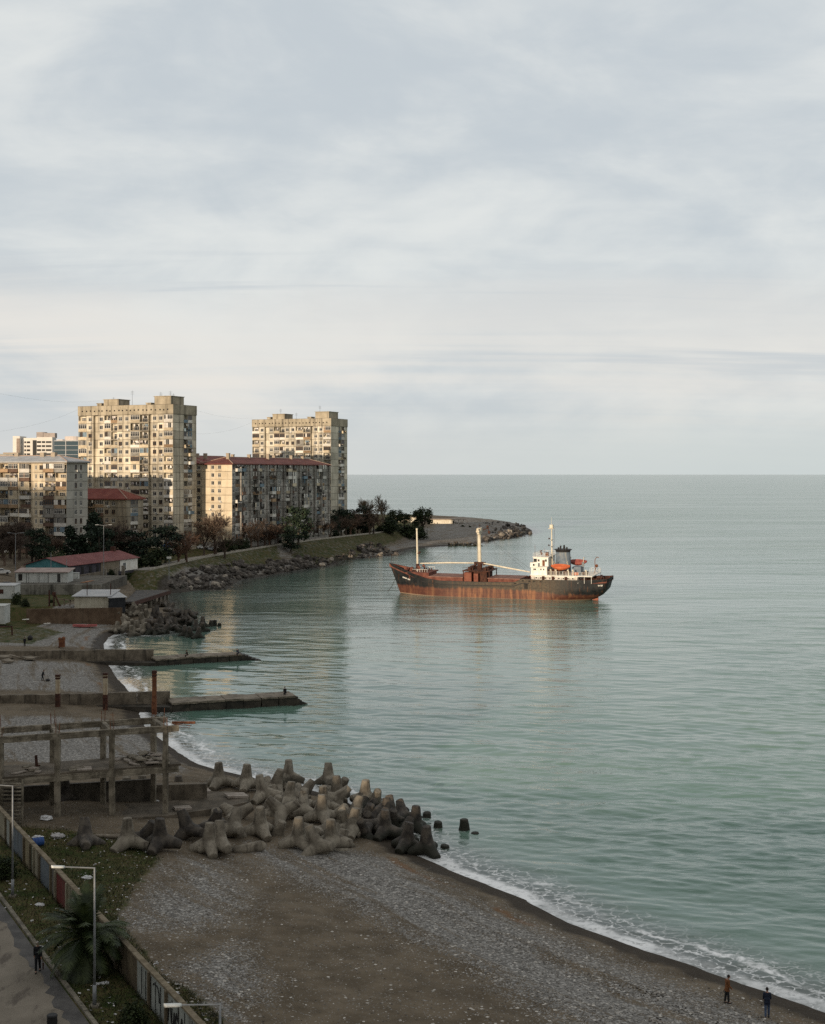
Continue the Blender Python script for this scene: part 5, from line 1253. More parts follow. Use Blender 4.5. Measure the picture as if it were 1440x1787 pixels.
def groyne(label, wall_pts, wall_h, pier_a, pier_b, tip, z=1.35, wd=4.0, apron=None):
    o0 = pier_a; root = empty('groyne', (o0.x, o0.y, 0), label, 'groyne', 'groynes across the beach')
    n = 7; d = (pier_b-pier_a)
    for i in range(n):
        mb = MB(root.location); a = pier_a+d*(i/n+.002); c = pier_a+d*((i+1)/n-.002); rz = random.uniform(-.06, .05)
        strip(mb, a, c, wd, -1.5, z-.28+rz); rough(mb.build('pier_block', M['groyne_wet'], root), .06, i, 3)
        mb = MB(root.location); off = Vector((0, -.18, 0)); strip(mb, a+off, c+off, wd+.3, z-.28+rz+.003, z+rz); rough(mb.build('pier_deck', M['groyne_top'], root), .045, i, 3)
    mb = MB(root.location); nn = Vector((-d.y, d.x, 0)).normalized()*wd
    for k in range(6):
        t0, t1 = k/6, (k+1)/6; A = pier_b.lerp(tip, t0); Bp = pier_b.lerp(tip, t1); h_ = (z-.1)*(1-t0)**1.2
        strip(mb, A, Bp-(Bp-A)*.02, wd*(1-t0*.5), -1.5, h_-random.uniform(0, .15))
    mb.build('broken_tip', M['groyne_wet'], root)
    for (a, c) in zip(wall_pts[:-1], wall_pts[1:]):
        L_ = (c-a).length; m = max(1, int(L_/4.5)); dd = c-a
        for i in range(m):
            mb = MB(root.location); strip(mb, a+dd*(i/m+.002), a+dd*((i+1)/m-.002), .9, -.8, wall_h+random.uniform(-.05, .05)); rough(mb.build('wall_panel', M['groyne'], root), .04, i, 3)
    if apron:
        mb = MB(root.location); strip(mb, apron[0], apron[1], 2.4, -1, apron[2]); mb.build('apron', M['groyne_wet'], root)
    return root
def gr_point(u, v, z): p = P(u, v, z); return Vector((p.x, p.y, 0))
groyne('nearer low concrete groyne running out from the beach, with three rusty posts along it',
       [gr_point(-60, 1234, .9), gr_point(62, 1232, .9), gr_point(297, 1229, .6)], 2.45, gr_point(300, 1243, 0), gr_point(517, 1231, 0), gr_point(537, 1229, 0), 1.4, 4.2, (gr_point(112, 1238, .2), gr_point(300, 1243.5, 0), .75))
groyne('farther low concrete groyne with fishermen near its end, beyond the lone figure on the beach',
       [gr_point(-60, 1150, 1.2), gr_point(60, 1151, 1.0), gr_point(268, 1149, .9)], 2.5, gr_point(272, 1162, 0), gr_point(422, 1153.5, 0), gr_point(456, 1152, 0), 1.25, 4.0, (gr_point(150, 1158, .3), gr_point(272, 1162.5, 0), .6))
M['post_cream'] = pm('post_cream', (.34, .28, .19), (.44, .38, .28), 1.2, .85, streak=((.16, .07, .03), .8, 1.4))
for (u, vt, vb, mat, lab, hd) in ((101, 1178, 1233, 'post_cream', 'pale cream steel post with dark foot against the nearer groyne wall, landward one', True), (184, 1175, 1238, 'post_cream', 'pale cream steel post with dark foot at the middle of the nearer groyne wall', True), (269.5, 1171, 1240, 'rust', 'fully rusted steel post at the end of the nearer groyne wall', False)):
    d = 195.0; a = PD(u, vb, d); t_ = PD(u, vt, d); g = max(h1(a.x, a.y), -.5); root = empty('steel_post', (a.x, a.y, g), lab, 'post', 'posts along the nearer groyne')
    hm_ = t_.z-g
    b = MB(root.location); b.box((a.x, a.y, g-.4+(hm_*.42+.4)/2), (.62, .62, hm_*.42+.4)); b.build('foot', M['rust_dark'] if hd else M['rust'], root)
    b = MB(root.location); b.box((a.x, a.y, g+hm_*.42+hm_*.28), (.56, .56, hm_*.56)); b.build('shaft', M[mat], root)
    b = MB(root.location); b.box((a.x, a.y, g+hm_*.98+.01), (.66, .66, hm_*.06)); b.box((a.x, a.y, g+hm_*.9), (.62, .62, .25)); b.build('cap', M['rust_dark'], root)

# ================================================================== unfinished concrete frame
def ruin():
    yf = lambda u: 122.4+(u/287.0)*5.2
    FL = [0.5, 100.5, 195.5, 289.0]; BKu = [-2, 92, 180, 268]
    o = PD(145, 1430, 125); root = empty('concrete_frame_ruin', (o.x, o.y, 2.4), 'unfinished two storey concrete frame with bare columns and rubble on its floor, on the beach', 'ruin')
    ztop, zmid = 10.65, 6.9; cm = M['ruin']
    fr = []; bk = []
    for i in range(4):
        d = yf(FL[i]); x = (FL[i]-U0)/F*d; fr.append(Vector((x, d, 0)))
        d2 = yf(FL[i])+4.4; x2 = (BKu[i]-U0)/F*d2; bk.append(Vector((x2, d2, 0)))
    extra_f = fr[0]+(fr[0]-fr[1]); extra_b = bk[0]+(bk[0]-bk[1])
    for k, p in enumerate(fr+bk):
        zb = 2.2; b = MB(root.location); b.tint = .5
        b.box((p.x, p.y, (zb+ztop)/2), (.46, .46, ztop-zb), R(-4)); c_ = b.build('column', cm, root); rough(c_, .022, k, 4)
        r_ = MB(root.location)
        for sx in (-.15, .15):
            for sy in (-.15, .15): r_.tube((p.x+sx, p.y+sy, ztop), (p.x+sx+random.uniform(-.1, .1), p.y+sy, ztop+random.uniform(.7, 1.7)), .022, .022, 4)
        r_.build('starter_bars', M['rust'], c_)
    def bm_(a, c, z, wd=.42, ht=.55, nm='beam', ext=0.0):
        d = (c-a).normalized(); b = MB(root.location); b.beam((a-d*.2)+Vector((0, 0, z)), (c+d*(.2+ext))+Vector((0, 0, z)), wd, ht); rough(b.build(nm, cm, root), .025, int(a.x*9), 4)
    F_ = [extra_f]+fr; B_ = [extra_b]+bk
    for row in (F_, B_):
        for i in range(4):
            d = (row[i+1]-row[i]).normalized()
            for z in (ztop-.27, zmid-.3): bm_(row[i]+d*.28, row[i+1]-d*.28 if i < 3 else row[i+1]+d*1.0, z)
    for i in range(1, 5):
        d = (B_[i]-F_[i]).normalized()
        for z in (ztop-.3, zmid-.32): bm_(F_[i]+d*.42, B_[i]-d*.42, z, .40, .5, 'cross_beam')
    # middle floor
    b = MB(root.location); e = (fr[3]-fr[0]).normalized()*1.6
    b.prism([(F_[0].x, F_[0].y-.1), (fr[3].x+e.x*.9, fr[3].y+e.y-.1), (bk[3].x+e.x*.9, bk[3].y+e.y+.3), (B_[0].x, B_[0].y+.3)], zmid-.02, zmid+.16); fl = b.build('floor_slab', M['ruin_floor'], root)
    # cantilevered stub with cage at top right
    b = MB(root.location); q = fr[3]
    for dz in (0, .3): b.tube((q.x+.3, q.y+1.5, ztop-.35+dz), (q.x+2.0, q.y+1.6, ztop-.45+dz*.6), .035, .035, 4); b.tube((q.x+.3, q.y+2.6, ztop-.35+dz), (q.x+2.0, q.y+2.7, ztop-.45+dz*.6), .035, .035, 4)
    b.box((q.x+1.2, q.y+2.9, ztop-.2), (2.2, .3, .2)); b.build('bent_bars', M['rust'], root)
    # steps at the left
    b = MB(root.location); s0 = PD(4, 1420, 121.5)
    for k in range(14): b.box((s0.x+.85, s0.y-.3+k*.02, 2.4+k*.33), (1.7, .34, .09))
    b.beam((s0.x, s0.y-.1, 2.2), (s0.x, s0.y+.2, 7.0), .12, .3); b.beam((s0.x+1.75, s0.y-.1, 2.2), (s0.x+1.75, s0.y+.2, 7.0), .12, .3); b.build('stair', M['ruin'], root)
    return root, fr, bk, fl
M['ruin'] = pm('ruin_concrete', (.11, .095, .07), (.25, .22, .17), .9, .95, bump=.6, bscale=5, lo=.38, hi=.62, streak=((.035, .028, .02), .7, 1.2))
M['ruin_floor'] = pm('ruin_floor', (.06, .05, .036), (.15, .125, .095), .6, .95, bump=.6, bscale=3, lo=.3, hi=.7)
ruin_root, RF, RB, _ = ruin()
def rubble():
    rng = random.Random(3); k = 0
    for (u0, u1, v0, v1, n) in ((205, 285, 1318, 1336, 26), (30, 75, 1338, 1350, 6), (125, 150, 1334, 1345, 4)):
        for i in range(n):
            u, v = rng.uniform(u0, u1), rng.uniform(v0, v1); p = P(u, v, 7.06); b = MB(p)
            sz = (rng.uniform(.5, 1.7), rng.uniform(.4, 1.2), rng.uniform(.07, .14)); zz = rng.choice((.06, .14, .25, .4)) if n > 20 else .08
            b.box(p+Vector((0, 0, zz)), sz, rot=Matrix.Rotation(rng.uniform(0, 3), 3, 'Z') @ Matrix.Rotation(rng.uniform(-.3, .3), 3, 'X'))
            o = b.build('broken_slab', M['slab_pale'] if rng.random() < .6 else M['ruin'])
            if n > 20: tag(o, 'broken slab in the rubble pile on the ruin floor, near its seaward column', 'slab', 'rubble on the ruin floor, seaward bay')
            elif n == 6: tag(o, 'broken slab lying flat on the ruin floor at its landward end', 'slab', 'rubble on the ruin floor, landward end')
            else: tag(o, 'broken slab lying flat on the ruin floor by its second column', 'slab', 'rubble on the ruin floor, middle bay')
    p = P(64, 1337, 7.06); b = MB(p); b.beam(p, p+Vector((-.08, .05, 1.0)), .22, .14); b.beam(p+Vector((-.15, 0, .02)), p+Vector((.3, .1, .06)), .2, .1); tag(b.build('timber_stub', M['rust_dark']), 'dark upright timber stub on the ruin floor', 'timber')
M['slab_pale'] = pm('slab_pale', (.20, .17, .14), (.33, .29, .25), 1.2, .95)
rubble()
def ruin_base():
    # long dark wall behind the frame, the concrete apron and its broken edge
    a = P(30, 1432, 2.6); c = P(268, 1412, 2.6); b = MB((a.x, a.y, 0)); y0 = 5.6
    A = Vector((RB[0].x-6, RB[0].y+.9, 0)); C = Vector((RB[3].x-.3, RB[3].y+.9, 0))
    strip(b, A, C, .35, 1.5, 4.55); o = b.build('retaining_wall', M['concrete_dark']); tag(o, 'long dark low wall behind the columns of the ruin', 'wall')
    b = MB(C); strip(b, C+Vector((.02, .05, 0)), C+Vector((5.2, .6, 0)), .8, .8, 3.95); o = b.build('wall_stub', M['groyne']); tag(o, 'stained pale wall stub continuing the ruin wall toward the tetrapods', 'wall')
    z = 2.55; P0 = [(40, 1440), (290, 1424), (390, 1409), (432, 1400), (436, 1386), (395, 1381), (340, 1384), (330, 1396), (40, 1412)]
    b = MB((P(300, 1410, z).x, P(300, 1410, z).y, 0)); b.prism([tuple(P(u, v, z)[:2]) for u, v in P0], .6, z+.02); o = b.build('concrete_apron', M['ruin_floor']); tag(o, 'cracked concrete apron between the ruin and the near tetrapods', 'apron')
    for (u, v, sx, sy, lab) in ((345, 1383, 2.4, 1.3, 'loose broken slab tilted on the landward part of the apron'), (412, 1391, 2.0, 1.6, 'loose pale slab flat at the seaward tip of the apron'), (318, 1413, 1.6, 1.0, 'small loose slab on the apron close to the last ruin column')):
        p = P(u, v, z); b = MB(p); b.box(p+Vector((0, 0, .16)), (sx, sy, .22), rot=Matrix.Rotation(.4, 3, 'Z') @ Matrix.Rotation(.06, 3, 'Y')); tag(b.build('broken_slab', M['slab_pale']), lab, 'slab')
ruin_base()
# ================================================================== promenade side of the wall
Z0 = 4.85
KN = Vector((WN.x, WN.y, 0)); KD = Vector((WDIR.x, WDIR.y, 0))
def along(base, off, t): return base+KN*off+KD*t
def sheet(name, pts, z, mat):
    mb = MB((pts[0][0], pts[0][1], 0)); p_ = [Vector((p[0], p[1], z)) for p in pts]; mb.face(p_)
    o = mb.build(name, mat); tag(o, kind='structure'); return o
def promenade_near():
    k = P(80, 1675, 4.95); kb = Vector((k.x, k.y, 0))
    pth = pm('path_paving', (.15, .13, .102), (.21, .182, .146), .35, .95, co='World', lo=.3, hi=.7)
    t = pth.node_tree; b = t.nodes['Principled BSDF']; src = b.inputs['Base Color'].links[0].from_socket; v = coords(t, 'World')
    st = mathn(t, 'MULTIPLY', mapr(t, noise(t, vscale(t, v, (1, .35, 1), rot=R(62)), .9, 6, .65), .50, .64), .85)
    L(t, mixc(t, st, src, (.08, .066, .053)), b.inputs['Base Color']); bumpn(t, b, noise(t, v, 3, 5, .7), .3, .05)
    W_ = 4.55
    sheet('path', [along(kb, .13, -60), along(kb, W_, -60), along(kb, W_, 45), along(kb, .13, 45)], Z0+.03, pth)
    damp = pm('gutter_damp', (.05, .047, .045), (.085, .08, .075), .8, .8, co='World')
    mb = MB((kb.x, kb.y, 0)); r_ = random.Random(5); n = 90; t0, t1 = -40, 30; L_ = []; 
    for i in range(n+1): L_.append((along(kb, .14, t0+(t1-t0)*i/n), along(kb, .5+abs(math.sin(i*.23))*.4+r_.uniform(0, .45), t0+(t1-t0)*i/n)))
    for (a, b_), (c, d) in zip(L_[:-1], L_[1:]): mb.face([(q.x, q.y, Z0+.036) for q in (a, b_, d, c)])
    tag(mb.build('path_gutter', damp), kind='structure')
    mb = MB((kb.x, kb.y, 0)); r_ = random.Random(2)
    for i in range(-40, 24):
        a = along(kb, -.10, i*1.5); c = along(kb, -.10, i*1.5+1.46); mb.beam((a.x, a.y, Z0+.02+r_.uniform(-.02, .02)), (c.x, c.y, Z0+.02+r_.uniform(-.02, .02)), .24, .26)
    tag(mb.build('kerb', M['kerb']), kind='structure')
    mb = MB((kb.x, kb.y, 0)); a = along(kb, W_+.1, -60); c = along(kb, W_+.1, 45); mb.beam((a.x, a.y, Z0-.01), (c.x, c.y, Z0-.01), .16, .12); tag(mb.build('road_edge_kerb', M['kerb']), kind='structure')
    sheet('road', [along(kb, W_+.19, -60), along(kb, W_+9, -60), along(kb, W_+9, 45), along(kb, W_+.19, 45)], Z0+.02, pm('asphalt', (.05, .052, .058), (.075, .078, .085), .6, .9, co='World'))
    mb = MB((kb.x, kb.y, 0)); a = along(kb, W_+.36, -20); c = along(kb, W_+.36, 45); d = KN*.09
    mb.face([(q.x, q.y, Z0+.026) for q in (a, a+d, c+d, c)]); tag(mb.build('road_edge_line', M['white_paint']), kind='structure')
    return kb
M['kerb'] = pm('kerb_stone', (.10, .09, .07), (.20, .18, .14), 1.2, .95, co='World')
KB = promenade_near()
def wall_at(u):                    # point of the wall line seen in photo column u
    k = (u-U0)/F; t = (k*WALL_A.y-WALL_A.x)/(WDIR.x-k*WDIR.y); return WALL_A+WDIR*t
def painted_wall():
    o = wall_at(120); root = empty('painted_wall', (o.x, o.y, 3), 'long low wall of patchy painted panels between the grass verge and the beach, with a red door and graffiti', 'wall')
    pw = lambda nm, c1, c2: pm(nm, c1, c2, 1.1, .9, streak=((.06, .05, .035), .75, 1.4), lo=.3, hi=.7, co='World')
    cream = pw('wall_cream', (.19, .17, .12), (.28, .255, .19)); pale = pw('wall_pale', (.22, .235, .215), (.32, .335, .31)); blue = pw('wall_blue', (.085, .105, .125), (.13, .15, .168)); ochre = pw('wall_ochre', (.17, .14, .085), (.24, .205, .13))
    grey = pw('wall_grey', (.09, .085, .078), (.15, .14, .125)); brown = pw('wall_brown', (.10, .078, .05), (.165, .135, .09)); door = pw('wall_red_door', (.085, .014, .013), (.12, .024, .02)); green = pw('wall_green', (.075, .09, .06), (.12, .14, .10))
    seg = [(-260, cream), (-120, blue), (-60, cream), (11, pale), (20, blue), (43, ochre), (54, green), (60, cream), (70, blue), (90, grey), (98, door), (118, cream), (150, grey), (172, brown), (205, brown), (239, pale), (262, pale), (292, pale), (322, pale), (352, pale), (400, cream), (460, None)]
    zt = 6.6
    for (u0, m_), (u1, _) in zip(seg[:-1], seg[1:]):
        a, b_ = wall_at(u0), wall_at(u1); d = (b_-a).normalized(); mb = MB(root.location); r_ = random.Random(u0)
        A = a+d*.03; B_ = b_-d*.03; nn = -WN*.22; tz = zt-(.06 if m_ is door else r_.uniform(0, .08))
        q = [tuple(A), tuple(B_), tuple(B_+nn), tuple(A+nn)]; mb.prism(q, 2.4, tz)
        mb.build('door' if m_ is door else 'panel', m_, root)
        if r_.random() < .8 or m_ is door:
            mb = MB(root.location); p = a+WN*.05; mb.box((p.x, p.y, 4.55), (.2, .2, 4.2), math.atan2(d.y, d.x)); mb.build('post', cream if m_ in (door, cream) else brown, root)
    mb = MB(root.location); a, b_ = wall_at(-260), wall_at(460); n = 60; r_ = random.Random(1)
    for i in range(n):
        A = a.lerp(b_, i/n)-WN*.11; B_ = a.lerp(b_, (i+.985)/n)-WN*.11; z = zt+.07+r_.uniform(-.02, .02); mb.beam((A.x, A.y, z), (B_.x, B_.y, z+r_.uniform(-.02, .02)), .34, .12)
    mb.build('coping', pm('coping_stone', (.12, .095, .06), (.21, .175, .12), 1.5, .95, co='World'), root)
    # graffiti on the pale panels
    mb = MB(root.location)
    def pt(u, z): p = wall_at(u)+WN*.03; return (p.x, p.y, z)
    for u in (248, 255, 264, 272, 281, 290, 301, 312, 323, 336, 349): mb.tube(pt(u, 4.9), pt(u, 6.45), .022, .022, 4)
    for pts in ([(268, 6.15), (270, 6.3), (275, 6.3), (278, 6.1), (279, 5.5)], [(294, 5.1), (296, 6.1), (298, 6.2), (300, 5.2)], [(303, 5.0), (305, 5.9), (307, 5.4), (309, 6.0), (311, 5.6)], [(304, 5.5), (306, 5.7), (309, 5.3), (306, 5.1), (304, 5.5)], [(316, 5.2), (318, 6.0), (321, 5.4)]):
        mb.path([pt(*q) for q in pts], .035, 5)
    mb.build('graffiti', M['black'], root)
    mb = MB(root.location); a = wall_at(258)+WN*.02; c = wall_at(261)+WN*.02; mb.beam((a.x, a.y, 5.7), (c.x, c.y, 5.7), .02, .7); mb.build('graffiti', pm('green_spray', (.15, .26, .16), (.26, .33, .26), 4), root)
painted_wall()

def street_lamp(base, label, htop, arm=1.65):
    root = empty('street_lamp', base, label, 'street lamp', 'street lamps on the verge')
    b = MB(base); x, y, z = base; top = z+htop
    b.tube((x, y, z), (x, y, z+1.2), .11, .10, 10); b.tube((x, y, z+1.2), (x, y, top), .072, .045, 10); b.build('pole', M['steel_pole'], root, True)
    b = MB(base); b.box((x, y, z+.05), (.5, .5, .12)); 
    for sx in (-.19, .19):
        for sy in (-.19, .19): b.tube((x+sx, y+sy, z+.1), (x+sx, y+sy, z+.2), .025, .025, 6)
    b.build('base_plate', M['kerb'], root)
    e = Vector((x, y, top-.03))+KN*arm+Vector((0, 0, .28)); b = MB(base); b.tube((x, y, top-.03), e, .04, .035, 8); b.build('arm', M['steel_pole'], root)
    b = MB(base); d = (e-Vector((x, y, top))).normalized(); sd_ = Vector((-d.y, d.x, 0)).normalized(); n = 8; prev = None
    for i in range(n+1):
        t = i/n; c = e+d*(.72*t-.02); wd = .15*(min(1, .35+t*3.0))*(1 if t < .95 else .8); ring = [b.vert(c+sd_*wd*math.cos(a)+Vector((0, 0, .075*math.sin(a)))) for a in [2*math.pi*k/10 for k in range(10)]]
        if prev:
            for k in range(10): b.fidx((prev[k], prev[(k+1) % 10], ring[(k+1) % 10], ring[k]))
        else: b.fidx(ring[::-1])
        prev = ring
    b.fidx(prev); b.build('lamp_head', pm('lamp_head_grey', (.52, .54, .52), (.62, .63, .6), 2, .5), root, True)
for (u, v, z, lab, vt) in ((22, 1565, Z0, 'slim grey street lamp farthest up the verge, arm cut by the left edge', 1371), (165, 1757, Z0, 'slim grey street lamp standing beside the palm', 1514)):
    p = P(u, v, z); street_lamp(p, lab, H-(vt-V0)/F*p.y-z)
p = PD(384, 1752, 55.9); street_lamp(Vector((p.x, p.y, Z0)), 'street lamp at the bottom edge with only its head and arm in view', p.z-Z0)

# ------------------------------------------------------------------ palm
def palm():
    p = P(150, 1700, Z0); root = empty('palm_tree', p, 'dark feathery palm on the verge, its fronds hanging over the painted wall', 'palm'); rng = random.Random(9)
    b = MB(p); pr = None
    for k in range(9): b.tube(p+Vector((0, 0, k*.24-.1)), p+Vector((0, 0, k*.24+.16)), .30-.008*k, .24, 9)
    b.build('trunk', pm('palm_trunk', (.05, .038, .026), (.10, .08, .055), 4, .95), root)
    fm = pm('palm_leaf', (.014, .024, .008), (.05, .068, .022), 1.2, .55); c = MB(p)
    top = p+Vector((0, 0, 2.1))
    for k in range(64):
        az = k*2.39996+rng.uniform(-.2, .2); el = R(rng.uniform(8, 85)) if k < 48 else R(rng.uniform(-35, 10)); L_ = rng.uniform(2.5, 3.3); c.tint = rng.random()
        d = Vector((math.cos(az)*math.cos(el), math.sin(az)*math.cos(el), math.sin(el))); pts = []; q = top.copy(); n = 14
        for i in range(n+1):
            pts.append(q.copy()); q = q+d*(L_/n); d = (d+Vector((0, 0, -.085-.05*i/n))).normalized()
        side = Vector((-math.sin(az), math.cos(az), 0))
        for i in range(n):
            a, e = pts[i], pts[i+1]; c.beam(a, e, .05*(1-i/n)+.015, .03)
            if i < 1: continue
            dd = (e-a).normalized(); ll = .62*math.sin(math.pi*min(1, (i+1.5)/(n+1)))**.6+.1
            for sg in (-1, 1):
                for h_ in (0, .33, .66):
                    o = a.lerp(e, h_); tip = o+side*sg*ll*.8+dd*ll*.6+Vector((0, 0, -.22*ll+rng.uniform(-.06, .06))); w_ = dd*.05
                    c.face((o-w_, o+w_, tip))
    c.build('crown', fm, root)
palm()

# ------------------------------------------------------------------ leafy things
def leaf_mat(name, c1, c2, var=.5):
    m, t, b = base_mat(name, .75, .25); v = coords(t, 'Object')
    c = mixc(t, mapr(t, noise(t, v, .9, 4, .6), .35, .65), c1, c2)
    a = N(t, 'ShaderNodeAttribute', attribute_name='tint').outputs['Fac']; c = mixc(t, 1.0, c, mixc(t, a, (1-var,)*3, (1+var,)*3), 'MULTIPLY')
    r = N(t, 'ShaderNodeObjectInfo').outputs['Random']; c = mixc(t, 1.0, c, mixc(t, r, (.75, .78, .8), (1.3, 1.22, 1.1)), 'MULTIPLY')
    L(t, c, b.inputs['Base Color']); return m
M['pine'] = leaf_mat('pine_leaf', (.010, .020, .014), (.026, .042, .024))
M['broad'] = leaf_mat('evergreen_leaf', (.014, .026, .010), (.038, .050, .018))
M['twig'] = leaf_mat('bare_twig', (.075, .052, .042), (.125, .092, .070), .3)
M['twig_red'] = leaf_mat('russet_twig', (.085, .050, .036), (.13, .080, .055), .3)
M['twig_pale'] = leaf_mat('pale_twig', (.13, .105, .078), (.20, .165, .12), .3)
M['bark'] = pm('bark', (.05, .04, .03), (.11, .09, .07), 2, .95)
def leafquad(mb, c, s, rng):
    n = Vector((rng.gauss(0, 1), rng.gauss(0, 1), rng.gauss(0, 1))).normalized(); x = n.orthogonal().normalized()*s*.5; y = n.cross(x.normalized())*s*rng.uniform(.3, .6)
    mb.tint = rng.random(); mb.face((c-x-y*.4, c-y, c+x*.9, c+y))
def tmpl_leafy(kind, seed):
    """unit template: 10 m tall; returns (trunk mesh, crown mesh)"""
    rng = random.Random(seed); tb = MB(); cb = MB()
    if kind == 'conifer':
        tb.tube((0, 0, -.3), (0, 0, 9.2), .26, .05, 8)
        for k in range(60):
            z = 1.2+8.5*(k/60)**.9; rad = (2.7*(1-(z/10.2))**.75+.15)*rng.uniform(.7, 1.15); az = rng.uniform(0, 6.283)
            tip = Vector((rad*math.cos(az), rad*math.sin(az), z-.25*rad+rng.uniform(-.1, .4))); base = Vector((0, 0, z))
            tb.tube(base, base.lerp(tip, .8), .05, .02, 4, False)
            for j in range(34):
                t = rng.random()**.6; c = base.lerp(tip, t)+Vector((rng.gauss(0, .28), rng.gauss(0, .28), rng.gauss(0, .22))); leafquad(cb, c, rng.uniform(.3, .6), rng)
    elif kind == 'broad':
        tb.tube((0, 0, -.3), (.1, 0, 4.0), .34, .24, 9); cl = []
        for k in range(34):
            az = rng.uniform(0, 6.283); ph = rng.uniform(-.5, 1.0); r_ = rng.uniform(1.6, 3.1)
            c = Vector((r_*math.cos(az)*math.sqrt(max(0, 1-ph*ph*.7)), r_*math.sin(az)*math.sqrt(max(0, 1-ph*ph*.7)), 6.1+3.0*ph)); cl.append(c)
            tb.tube((0.1, 0, 3.2+rng.random()), c, .12, .03, 5, False)
            for j in range(70): leafquad(cb, c+Vector((rng.gauss(0, .55), rng.gauss(0, .55), rng.gauss(0, .45))), rng.uniform(.3, .55), rng)
    elif kind == 'pine':
        tb.tube((0, 0, -.3), (.2, 0, 7.5), .3, .12, 8)
        for k in range(30):
            z = rng.uniform(2.2, 9.3); rm = 2.9*math.sin(math.pi*min(1, (z-1.0)/9.6))**.7; az = rng.uniform(0, 6.283); r_ = rm*rng.uniform(.45, 1.05)
            c = Vector((r_*math.cos(az), r_*math.sin(az), z)); tb.tube((.1, 0, z-.5), c, .07, .03, 5, False)
            for j in range(70): leafquad(cb, c+Vector((rng.gauss(0, .6), rng.gauss(0, .6), rng.gauss(0, .32))), rng.uniform(.3, .6), rng)
    elif kind == 'shrub':
        for k in range(16):
            az = rng.uniform(0, 6.283); r_ = rng.uniform(0, 3.0); z = rng.uniform(1.5, 7.5)*(1-.12*r_); c = Vector((r_*math.cos(az)*1.4, r_*math.sin(az)*1.4, z)); tb.tube((r_*.2, 0, -.3), c, .12, .04, 5, False)
            for j in range(120): leafquad(cb, c+Vector((rng.gauss(0, 1.0), rng.gauss(0, 1.0), rng.gauss(0, .9))), rng.uniform(.5, .95), rng)
    else:                                              # bare
        def grow(p, d, l_, r_, lev):
            q = p+d*l_
            (tb if lev < 2 else cb).tint = rng.random()
            (tb if lev < 2 else cb).tube(p, q, r_, r_*.62, 6 if lev < 2 else 3, False)
            if lev == 5: return
            n = (5, 5, 4, 4, 4)[lev]
            for k in range(n):
                t = rng.uniform(.45, 1.0) if k else 1.0; s = p.lerp(q, t); ax = Vector((rng.gauss(0, 1), rng.gauss(0, 1), rng.gauss(0, 1))).normalized()
                nd = (d+ax*rng.uniform(.45, .85)+Vector((0, 0, .16 if kind == 'bare_up' else .05))).normalized(); grow(s, nd, l_*rng.uniform(.52, .80), max(.022, r_*.55), lev+1)
        grow(Vector((0, 0, -.2)), Vector((.03, 0, 1)), 3.0, .28, 0)
    return tb, cb
LEAF = {'conifer': 'pine', 'broad': 'broad', 'pine': 'pine', 'shrub': 'broad', 'bare': 'twig', 'bare_red': 'twig_red', 'bare_pale': 'twig_pale'}
TPL = {}
def tree_tpl(kind, k):
    key = (kind, k)
    if key in TPL: return TPL[key]
    tb, cb = tmpl_leafy('bare_up' if kind == 'bare_pale' else ('bare' if kind.startswith('bare') else kind), 100+k*17+len(kind))
    zs = max(v[2] for v in cb.v); ys = max(abs(v[0]) for v in cb.v)
    for m_ in (tb, cb): m_.v = [(a*10/zs, b_*10/zs, c*10/zs) for a, b_, c in m_.v]
    TPL[key] = (tb.mesh('trunk', M['bark'] if not kind.startswith('bare') else M[LEAF[kind]]), cb.mesh('crown', M[LEAF[kind]]), ys*10/zs); return TPL[key]
NAMES = {'conifer': ('conifer_tree', 'conifer'), 'broad': ('evergreen_tree', 'tree'), 'pine': ('pine_tree', 'pine'), 'shrub': ('shrub', 'shrub'), 'bare': ('bare_tree', 'tree'), 'bare_red': ('bare_tree', 'tree'), 'bare_pale': ('bare_tree', 'tree')}
def tree(kind, p, h_, label, group=None, k=0, wide=1.0):
    t_, c_, _ = tree_tpl(kind, k % 3); nm, cat = NAMES[kind]; root = empty(nm, p, label, cat, group); s = h_/10; rz = (p.x*3.7+p.y) % 6.28
    inst('trunk', t_, root, (0, 0, 0), (0, 0, rz), (s*wide, s*wide, s)); inst('crown', c_, root, (0, 0, 0), (0, 0, rz), (s*wide, s*wide, s)); return root
def tree_px(kind, u, vt, d, label, group=None, k=0, wide=1.0, sink=.2):
    x = (u-U0)/F*d; g = max(h1(x, d), 0); zt = H-(vt-V0)/F*d; return tree(kind, Vector((x, d, g-sink)), max(zt-g, 1.0), label, group, k, wide)
def prom_d(u):
    v = float(np.interp(u, [q[0] for q in PROM], [q[1] for q in PROM])); return (H-prom_z(u))*F/(v-V0)
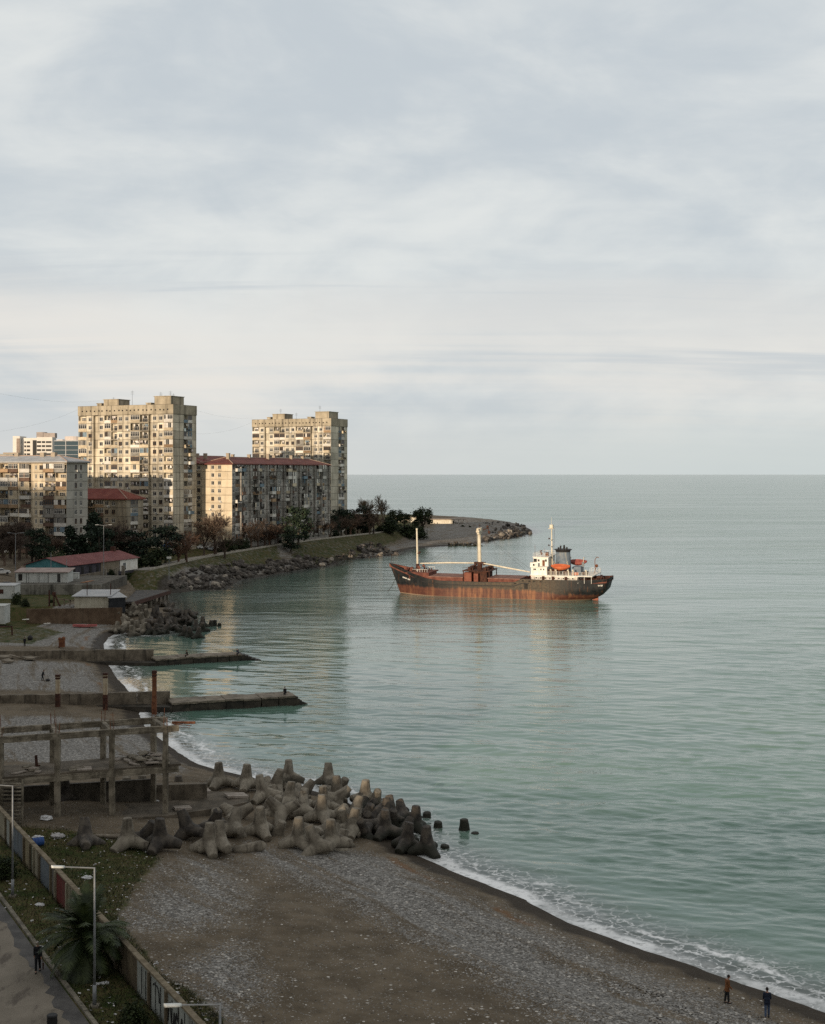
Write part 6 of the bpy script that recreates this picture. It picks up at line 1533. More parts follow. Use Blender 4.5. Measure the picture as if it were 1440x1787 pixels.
def all_trees():
    r_ = random.Random(77)
    ga = 'bare trees in front of the grey roofed block'
    for i, (u, vt, d) in enumerate(((4, 915, 425), (18, 905, 428), (33, 898, 420), (47, 912, 430), (56, 925, 415), (88, 930, 426), (104, 938, 424), (-12, 908, 426), (26, 925, 405), (8, 935, 400))): tree_px('bare', u, vt, d, 'bare brown tree in the thicket before the grey roofed balcony block', ga, i, 1.25)
    tree_px('pine', 62, 918, 412, 'dark pine at the edge of the bare thicket before the grey roofed block', None, 0); tree_px('pine', 78, 938, 408, 'lower dark pine beside the first one before the grey roofed block', None, 1, 1.1); tree_px('shrub', 94, 958, 398, 'dark evergreen shrub behind the red roofed shed, landward of the conifers', None, 0)
    tree_px('conifer', 124, 914, 412, 'shorter pointed conifer rising from behind the red roofed shed', None, 0, 1.2); tree_px('conifer', 143, 928, 415, 'lowest pointed conifer between the two taller ones behind the red roofed shed', None, 1, 1.2); tree_px('conifer', 163, 889, 416, 'tallest dark conifer behind the red roofed shed, against the low block', None, 2, 1.05); tree_px('pine', 174, 912, 412, 'dark pine pressed against the tallest conifer', None, 2)
    for i, (u, vt) in enumerate(((190, 905), (203, 915), (215, 902), (246, 915))): tree_px('bare', u, vt, 428+i*3, 'bare brown tree before the low red hip roofed block', 'bare trees before the low block', i, 1.2)
    tree_px('pine', 231, 922, 430, 'wide dark pine before the taller tower, landward one', None, 1, 1.35); tree_px('pine', 255, 935, 424, 'squat dark pine between two others before the taller tower', None, 2, 1.4); tree_px('pine', 289, 913, 432, 'dark pine before the corner of the taller tower', None, 0, 1.2); tree_px('shrub', 268, 950, 418, 'dark shrub at the foot of the pines before the taller tower', None, 1, 1.3)
    tree_px('bare_red', 325, 922, 438, 'round russet bare tree beside the corner of the taller tower', None, 0, 1.5); tree_px('bare_red', 312, 934, 432, 'smaller russet bare tree close to the blue canopy', None, 1, 1.4)
    tree_px('bare', 376, 884, 474, 'tall bare tree standing against the sunlit end wall', None, 2, 1.15); tree_px('bare', 392, 915, 470, 'bare tree at the seaward edge of the sunlit end wall', None, 1, 1.2); tree_px('bare', 356, 912, 472, 'bare tree in the gap beside the sunlit end wall', None, 0, 1.1); tree_px('shrub', 398, 938, prom_d(398)+9, 'rounded dark shrub at the corner of the long block', None, 2, 1.2); tree_px('shrub', 425, 936, prom_d(425)+9, 'wide dark evergreen shrub below the long block', None, 0, 1.2)
    g1 = 'trees along the foot of the long block'
    for i, (u, vt) in enumerate(((438, 905), (462, 900), (472, 908), (485, 910), (498, 905), (512, 912), (535, 905), (546, 902), (562, 905), (575, 900), (590, 892), (604, 896))): tree_px('bare', u, vt, prom_d(u)+9, 'bare brown tree along the foot of the long grey block', g1, i, 1.2)
    for i, (u, vt) in enumerate(((450, 925), (470, 918), (533, 906), (556, 915), (612, 895))): tree_px('bare_red', u, vt, prom_d(u)+8, 'russet bare tree along the foot of the long grey block', 'russet trees by the long block', i, 1.3)
    tree_px('pine', 521, 880, 532, 'dark pine standing tallest against the shaded face of the long block', None, 0, 1.0); tree_px('pine', 508, 918, 520, 'low dark pine below the tall one at the long block', None, 1, 1.3)
    for i, (u, vt) in enumerate(((487, 934), (548, 930), (586, 920), (612, 914), (640, 912), (664, 908))): tree_px('shrub', u, vt+5, prom_d(u)+11, 'dark evergreen shrub in the belt along the promenade', 'evergreens along the promenade', i, 1.25)
    for i, (u, vt, k) in enumerate(((577, 896, 'pine'), (606, 890, 'broad'), (633, 880, 'pine'), (596, 885, 'pine'))): tree_px(k, u, vt, prom_d(u)+16, 'tall dark evergreen below the farther tower', 'evergreens below the farther tower', i, 1.15)
    for i, (u, vt) in enumerate(((617, 886), (645, 878), (652, 890), (625, 895))): tree_px('bare', u, vt, 622+i*5, 'bare brown tree beside the low brown house', 'bare trees by the brown house', i, 1.2)
    tree_px('bare_pale', 668, 861, 690, 'tall pale bare tree against the sea, seaward of the brown house', None, 0, .85); tree_px('bare_pale', 638, 864, 700, 'shorter pale bare tree rising behind the brown house', None, 1, .9)
    tree_px('broad', 690, 886, 668, 'dark round evergreen landward of the lone tree, larger one', None, 0, 1.15); tree_px('broad', 706, 893, 690, 'dark evergreen behind the small kiosk', None, 1, 1.1); tree_px('shrub', 680, 900, 650, 'dark shrub at the seaward end of the belt', None, 2, 1.4); tree_px('shrub', 716, 911, 668, 'low dark shrub between the belt and the lone tree', None, 0, 1.8); tree_px('shrub', 728, 915, 672, 'low dark shrub at the foot of the lone tree', None, 1, 1.6)
    tree_px('broad', 738, 882, 678, 'lone round dark tree with a clear trunk at the end of the belt', None, 2, 1.0)
    for i, (u, v, s) in enumerate(((790, 913, 1.3), (808, 919, 1.0), (820, 920, .9), (762, 912, 1.5))): p = G(u, v); tree('shrub', p-Vector((0, 0, .2)), s*1.3, 'low dark shrub on the sandy point', 'shrubs on the sandy point', i, 1.7)
    # nearer shrubs
    for (u, v, h_, lab, wd) in ((8, 1535, 1.9, 'dark rounded shrub on the verge at the left edge by the far lamp', 1.1), (232, 1790, 1.7, 'dark shrub against the foot of the graffiti wall', .9), (30, 1062, 4.2, 'dark overgrown shrub beside the white hut at the left edge', .55), (196, 1012, 3.6, 'dark shrub against the ruined wall below the red roofed shed', .7), (222, 1014, 3.0, 'ivy dark shrub under the white end of the red roofed shed', 1.1), (90, 1052, 1.0, 'low dark shrub on the lawn under the stained wall', 1.2), (44, 1060, 2.2, 'dark shrub at the landward end of the brown retaining wall', 1.0)):
        p = P(u, v, Z0) if v > 1400 else G(u, v); tree('shrub', p-Vector((0, 0, .1)), h_, lab, None, int(u), wd)
all_trees()
# ================================================================== promenade far, rocks
def far_promenade():
    pts = [P(u, v, prom_z(u)) for u, v in PROM]; mb = MB(pts[0]); pp = MB(pts[0])
    for a, b_ in zip(pts[:-1], pts[1:]):
        d = (b_-a); d.z = 0; d.normalize(); n = Vector((-d.y, d.x, 0))
        A, B_ = a, b_
        for (m_, w0, w1, z0, z1) in ((mb, .4, 5.0, -1.5, 0), (pp, 0, .4, -1.5, .45)):
            q = [A+n*w0, B_+n*w0, B_+n*w1, A+n*w1]; lo = [m_.vert((p.x, p.y, p.z+z0)) for p in q]; hi = [m_.vert((p.x, p.y, p.z+z1)) for p in q]
            m_.fidx(hi)
            for i in range(4): j = (i+1) % 4; m_.fidx((lo[i], lo[j], hi[j], hi[i]))
    tag(mb.build('promenade', pm('promenade_paving', (.20, .18, .155), (.27, .25, .22), .3, .9, co='World')), kind='structure')
    o = pp.build('promenade_parapet', pm('parapet_stone', (.30, .27, .22), (.40, .365, .31), .4, .9, co='World')); tag(o, 'low pale parapet along the seaward edge of the promenade', 'parapet')
    a = P(497, 949, 7.2); b = MB(a); b.box(a+Vector((0, 0, 1.2)), (2.0, 1.6, 3.6)); b.box(a+Vector((0, 0, 3.1)), (2.4, 2.0, .3)); tag(b.build('stone_pillar', pm('pillar_stone', (.33, .29, .22), (.42, .37, .29), .6, .9)), 'pale stone pillar at the head of the beach steps', 'pillar')
    f = G(508, 968); b = MB(a); n = 12; st = a+Vector((-.8, -1.2, 0))
    for k in range(n):
        p = st.lerp(Vector((f.x, f.y, f.z)), k/n); b.box((p.x, p.y, p.z-.6), (5.0, 2.4, 1.3), R(-35))
    tag(b.build('beach_steps', pm('step_stone', (.24, .215, .17), (.33, .30, .25), .5, .9)), 'pale concrete steps running from the pillar down to the beach', 'steps')
far_promenade()
def make_rock(seed, mat):
    r_ = random.Random(seed); b = MB(); b.blob((0, 0, 0), 1.0, 9, 6, (r_.uniform(.8, 1.2), r_.uniform(.7, 1.1), r_.uniform(.6, .85)), .22, r_)
    return b.mesh('boulder', mat)
M['rock'] = pm('rock_dark', (.05, .043, .037), (.135, .12, .105), 1.2, .92, bump=.5, bscale=4, rnd=.5)
M['rock_pale'] = pm('rock_pale', (.16, .14, .115), (.30, .265, .22), 1.2, .92, bump=.5, bscale=4, rnd=.35)
RK = [make_rock(i, M['rock']) for i in range(5)]; RKP = [make_rock(i+20, M['rock_pale']) for i in range(4)]
def poly_px(rng, px):
    us = [p[0] for p in px]; vs = [p[1] for p in px]
    while True:
        u, v = rng.uniform(min(us), max(us)), rng.uniform(min(vs), max(vs)); r = False; n = len(px)
        for i in range(n):
            (ax, ay), (bx, by) = px[i], px[(i+1) % n]
            if (ay > v) != (by > v) and u < (bx-ax)*(v-ay)/(by-ay)+ax: r = not r
        if r: return u, v
def rocks():
    rng = random.Random(41); sm = MB((-60, 420, 0))
    zones = [([(262,1014),(300,1006),(350,992),(405,998),(408,1012),(400,1029),(340,1030),(300,1027)], 75, (.6, 1.4), .18, 'rough boulder in the mound nearest the jetty, below the promenade', 'boulders nearest the jetty'),
             ([(335,996),(400,985),(450,986),(500,978),(530,972),(575,974),(592,985),(545,991),(490,1000),(412,1012),(405,1003)], 120, (.65, 1.45), .06, 'dark boulder in the long breakwater below the beach steps', 'boulders of the long breakwater'),
             ([(580,965),(650,950),(690,958),(700,968),(650,973),(590,977)], 45, (.65, 1.4), .1, 'dark boulder in the rocky shore behind the ship bow', 'boulders behind the ship bow'),
             ([(845,936),(872,922),(905,917),(930,927),(926,934),(905,938),(880,942),(846,945)], 55, (.8, 1.7), .12, 'boulder along the tip of the point', 'boulders at the tip of the point')]
    for px, n, (s0, s1), pale, lab, grp in zones:
        for i in range(n):
            u, v = poly_px(rng, px); p = G(u, v); g = p.z; s = rng.uniform(s0, s1)
            me = rng.choice(RKP if rng.random() < pale else RK); z = max(g, -.2)+s*rng.uniform(.15, .9)
            o = inst('boulder', me, None, (p.x, p.y, z), (rng.uniform(-.4, .4), rng.uniform(-.4, .4), rng.uniform(0, 6)), s); tag(o, lab, 'boulder', grp)
        for i in range(n*3):
            u, v = poly_px(rng, px); p = G(u, v); g = p.z; s = rng.uniform(.25, .6); sm.tint = rng.random(); sm.blob((p.x, p.y, g+s*.4), s, 6, 4, (1, 1, .75), .25, rng)
    for i in range(30):
        u = rng.uniform(835, 915); p = G(u, rng.uniform(911, 919)); s = rng.uniform(.25, .7); sm.blob((p.x, p.y, p.z+s*.3), s, 6, 4, (1, 1, .75), .25, rng)
    tag(sm.build('rubble_stones', M['rock']), 'small stones filling between the boulders of the breakwaters', 'stones', kind='stuff')
    for i in range(15):
        u = 784+i*3.7+rng.uniform(-1, 1); p = P(u, 951.5+rng.uniform(-1, .8), .3); o = inst('tetrapod', TETW[i % 2], None, (p.x, p.y, rng.uniform(-.6, .5)), (rng.uniform(-.6, .6), rng.uniform(-.6, .6), rng.uniform(0, 6)), 1.0)
        tag(o, 'black tetrapod in the short low reef seen past the cream masts', 'tetrapod', 'tetrapods of the short reef')
rocks()

# ================================================================== huts, jetty and sheds at the left
WOODW = pm('hut_white', (.42, .44, .42), (.54, .55, .52), 1.0, .8, streak=((.22, .2, .17), .5, 1.6)); 
def hut(name, label, cat, a, b_, depth, zb, h_, wallm, roofm, pitch=0.0, over=.5, sidem=None):
    """box hut whose front runs from a to b_ (ground points), going back by depth"""
    root = empty(name, (a.x, a.y, zb), label, cat); d = (b_-a); d.z = 0; Ln = d.length; d.normalize(); n = Vector((-d.y, d.x, 0))
    mb = MB(root.location); f = lambda t, k, z: Vector((a.x, a.y, 0))+d*t+n*k+Vector((0, 0, z))
    mb.face((f(0, 0, zb-1), f(Ln, 0, zb-1), f(Ln, 0, zb+h_), f(0, 0, zb+h_))); mb.build('front_wall', wallm, root)
    mb = MB(root.location)
    mb.face((f(Ln, 0, zb-1), f(Ln, depth, zb-1), f(Ln, depth, zb+h_+pitch), f(Ln, 0, zb+h_))); mb.face((f(Ln, depth, zb-1), f(0, depth, zb-1), f(0, depth, zb+h_+pitch), f(Ln, depth, zb+h_+pitch))); mb.face((f(0, depth, zb-1), f(0, 0, zb-1), f(0, 0, zb+h_), f(0, depth, zb+h_+pitch)))
    mb.build('side_wall', sidem or wallm, root)
    mb = MB(root.location); th = .16; o = over; s = pitch/depth
    q = [f(-o, -o, zb+h_-s*o), f(Ln+o, -o, zb+h_-s*o), f(Ln+o, depth+o, zb+h_+pitch+s*o), f(-o, depth+o, zb+h_+pitch+s*o)]; up = Vector((0, 0, th)); e = Vector((0, 0, .02))
    mb.face([p+up for p in q]); mb.face([p+e for p in q[::-1]])
    for i in range(4): j = (i+1) % 4; mb.face((q[i]+e, q[j]+e, q[j]+up, q[i]+up))
    mb.build('roof', roofm, root); return root, f, Ln
def left_shore():
    # retaining walls
    a = P(46, 1080, 2.5); b_ = P(213, 1079, 2.3); mb = MB((a.x, a.y, 0)); strip(mb, a, b_, .6, .8, 4.62); tag(mb.build('retaining_wall', pm('rust_stained_wall', (.085, .055, .035), (.15, .105, .07), .4, .95, co='World', streak=((.04, .03, .02), .6))), 'long rust brown retaining wall along the back of the farther beach', 'wall')
    a = P(29, 1037, 4.6); b_ = P(176, 1037, 4.6); mb = MB((a.x, a.y, 0)); strip(mb, a, b_, 1.0, 4.0, 7.0); tag(mb.build('retaining_wall', pm('streaked_wall', (.10, .095, .08), (.22, .21, .18), .4, .95, co='World', lo=.4, hi=.6, streak=((.03, .028, .022), .95, 1.0))), 'dark streaked retaining wall carrying the white hut', 'wall')
    c0 = P(29, 1037, 4.6)+Vector((0, 1.02, 0)); c1 = P(176, 1037, 4.6)+Vector((0, 1.02, 0)); mb = MB((c0.x, c0.y, 0)); strip(mb, c0, c1, 30, 4.0, 6.96); tag(mb.build('yard', pm('yard_dirt', (.06, .055, .045), (.12, .11, .09), .4, .95, co='World')), kind='structure')
    # white hut on it
    a = P(28, 1016, 7.0); b_ = P(118, 1016, 7.0); a.y = b_.y = 344.0; a.x = (28-U0)/F*344; b_.x = (118-U0)/F*344
    root, f, Ln = hut('beach_hut', 'long low white hut with a pinkish flat roof on top of the streaked retaining wall', 'hut', a, b_, 5.5, 6.97, 2.55, WOODW, pm('roof_pinkish', (.28, .21, .19), (.36, .29, .26), .6, .9), .55, .5)
    n_ = Vector((0, -1, 0))
    for (t0, t1, z0, z1, mt, nm) in ((.045, .12, .5, 2.1, M['dark'], 'window'), (.20, .205, 0, 2.4, M['black'], 'panel_joint'), (.245, .25, 0, 2.4, M['black'], 'panel_joint'), (.445, .45, 0, 2.5, M['black'], 'panel_joint'), (.62, .628, 0, 2.5, M['black'], 'panel_joint'), (.80, .86, .1, 2.2, M['glass'], 'door')):
        mb = MB(root.location); p = f(Ln*(t0+t1)/2, -.03, 6.97+(z0+z1)/2); mb.box(p, (Ln*(t1-t0), .07, z1-z0)); mb.build(nm, mt, root)
    mb = MB(root.location); p = f(Ln*.07, -.5, 6.75); mb.box(p, (1.8, 1.2, .5)); mb.build('step', M['kerb'], root)
    p = f(Ln*.18, 2.6, 9.75); mb = MB(p); mb.box(p+Vector((0, 0, .3)), (1.1, .9, .6)); mb.box(p+Vector((0, 0, .62)), (1.3, 1.0, .06)); tag(mb.build('roof_box', WOODW), 'small white box standing on the pinkish roof of the white hut', 'box')
    # pale shed in front of the brown wall
    a = P(130, 1060, 4.55); b_ = P(190, 1060, 4.55)
    root, f, Ln = hut('shed', 'pale fronted shed with grey sheet roof and dark end, above the brown retaining wall', 'shed', a, b_, 9.0, 4.5, 2.45, pm('shed_cream', (.40, .37, .29), (.50, .47, .38), 1, .85, streak=((.2, .17, .12), .5)), M['grey_roof'], .6, .55, pm('shed_dark', (.022, .028, .036), (.045, .052, .06), 1, .7))  # near-black end walls: their shade is put into the colour
    # dark porch beyond its right end
    a2 = P(190, 1061, 4.55); b2 = P(219, 1060, 4.5); a2 = a2+Vector((.1, .3, 0)); root2, f2, L2 = hut('shed', 'dark boarded lean-to joined to the seaward end of the pale shed', 'shed', a2, b2, 8.0, 4.4, 2.3, pm('boards_black', (.018, .02, .024), (.035, .038, .042), 1, .8), M['grey_roof'], .6, .35)
    # long red roofed shed
    A = P(119, 1004, 7.0); B_ = P(240, 988, 7.0)
    wallc = pm('shed_violet', (.045, .042, .052), (.08, .074, .088), .5, .9); d = (B_-A); d.z = 0
    A.z = B_.z = 0; Ln = d.length; d.normalize(); n = Vector((-d.y, d.x, 0))
    root = empty('long_shed', (A.x, A.y, 6.6), 'long shed with a faded red pitched roof, its front dark, then buff, then white', 'shed'); f = lambda t, k, z: A+d*t+n*k+Vector((0, 0, z)); L2 = Ln; dp = 13.0; zb = 6.3; zw = zb+3.3; zr = zw+1.9
    mb = MB(root.location); mb.face((f(0, 0, zb-1), f(L2, 0, zb-1), f(L2, 0, zw), f(0, 0, zw))); mb.face((f(L2, dp, zb-1), f(0, dp, zb-1), f(0, dp, zw), f(L2, dp, zw))); mb.build('long_wall', wallc, root)
    mb = MB(root.location); mb.face((f(L2, 0, zb-1), f(L2, dp, zb-1), f(L2, dp, zw), f(L2, dp/2, zr), f(L2, 0, zw))); mb.build('gable_wall', M['white_paint'], root)
    mb = MB(root.location); mb.face((f(0, dp, zb-1), f(0, 0, zb-1), f(0, 0, zw), f(0, dp/2, zr), f(0, dp, zw))); mb.build('turquoise_gable', pm('turquoise', (.05, .16, .18), (.08, .22, .24), .6, .85), root)
    mb = MB(root.location); o = .6; sl_ = (zr-zw)/(dp/2)
    for k0, k1, z0, z1 in ((-o, dp/2, zw-sl_*o, zr), (dp+o, dp/2, zw-sl_*o, zr)):
        q = (f(-o, k0, z0+.12), f(L2+o, k0, z0+.12), f(L2+o, k1, z1+.12), f(-o, k1, z1+.12)); mb.face(q if k0 < k1 else q[::-1]); q2 = [p-Vector((0, 0, .13)) for p in q]; mb.face(q2[::-1] if k0 < k1 else q2)
        for i in (0, 1, 3): j = (i+1) % 4; mb.face((q2[i], q2[j], q[j], q[i]))
    mb.build('roof', roof_mat('faded_red_roof', (.135, .035, .034), (.185, .058, .054)), root)
    for t in (.08, .19, .30, .40):
        mb = MB(root.location); p = f(L2*t, -.05, zb+1.5); mb.box(p, (1.1, .12, 2.0), math.atan2(d.y, d.x)); mb.build('door', M['frame_brown'] if t > .4 else M['dark'], root)
    mb = MB(root.location); mb.box(f(L2+.06, 3.0, zb+1.4), (.12, 1.4, 2.1), math.atan2(d.y, d.x)); mb.build('window', M['glass'], root)
    mb = MB(root.location); mb.box(f(L2*.58, -.06, zb+1.6), (L2*.27, .1, 3.0), math.atan2(d.y, d.x)); mb.build('buff_panel', pm('buff_panel', (.16, .13, .09), (.24, .2, .15), .6), root)
    mb = MB(root.location); mb.box(f(L2*.86, -.06, zb+1.55), (L2*.27, .12, 3.3), math.atan2(d.y, d.x)); mb.build('white_panel', M['white_paint'], root)
    mb = MB(root.location); mb.box(f(L2*.79, -.14, zb+1.2), (1.5, .1, 2.0), math.atan2(d.y, d.x)); mb.build('window', M['glass'], root)
    mb = MB(root.location); mb.box(f(L2*.93, dp*.5, zr+.5), (1.2, 1.2, 1.6), math.atan2(d.y, d.x)); mb.build('chimney', M['rust_dark'], root)
    # ruined wall and posts in front of it
    a = P(118, 1012, 6.6); c = P(186, 1004, 6.0); mb = MB((a.x, a.y, 0)); strip(mb, a, c, .5, 3.5, 7.3); tag(mb.build('garden_wall', M['groyne']), 'broken grey wall below the dark long side of the red roofed shed', 'wall')
    for i, (u, v) in enumerate(((183, 1014), (203, 1012), (215, 1008))):
        p = G(u, v); mb = MB(p); mb.box(p+Vector((0, 0, 1.6)), (.9, .7, 3.6)); tag(mb.build('gate_pier', M['concrete']), ('pale concrete pier at the seaward end of the broken grey wall', 'slim concrete pier leaning among shrubs below the white shed wall', 'concrete pier below the corner of the white shed wall')[i], 'pier')
    # collapsed orange canopy
    a = P(124, 1022, 6.6); c = P(160, 1018, 6.6); root = empty('canopy', (a.x, a.y, 4.6), 'sagging rusty orange sheet canopy beside the white hut', 'canopy')
    for i, (t0, t1, z0, z1, m_) in enumerate(((0, .5, 6.9, 6.5, 'rust'), (.45, .8, 6.6, 7.0, 'orange'), (.75, 1.0, 6.8, 6.3, 'rust'))):
        mb = MB(root.location); A_, B2 = a.lerp(c, t0), a.lerp(c, t1); mb.prism([(A_.x, A_.y), (B2.x, B2.y), (B2.x+.4, B2.y+5), (A_.x+.4, A_.y+5)], z1, z1+.1); mb.build('sheet', M[m_] if m_ != 'orange' else pm('orange_sheet', (.26, .11, .05), (.34, .17, .08), 1), root)
    for t in (0, .5, 1): mb = MB(root.location); q = a.lerp(c, t); mb.tube((q.x, q.y+.3, 4), (q.x, q.y+.3, 6.7), .08, .08, 6); mb.build('post', M['rust_dark'], root)
    # jetty on piles
    A = P(205, 1054, 3.6); B_ = P(297, 1033, 3.4); A = P(232, 1050, 4.4); B_ = P(297, 1030, 3.6)
    root = empty('derelict_jetty', (B_.x, B_.y, 0), 'derelict dark decked jetty on stained piles behind the farther tetrapod heap', 'jetty'); d = B_-A; d.z = 0; Ln = d.length; d.normalize(); n = Vector((-d.y, d.x, 0))
    mb = MB(root.location); mb.face((A, B_, B_+n*9, A+n*9)); q = [A, B_, B_+n*9, A+n*9]; dn = Vector((0, 0, -.45))
    mb.face([p+dn for p in q[::-1]])
    for i in range(4): j = (i+1) % 4; mb.face((q[i]+dn, q[j]+dn, q[j], q[i]))
    mb.build('deck', pm('jetty_deck', (.05, .046, .043), (.09, .084, .078), .5, .9, co='World'), root)
    mb = MB(root.location); mb.beam(A+Vector((0, 0, -.5))-n*.05, B_+Vector((0, 0, -.5))-n*.05, .3, .9); mb.build('edge_beam', M['rust_dark'], root)
    for i in range(9):
        for k in (.6, 4.5, 8.4):
            p = A+d*(Ln*(.05+.93*i/8))+n*k; mb = MB(root.location); mb.box((p.x, p.y, (p.z-3.0)/2-.3), (.5, .5, p.z+2.4)); mb.build('pile', M['concrete'] if i % 3 else M['groyne'], root)
    # red boat, timber props, spool, white van-like huts
    p = G(148, 1095); root = empty('rowing_boat', p, 'pinkish red flat boat lying on the farther beach', 'boat'); mb = MB(p); g = []
    for i in range(9):
        t = i/8; w_ = .75*math.sin(math.pi*(.08+.87*t))**.6; row = [mb.vert(p+Vector((-2.6+5.2*t, y*w_, z+.12*abs(2*t-1)))) for y, z in ((-1, .55), (-.75, .1), (.75, .1), (1, .55))]; g.append(row)
    for r0, r1 in zip(g[:-1], g[1:]):
        for k in range(3): mb.fidx((r0[k], r1[k], r1[k+1], r0[k+1]))
    mb.build('hull', pm('boat_red', (.40, .10, .10), (.50, .17, .16), 1, .6), root)
    mb = MB(p)
    for x in (-1.2, .2, 1.4): mb.box(p+Vector((x, 0, .45)), (.3, 1.2, .06))
    mb.build('thwart', M['wood'], root)
    for (u, v, l_, tl, lab) in ((86, 1058, 3.6, 0, 'dark upright timber post on the lawn edge, landward one'), (94, 1058, 2.8, .02, 'thicker dark timber post with a box on top at the lawn edge'), (105, 1058, 2.7, -.42, 'dark timber prop leaning at the lawn edge'), (152, 1060, 5.5, 0, 'thin pole standing before the pale shed front'), (193, 1059, 5.2, 0, 'thin dark pole standing at the corner of the pale shed')):
        p = P(u, v, 4.5); mb = MB(p); e = p+Vector((l_*math.sin(tl), 0, l_*math.cos(tl))); r0 = .10 if 'thin' in lab else .20; mb.tube(p-Vector((0, 0, .3)), e, r0, r0*.85, 8); mb.tube(p-Vector((0, 0, .1)), p+Vector((0, 0, .3)), r0*1.4, r0*1.2, 8)
        if 'box' in lab: mb.box(e, (.7, .6, .8))
        tag(mb.build('timber_post', M['rust_dark']), lab, 'post')
    p = P(112, 1057, 4.6); mb = MB(p); mb.beam(p+Vector((-1.5, 0, 1.6)), p+Vector((2.2, 0, 1.1)), .2, .2); mb.beam(p+Vector((0, 0, 0)), p+Vector((0, 0, 1.5)), .2, .2); mb.beam(p+Vector((1.3, 0, 0)), p+Vector((1.4, 0, 1.3)), .2, .2); mb.beam(p+Vector((-.2, .1, 0)), p+Vector((1.4, .1, 1.2)), .15, .15); tag(mb.build('collapsed_trestle', M['wood']), 'collapsed pale wooden trestle on the lawn edge', 'trestle')
    a = P(-60, 1044, 4.6); b_ = P(25, 1044, 4.6); root, f, Ln = hut('beach_hut', 'white cabin with one brown window cut by the left edge', 'hut', a, b_, 5, 4.6, 2.9, WOODW, pm('cabin_roof', (.40, .41, .41), (.5, .5, .5), 1), .2, .15)
    mb = MB(root.location); p = f(Ln*.72, -.04, 6.2); mb.box(p, (1.3, .08, 1.0)); mb.build('window', M['rust_dark'], root)
    a = P(-70, 1074, 4.0); b_ = P(8, 1074, 4.0); a.z = b_.z = 3.4; root, f, Ln = hut('storage_cabin', 'small white cabin end at the left edge above the farther beach', 'cabin', a, b_, 4, 3.2, 2.7, WOODW, WOODW, .1, .1)
    p = PD(37, 992, 362); p.z = 8.6; root = empty('cable_drum', p, 'round timber cable drum standing on edge behind the white hut', 'drum')
    for y in (-.5, .5): mb = MB(p); mb.tube(p+Vector((0, y-.08, 0)), p+Vector((0, y+.08, 0)), 1.25, 1.25, 20); mb.build('flange', M['wood'], root)
    mb = MB(p); mb.tube(p+Vector((0, -.45, 0)), p+Vector((0, .45, 0)), .6, .6, 14); mb.build('core', M['rust_dark'], root)
    for (u, v, lab, sz) in ((131, 994, 'white chest on the yard behind the white hut', (2, 1.2, 1.6)), (66, 989, 'pale trailer box before the turquoise gable', (3.0, 2, 1.7))):
        p = PD(u, v, 356); p.z = 6.9+sz[2]/2; mb = MB(p); mb.box(p, sz); mb.box(p+Vector((0, 0, sz[2]/2+.05)), (sz[0]+.15, sz[1]+.15, .1)); mb.box(p+Vector((sz[0]*.2, -sz[1]/2-.02, 0)), (.6, .05, 1.0)); tag(mb.build('storage_chest', WOODW), lab, 'chest')
    # parasol-like blue canopy on the promenade
    p = G(293, 961); p = P(293, 964, 6.6); root = empty('market_canopy', p, 'blue and white canopy by the promenade near the russet tree', 'canopy'); mb = MB(p)
    n = 8; apex = p+Vector((0, 0, 3.4))
    for k in range(n):
        a0, a1 = 2*math.pi*k/n, 2*math.pi*(k+1)/n; q0 = p+Vector((2.3*math.cos(a0), 2.3*math.sin(a0), 2.5)); q1 = p+Vector((2.3*math.cos(a1), 2.3*math.sin(a1), 2.5)); mb.face((apex, q0, q1)); mb.face((q0, q0-Vector((0, 0, .45)), q1-Vector((0, 0, .45)), q1))
    mb.build('cover', pm('canopy_blue', (.07, .16, .34), (.14, .26, .46), 1, .7), root); mb = MB(p); mb.tube(p-Vector((0, 0, .3)), apex, .06, .06, 8); mb.box(p+Vector((0, 0, 1.2)), (3.2, 2.6, .5)); mb.build('counter', M['white_paint'], root)
left_shore()
def lamp_far():
    def pole(u, v, vt, lab, arms=1, head=True):
        p = P(u, v, 7.0 if u < 250 else 5) if u != 294 else G(u, v); g = h1(p.x, p.y); p.z = max(g, 4.5); ht = H-(vt-V0)/F*p.y-p.z
        root = empty('lamp_post', p, lab, 'lamp post', 'lamp posts of the farther shore'); b = MB(p); b.tube(p-Vector((0, 0, .3)), p+Vector((0, 0, ht)), .11, .07, 8); b.build('pole', M['steel_pole'], root)
        if head:
            b = MB(p)
            for sx in ((-1, 1) if arms == 2 else (-1,)): b.tube(p+Vector((0, 0, ht)), p+Vector((sx*1.5, 0, ht+.2)), .05, .05, 6); b.box(p+Vector((sx*1.8, 0, ht+.2)), (.9, .35, .16))
            b.build('lamp_head', M['steel_pole'], root)
        return root, p, ht
    pole(27, 1004, 931, 'lamp post rising from behind the drum and the white hut', 2); pole(89, 1012, 964, 'thin pole standing in front of the pinkish hut roof', 1, False); pole(181, 1000, 917, 'tall lamp post in front of the faded red roof', 2); pole(116, 1008, 975, 'short thin pole beside the end of the white hut', 1, False)
    r, p, ht = pole(295, 1007, 972, 'slim sign post with a white board below the blue canopy', 1, False)
    b = MB(p); b.box(p+Vector((0, 0, ht-.2)), (1.3, .1, .6)); b.build('board', WOODW, r)
lamp_far()

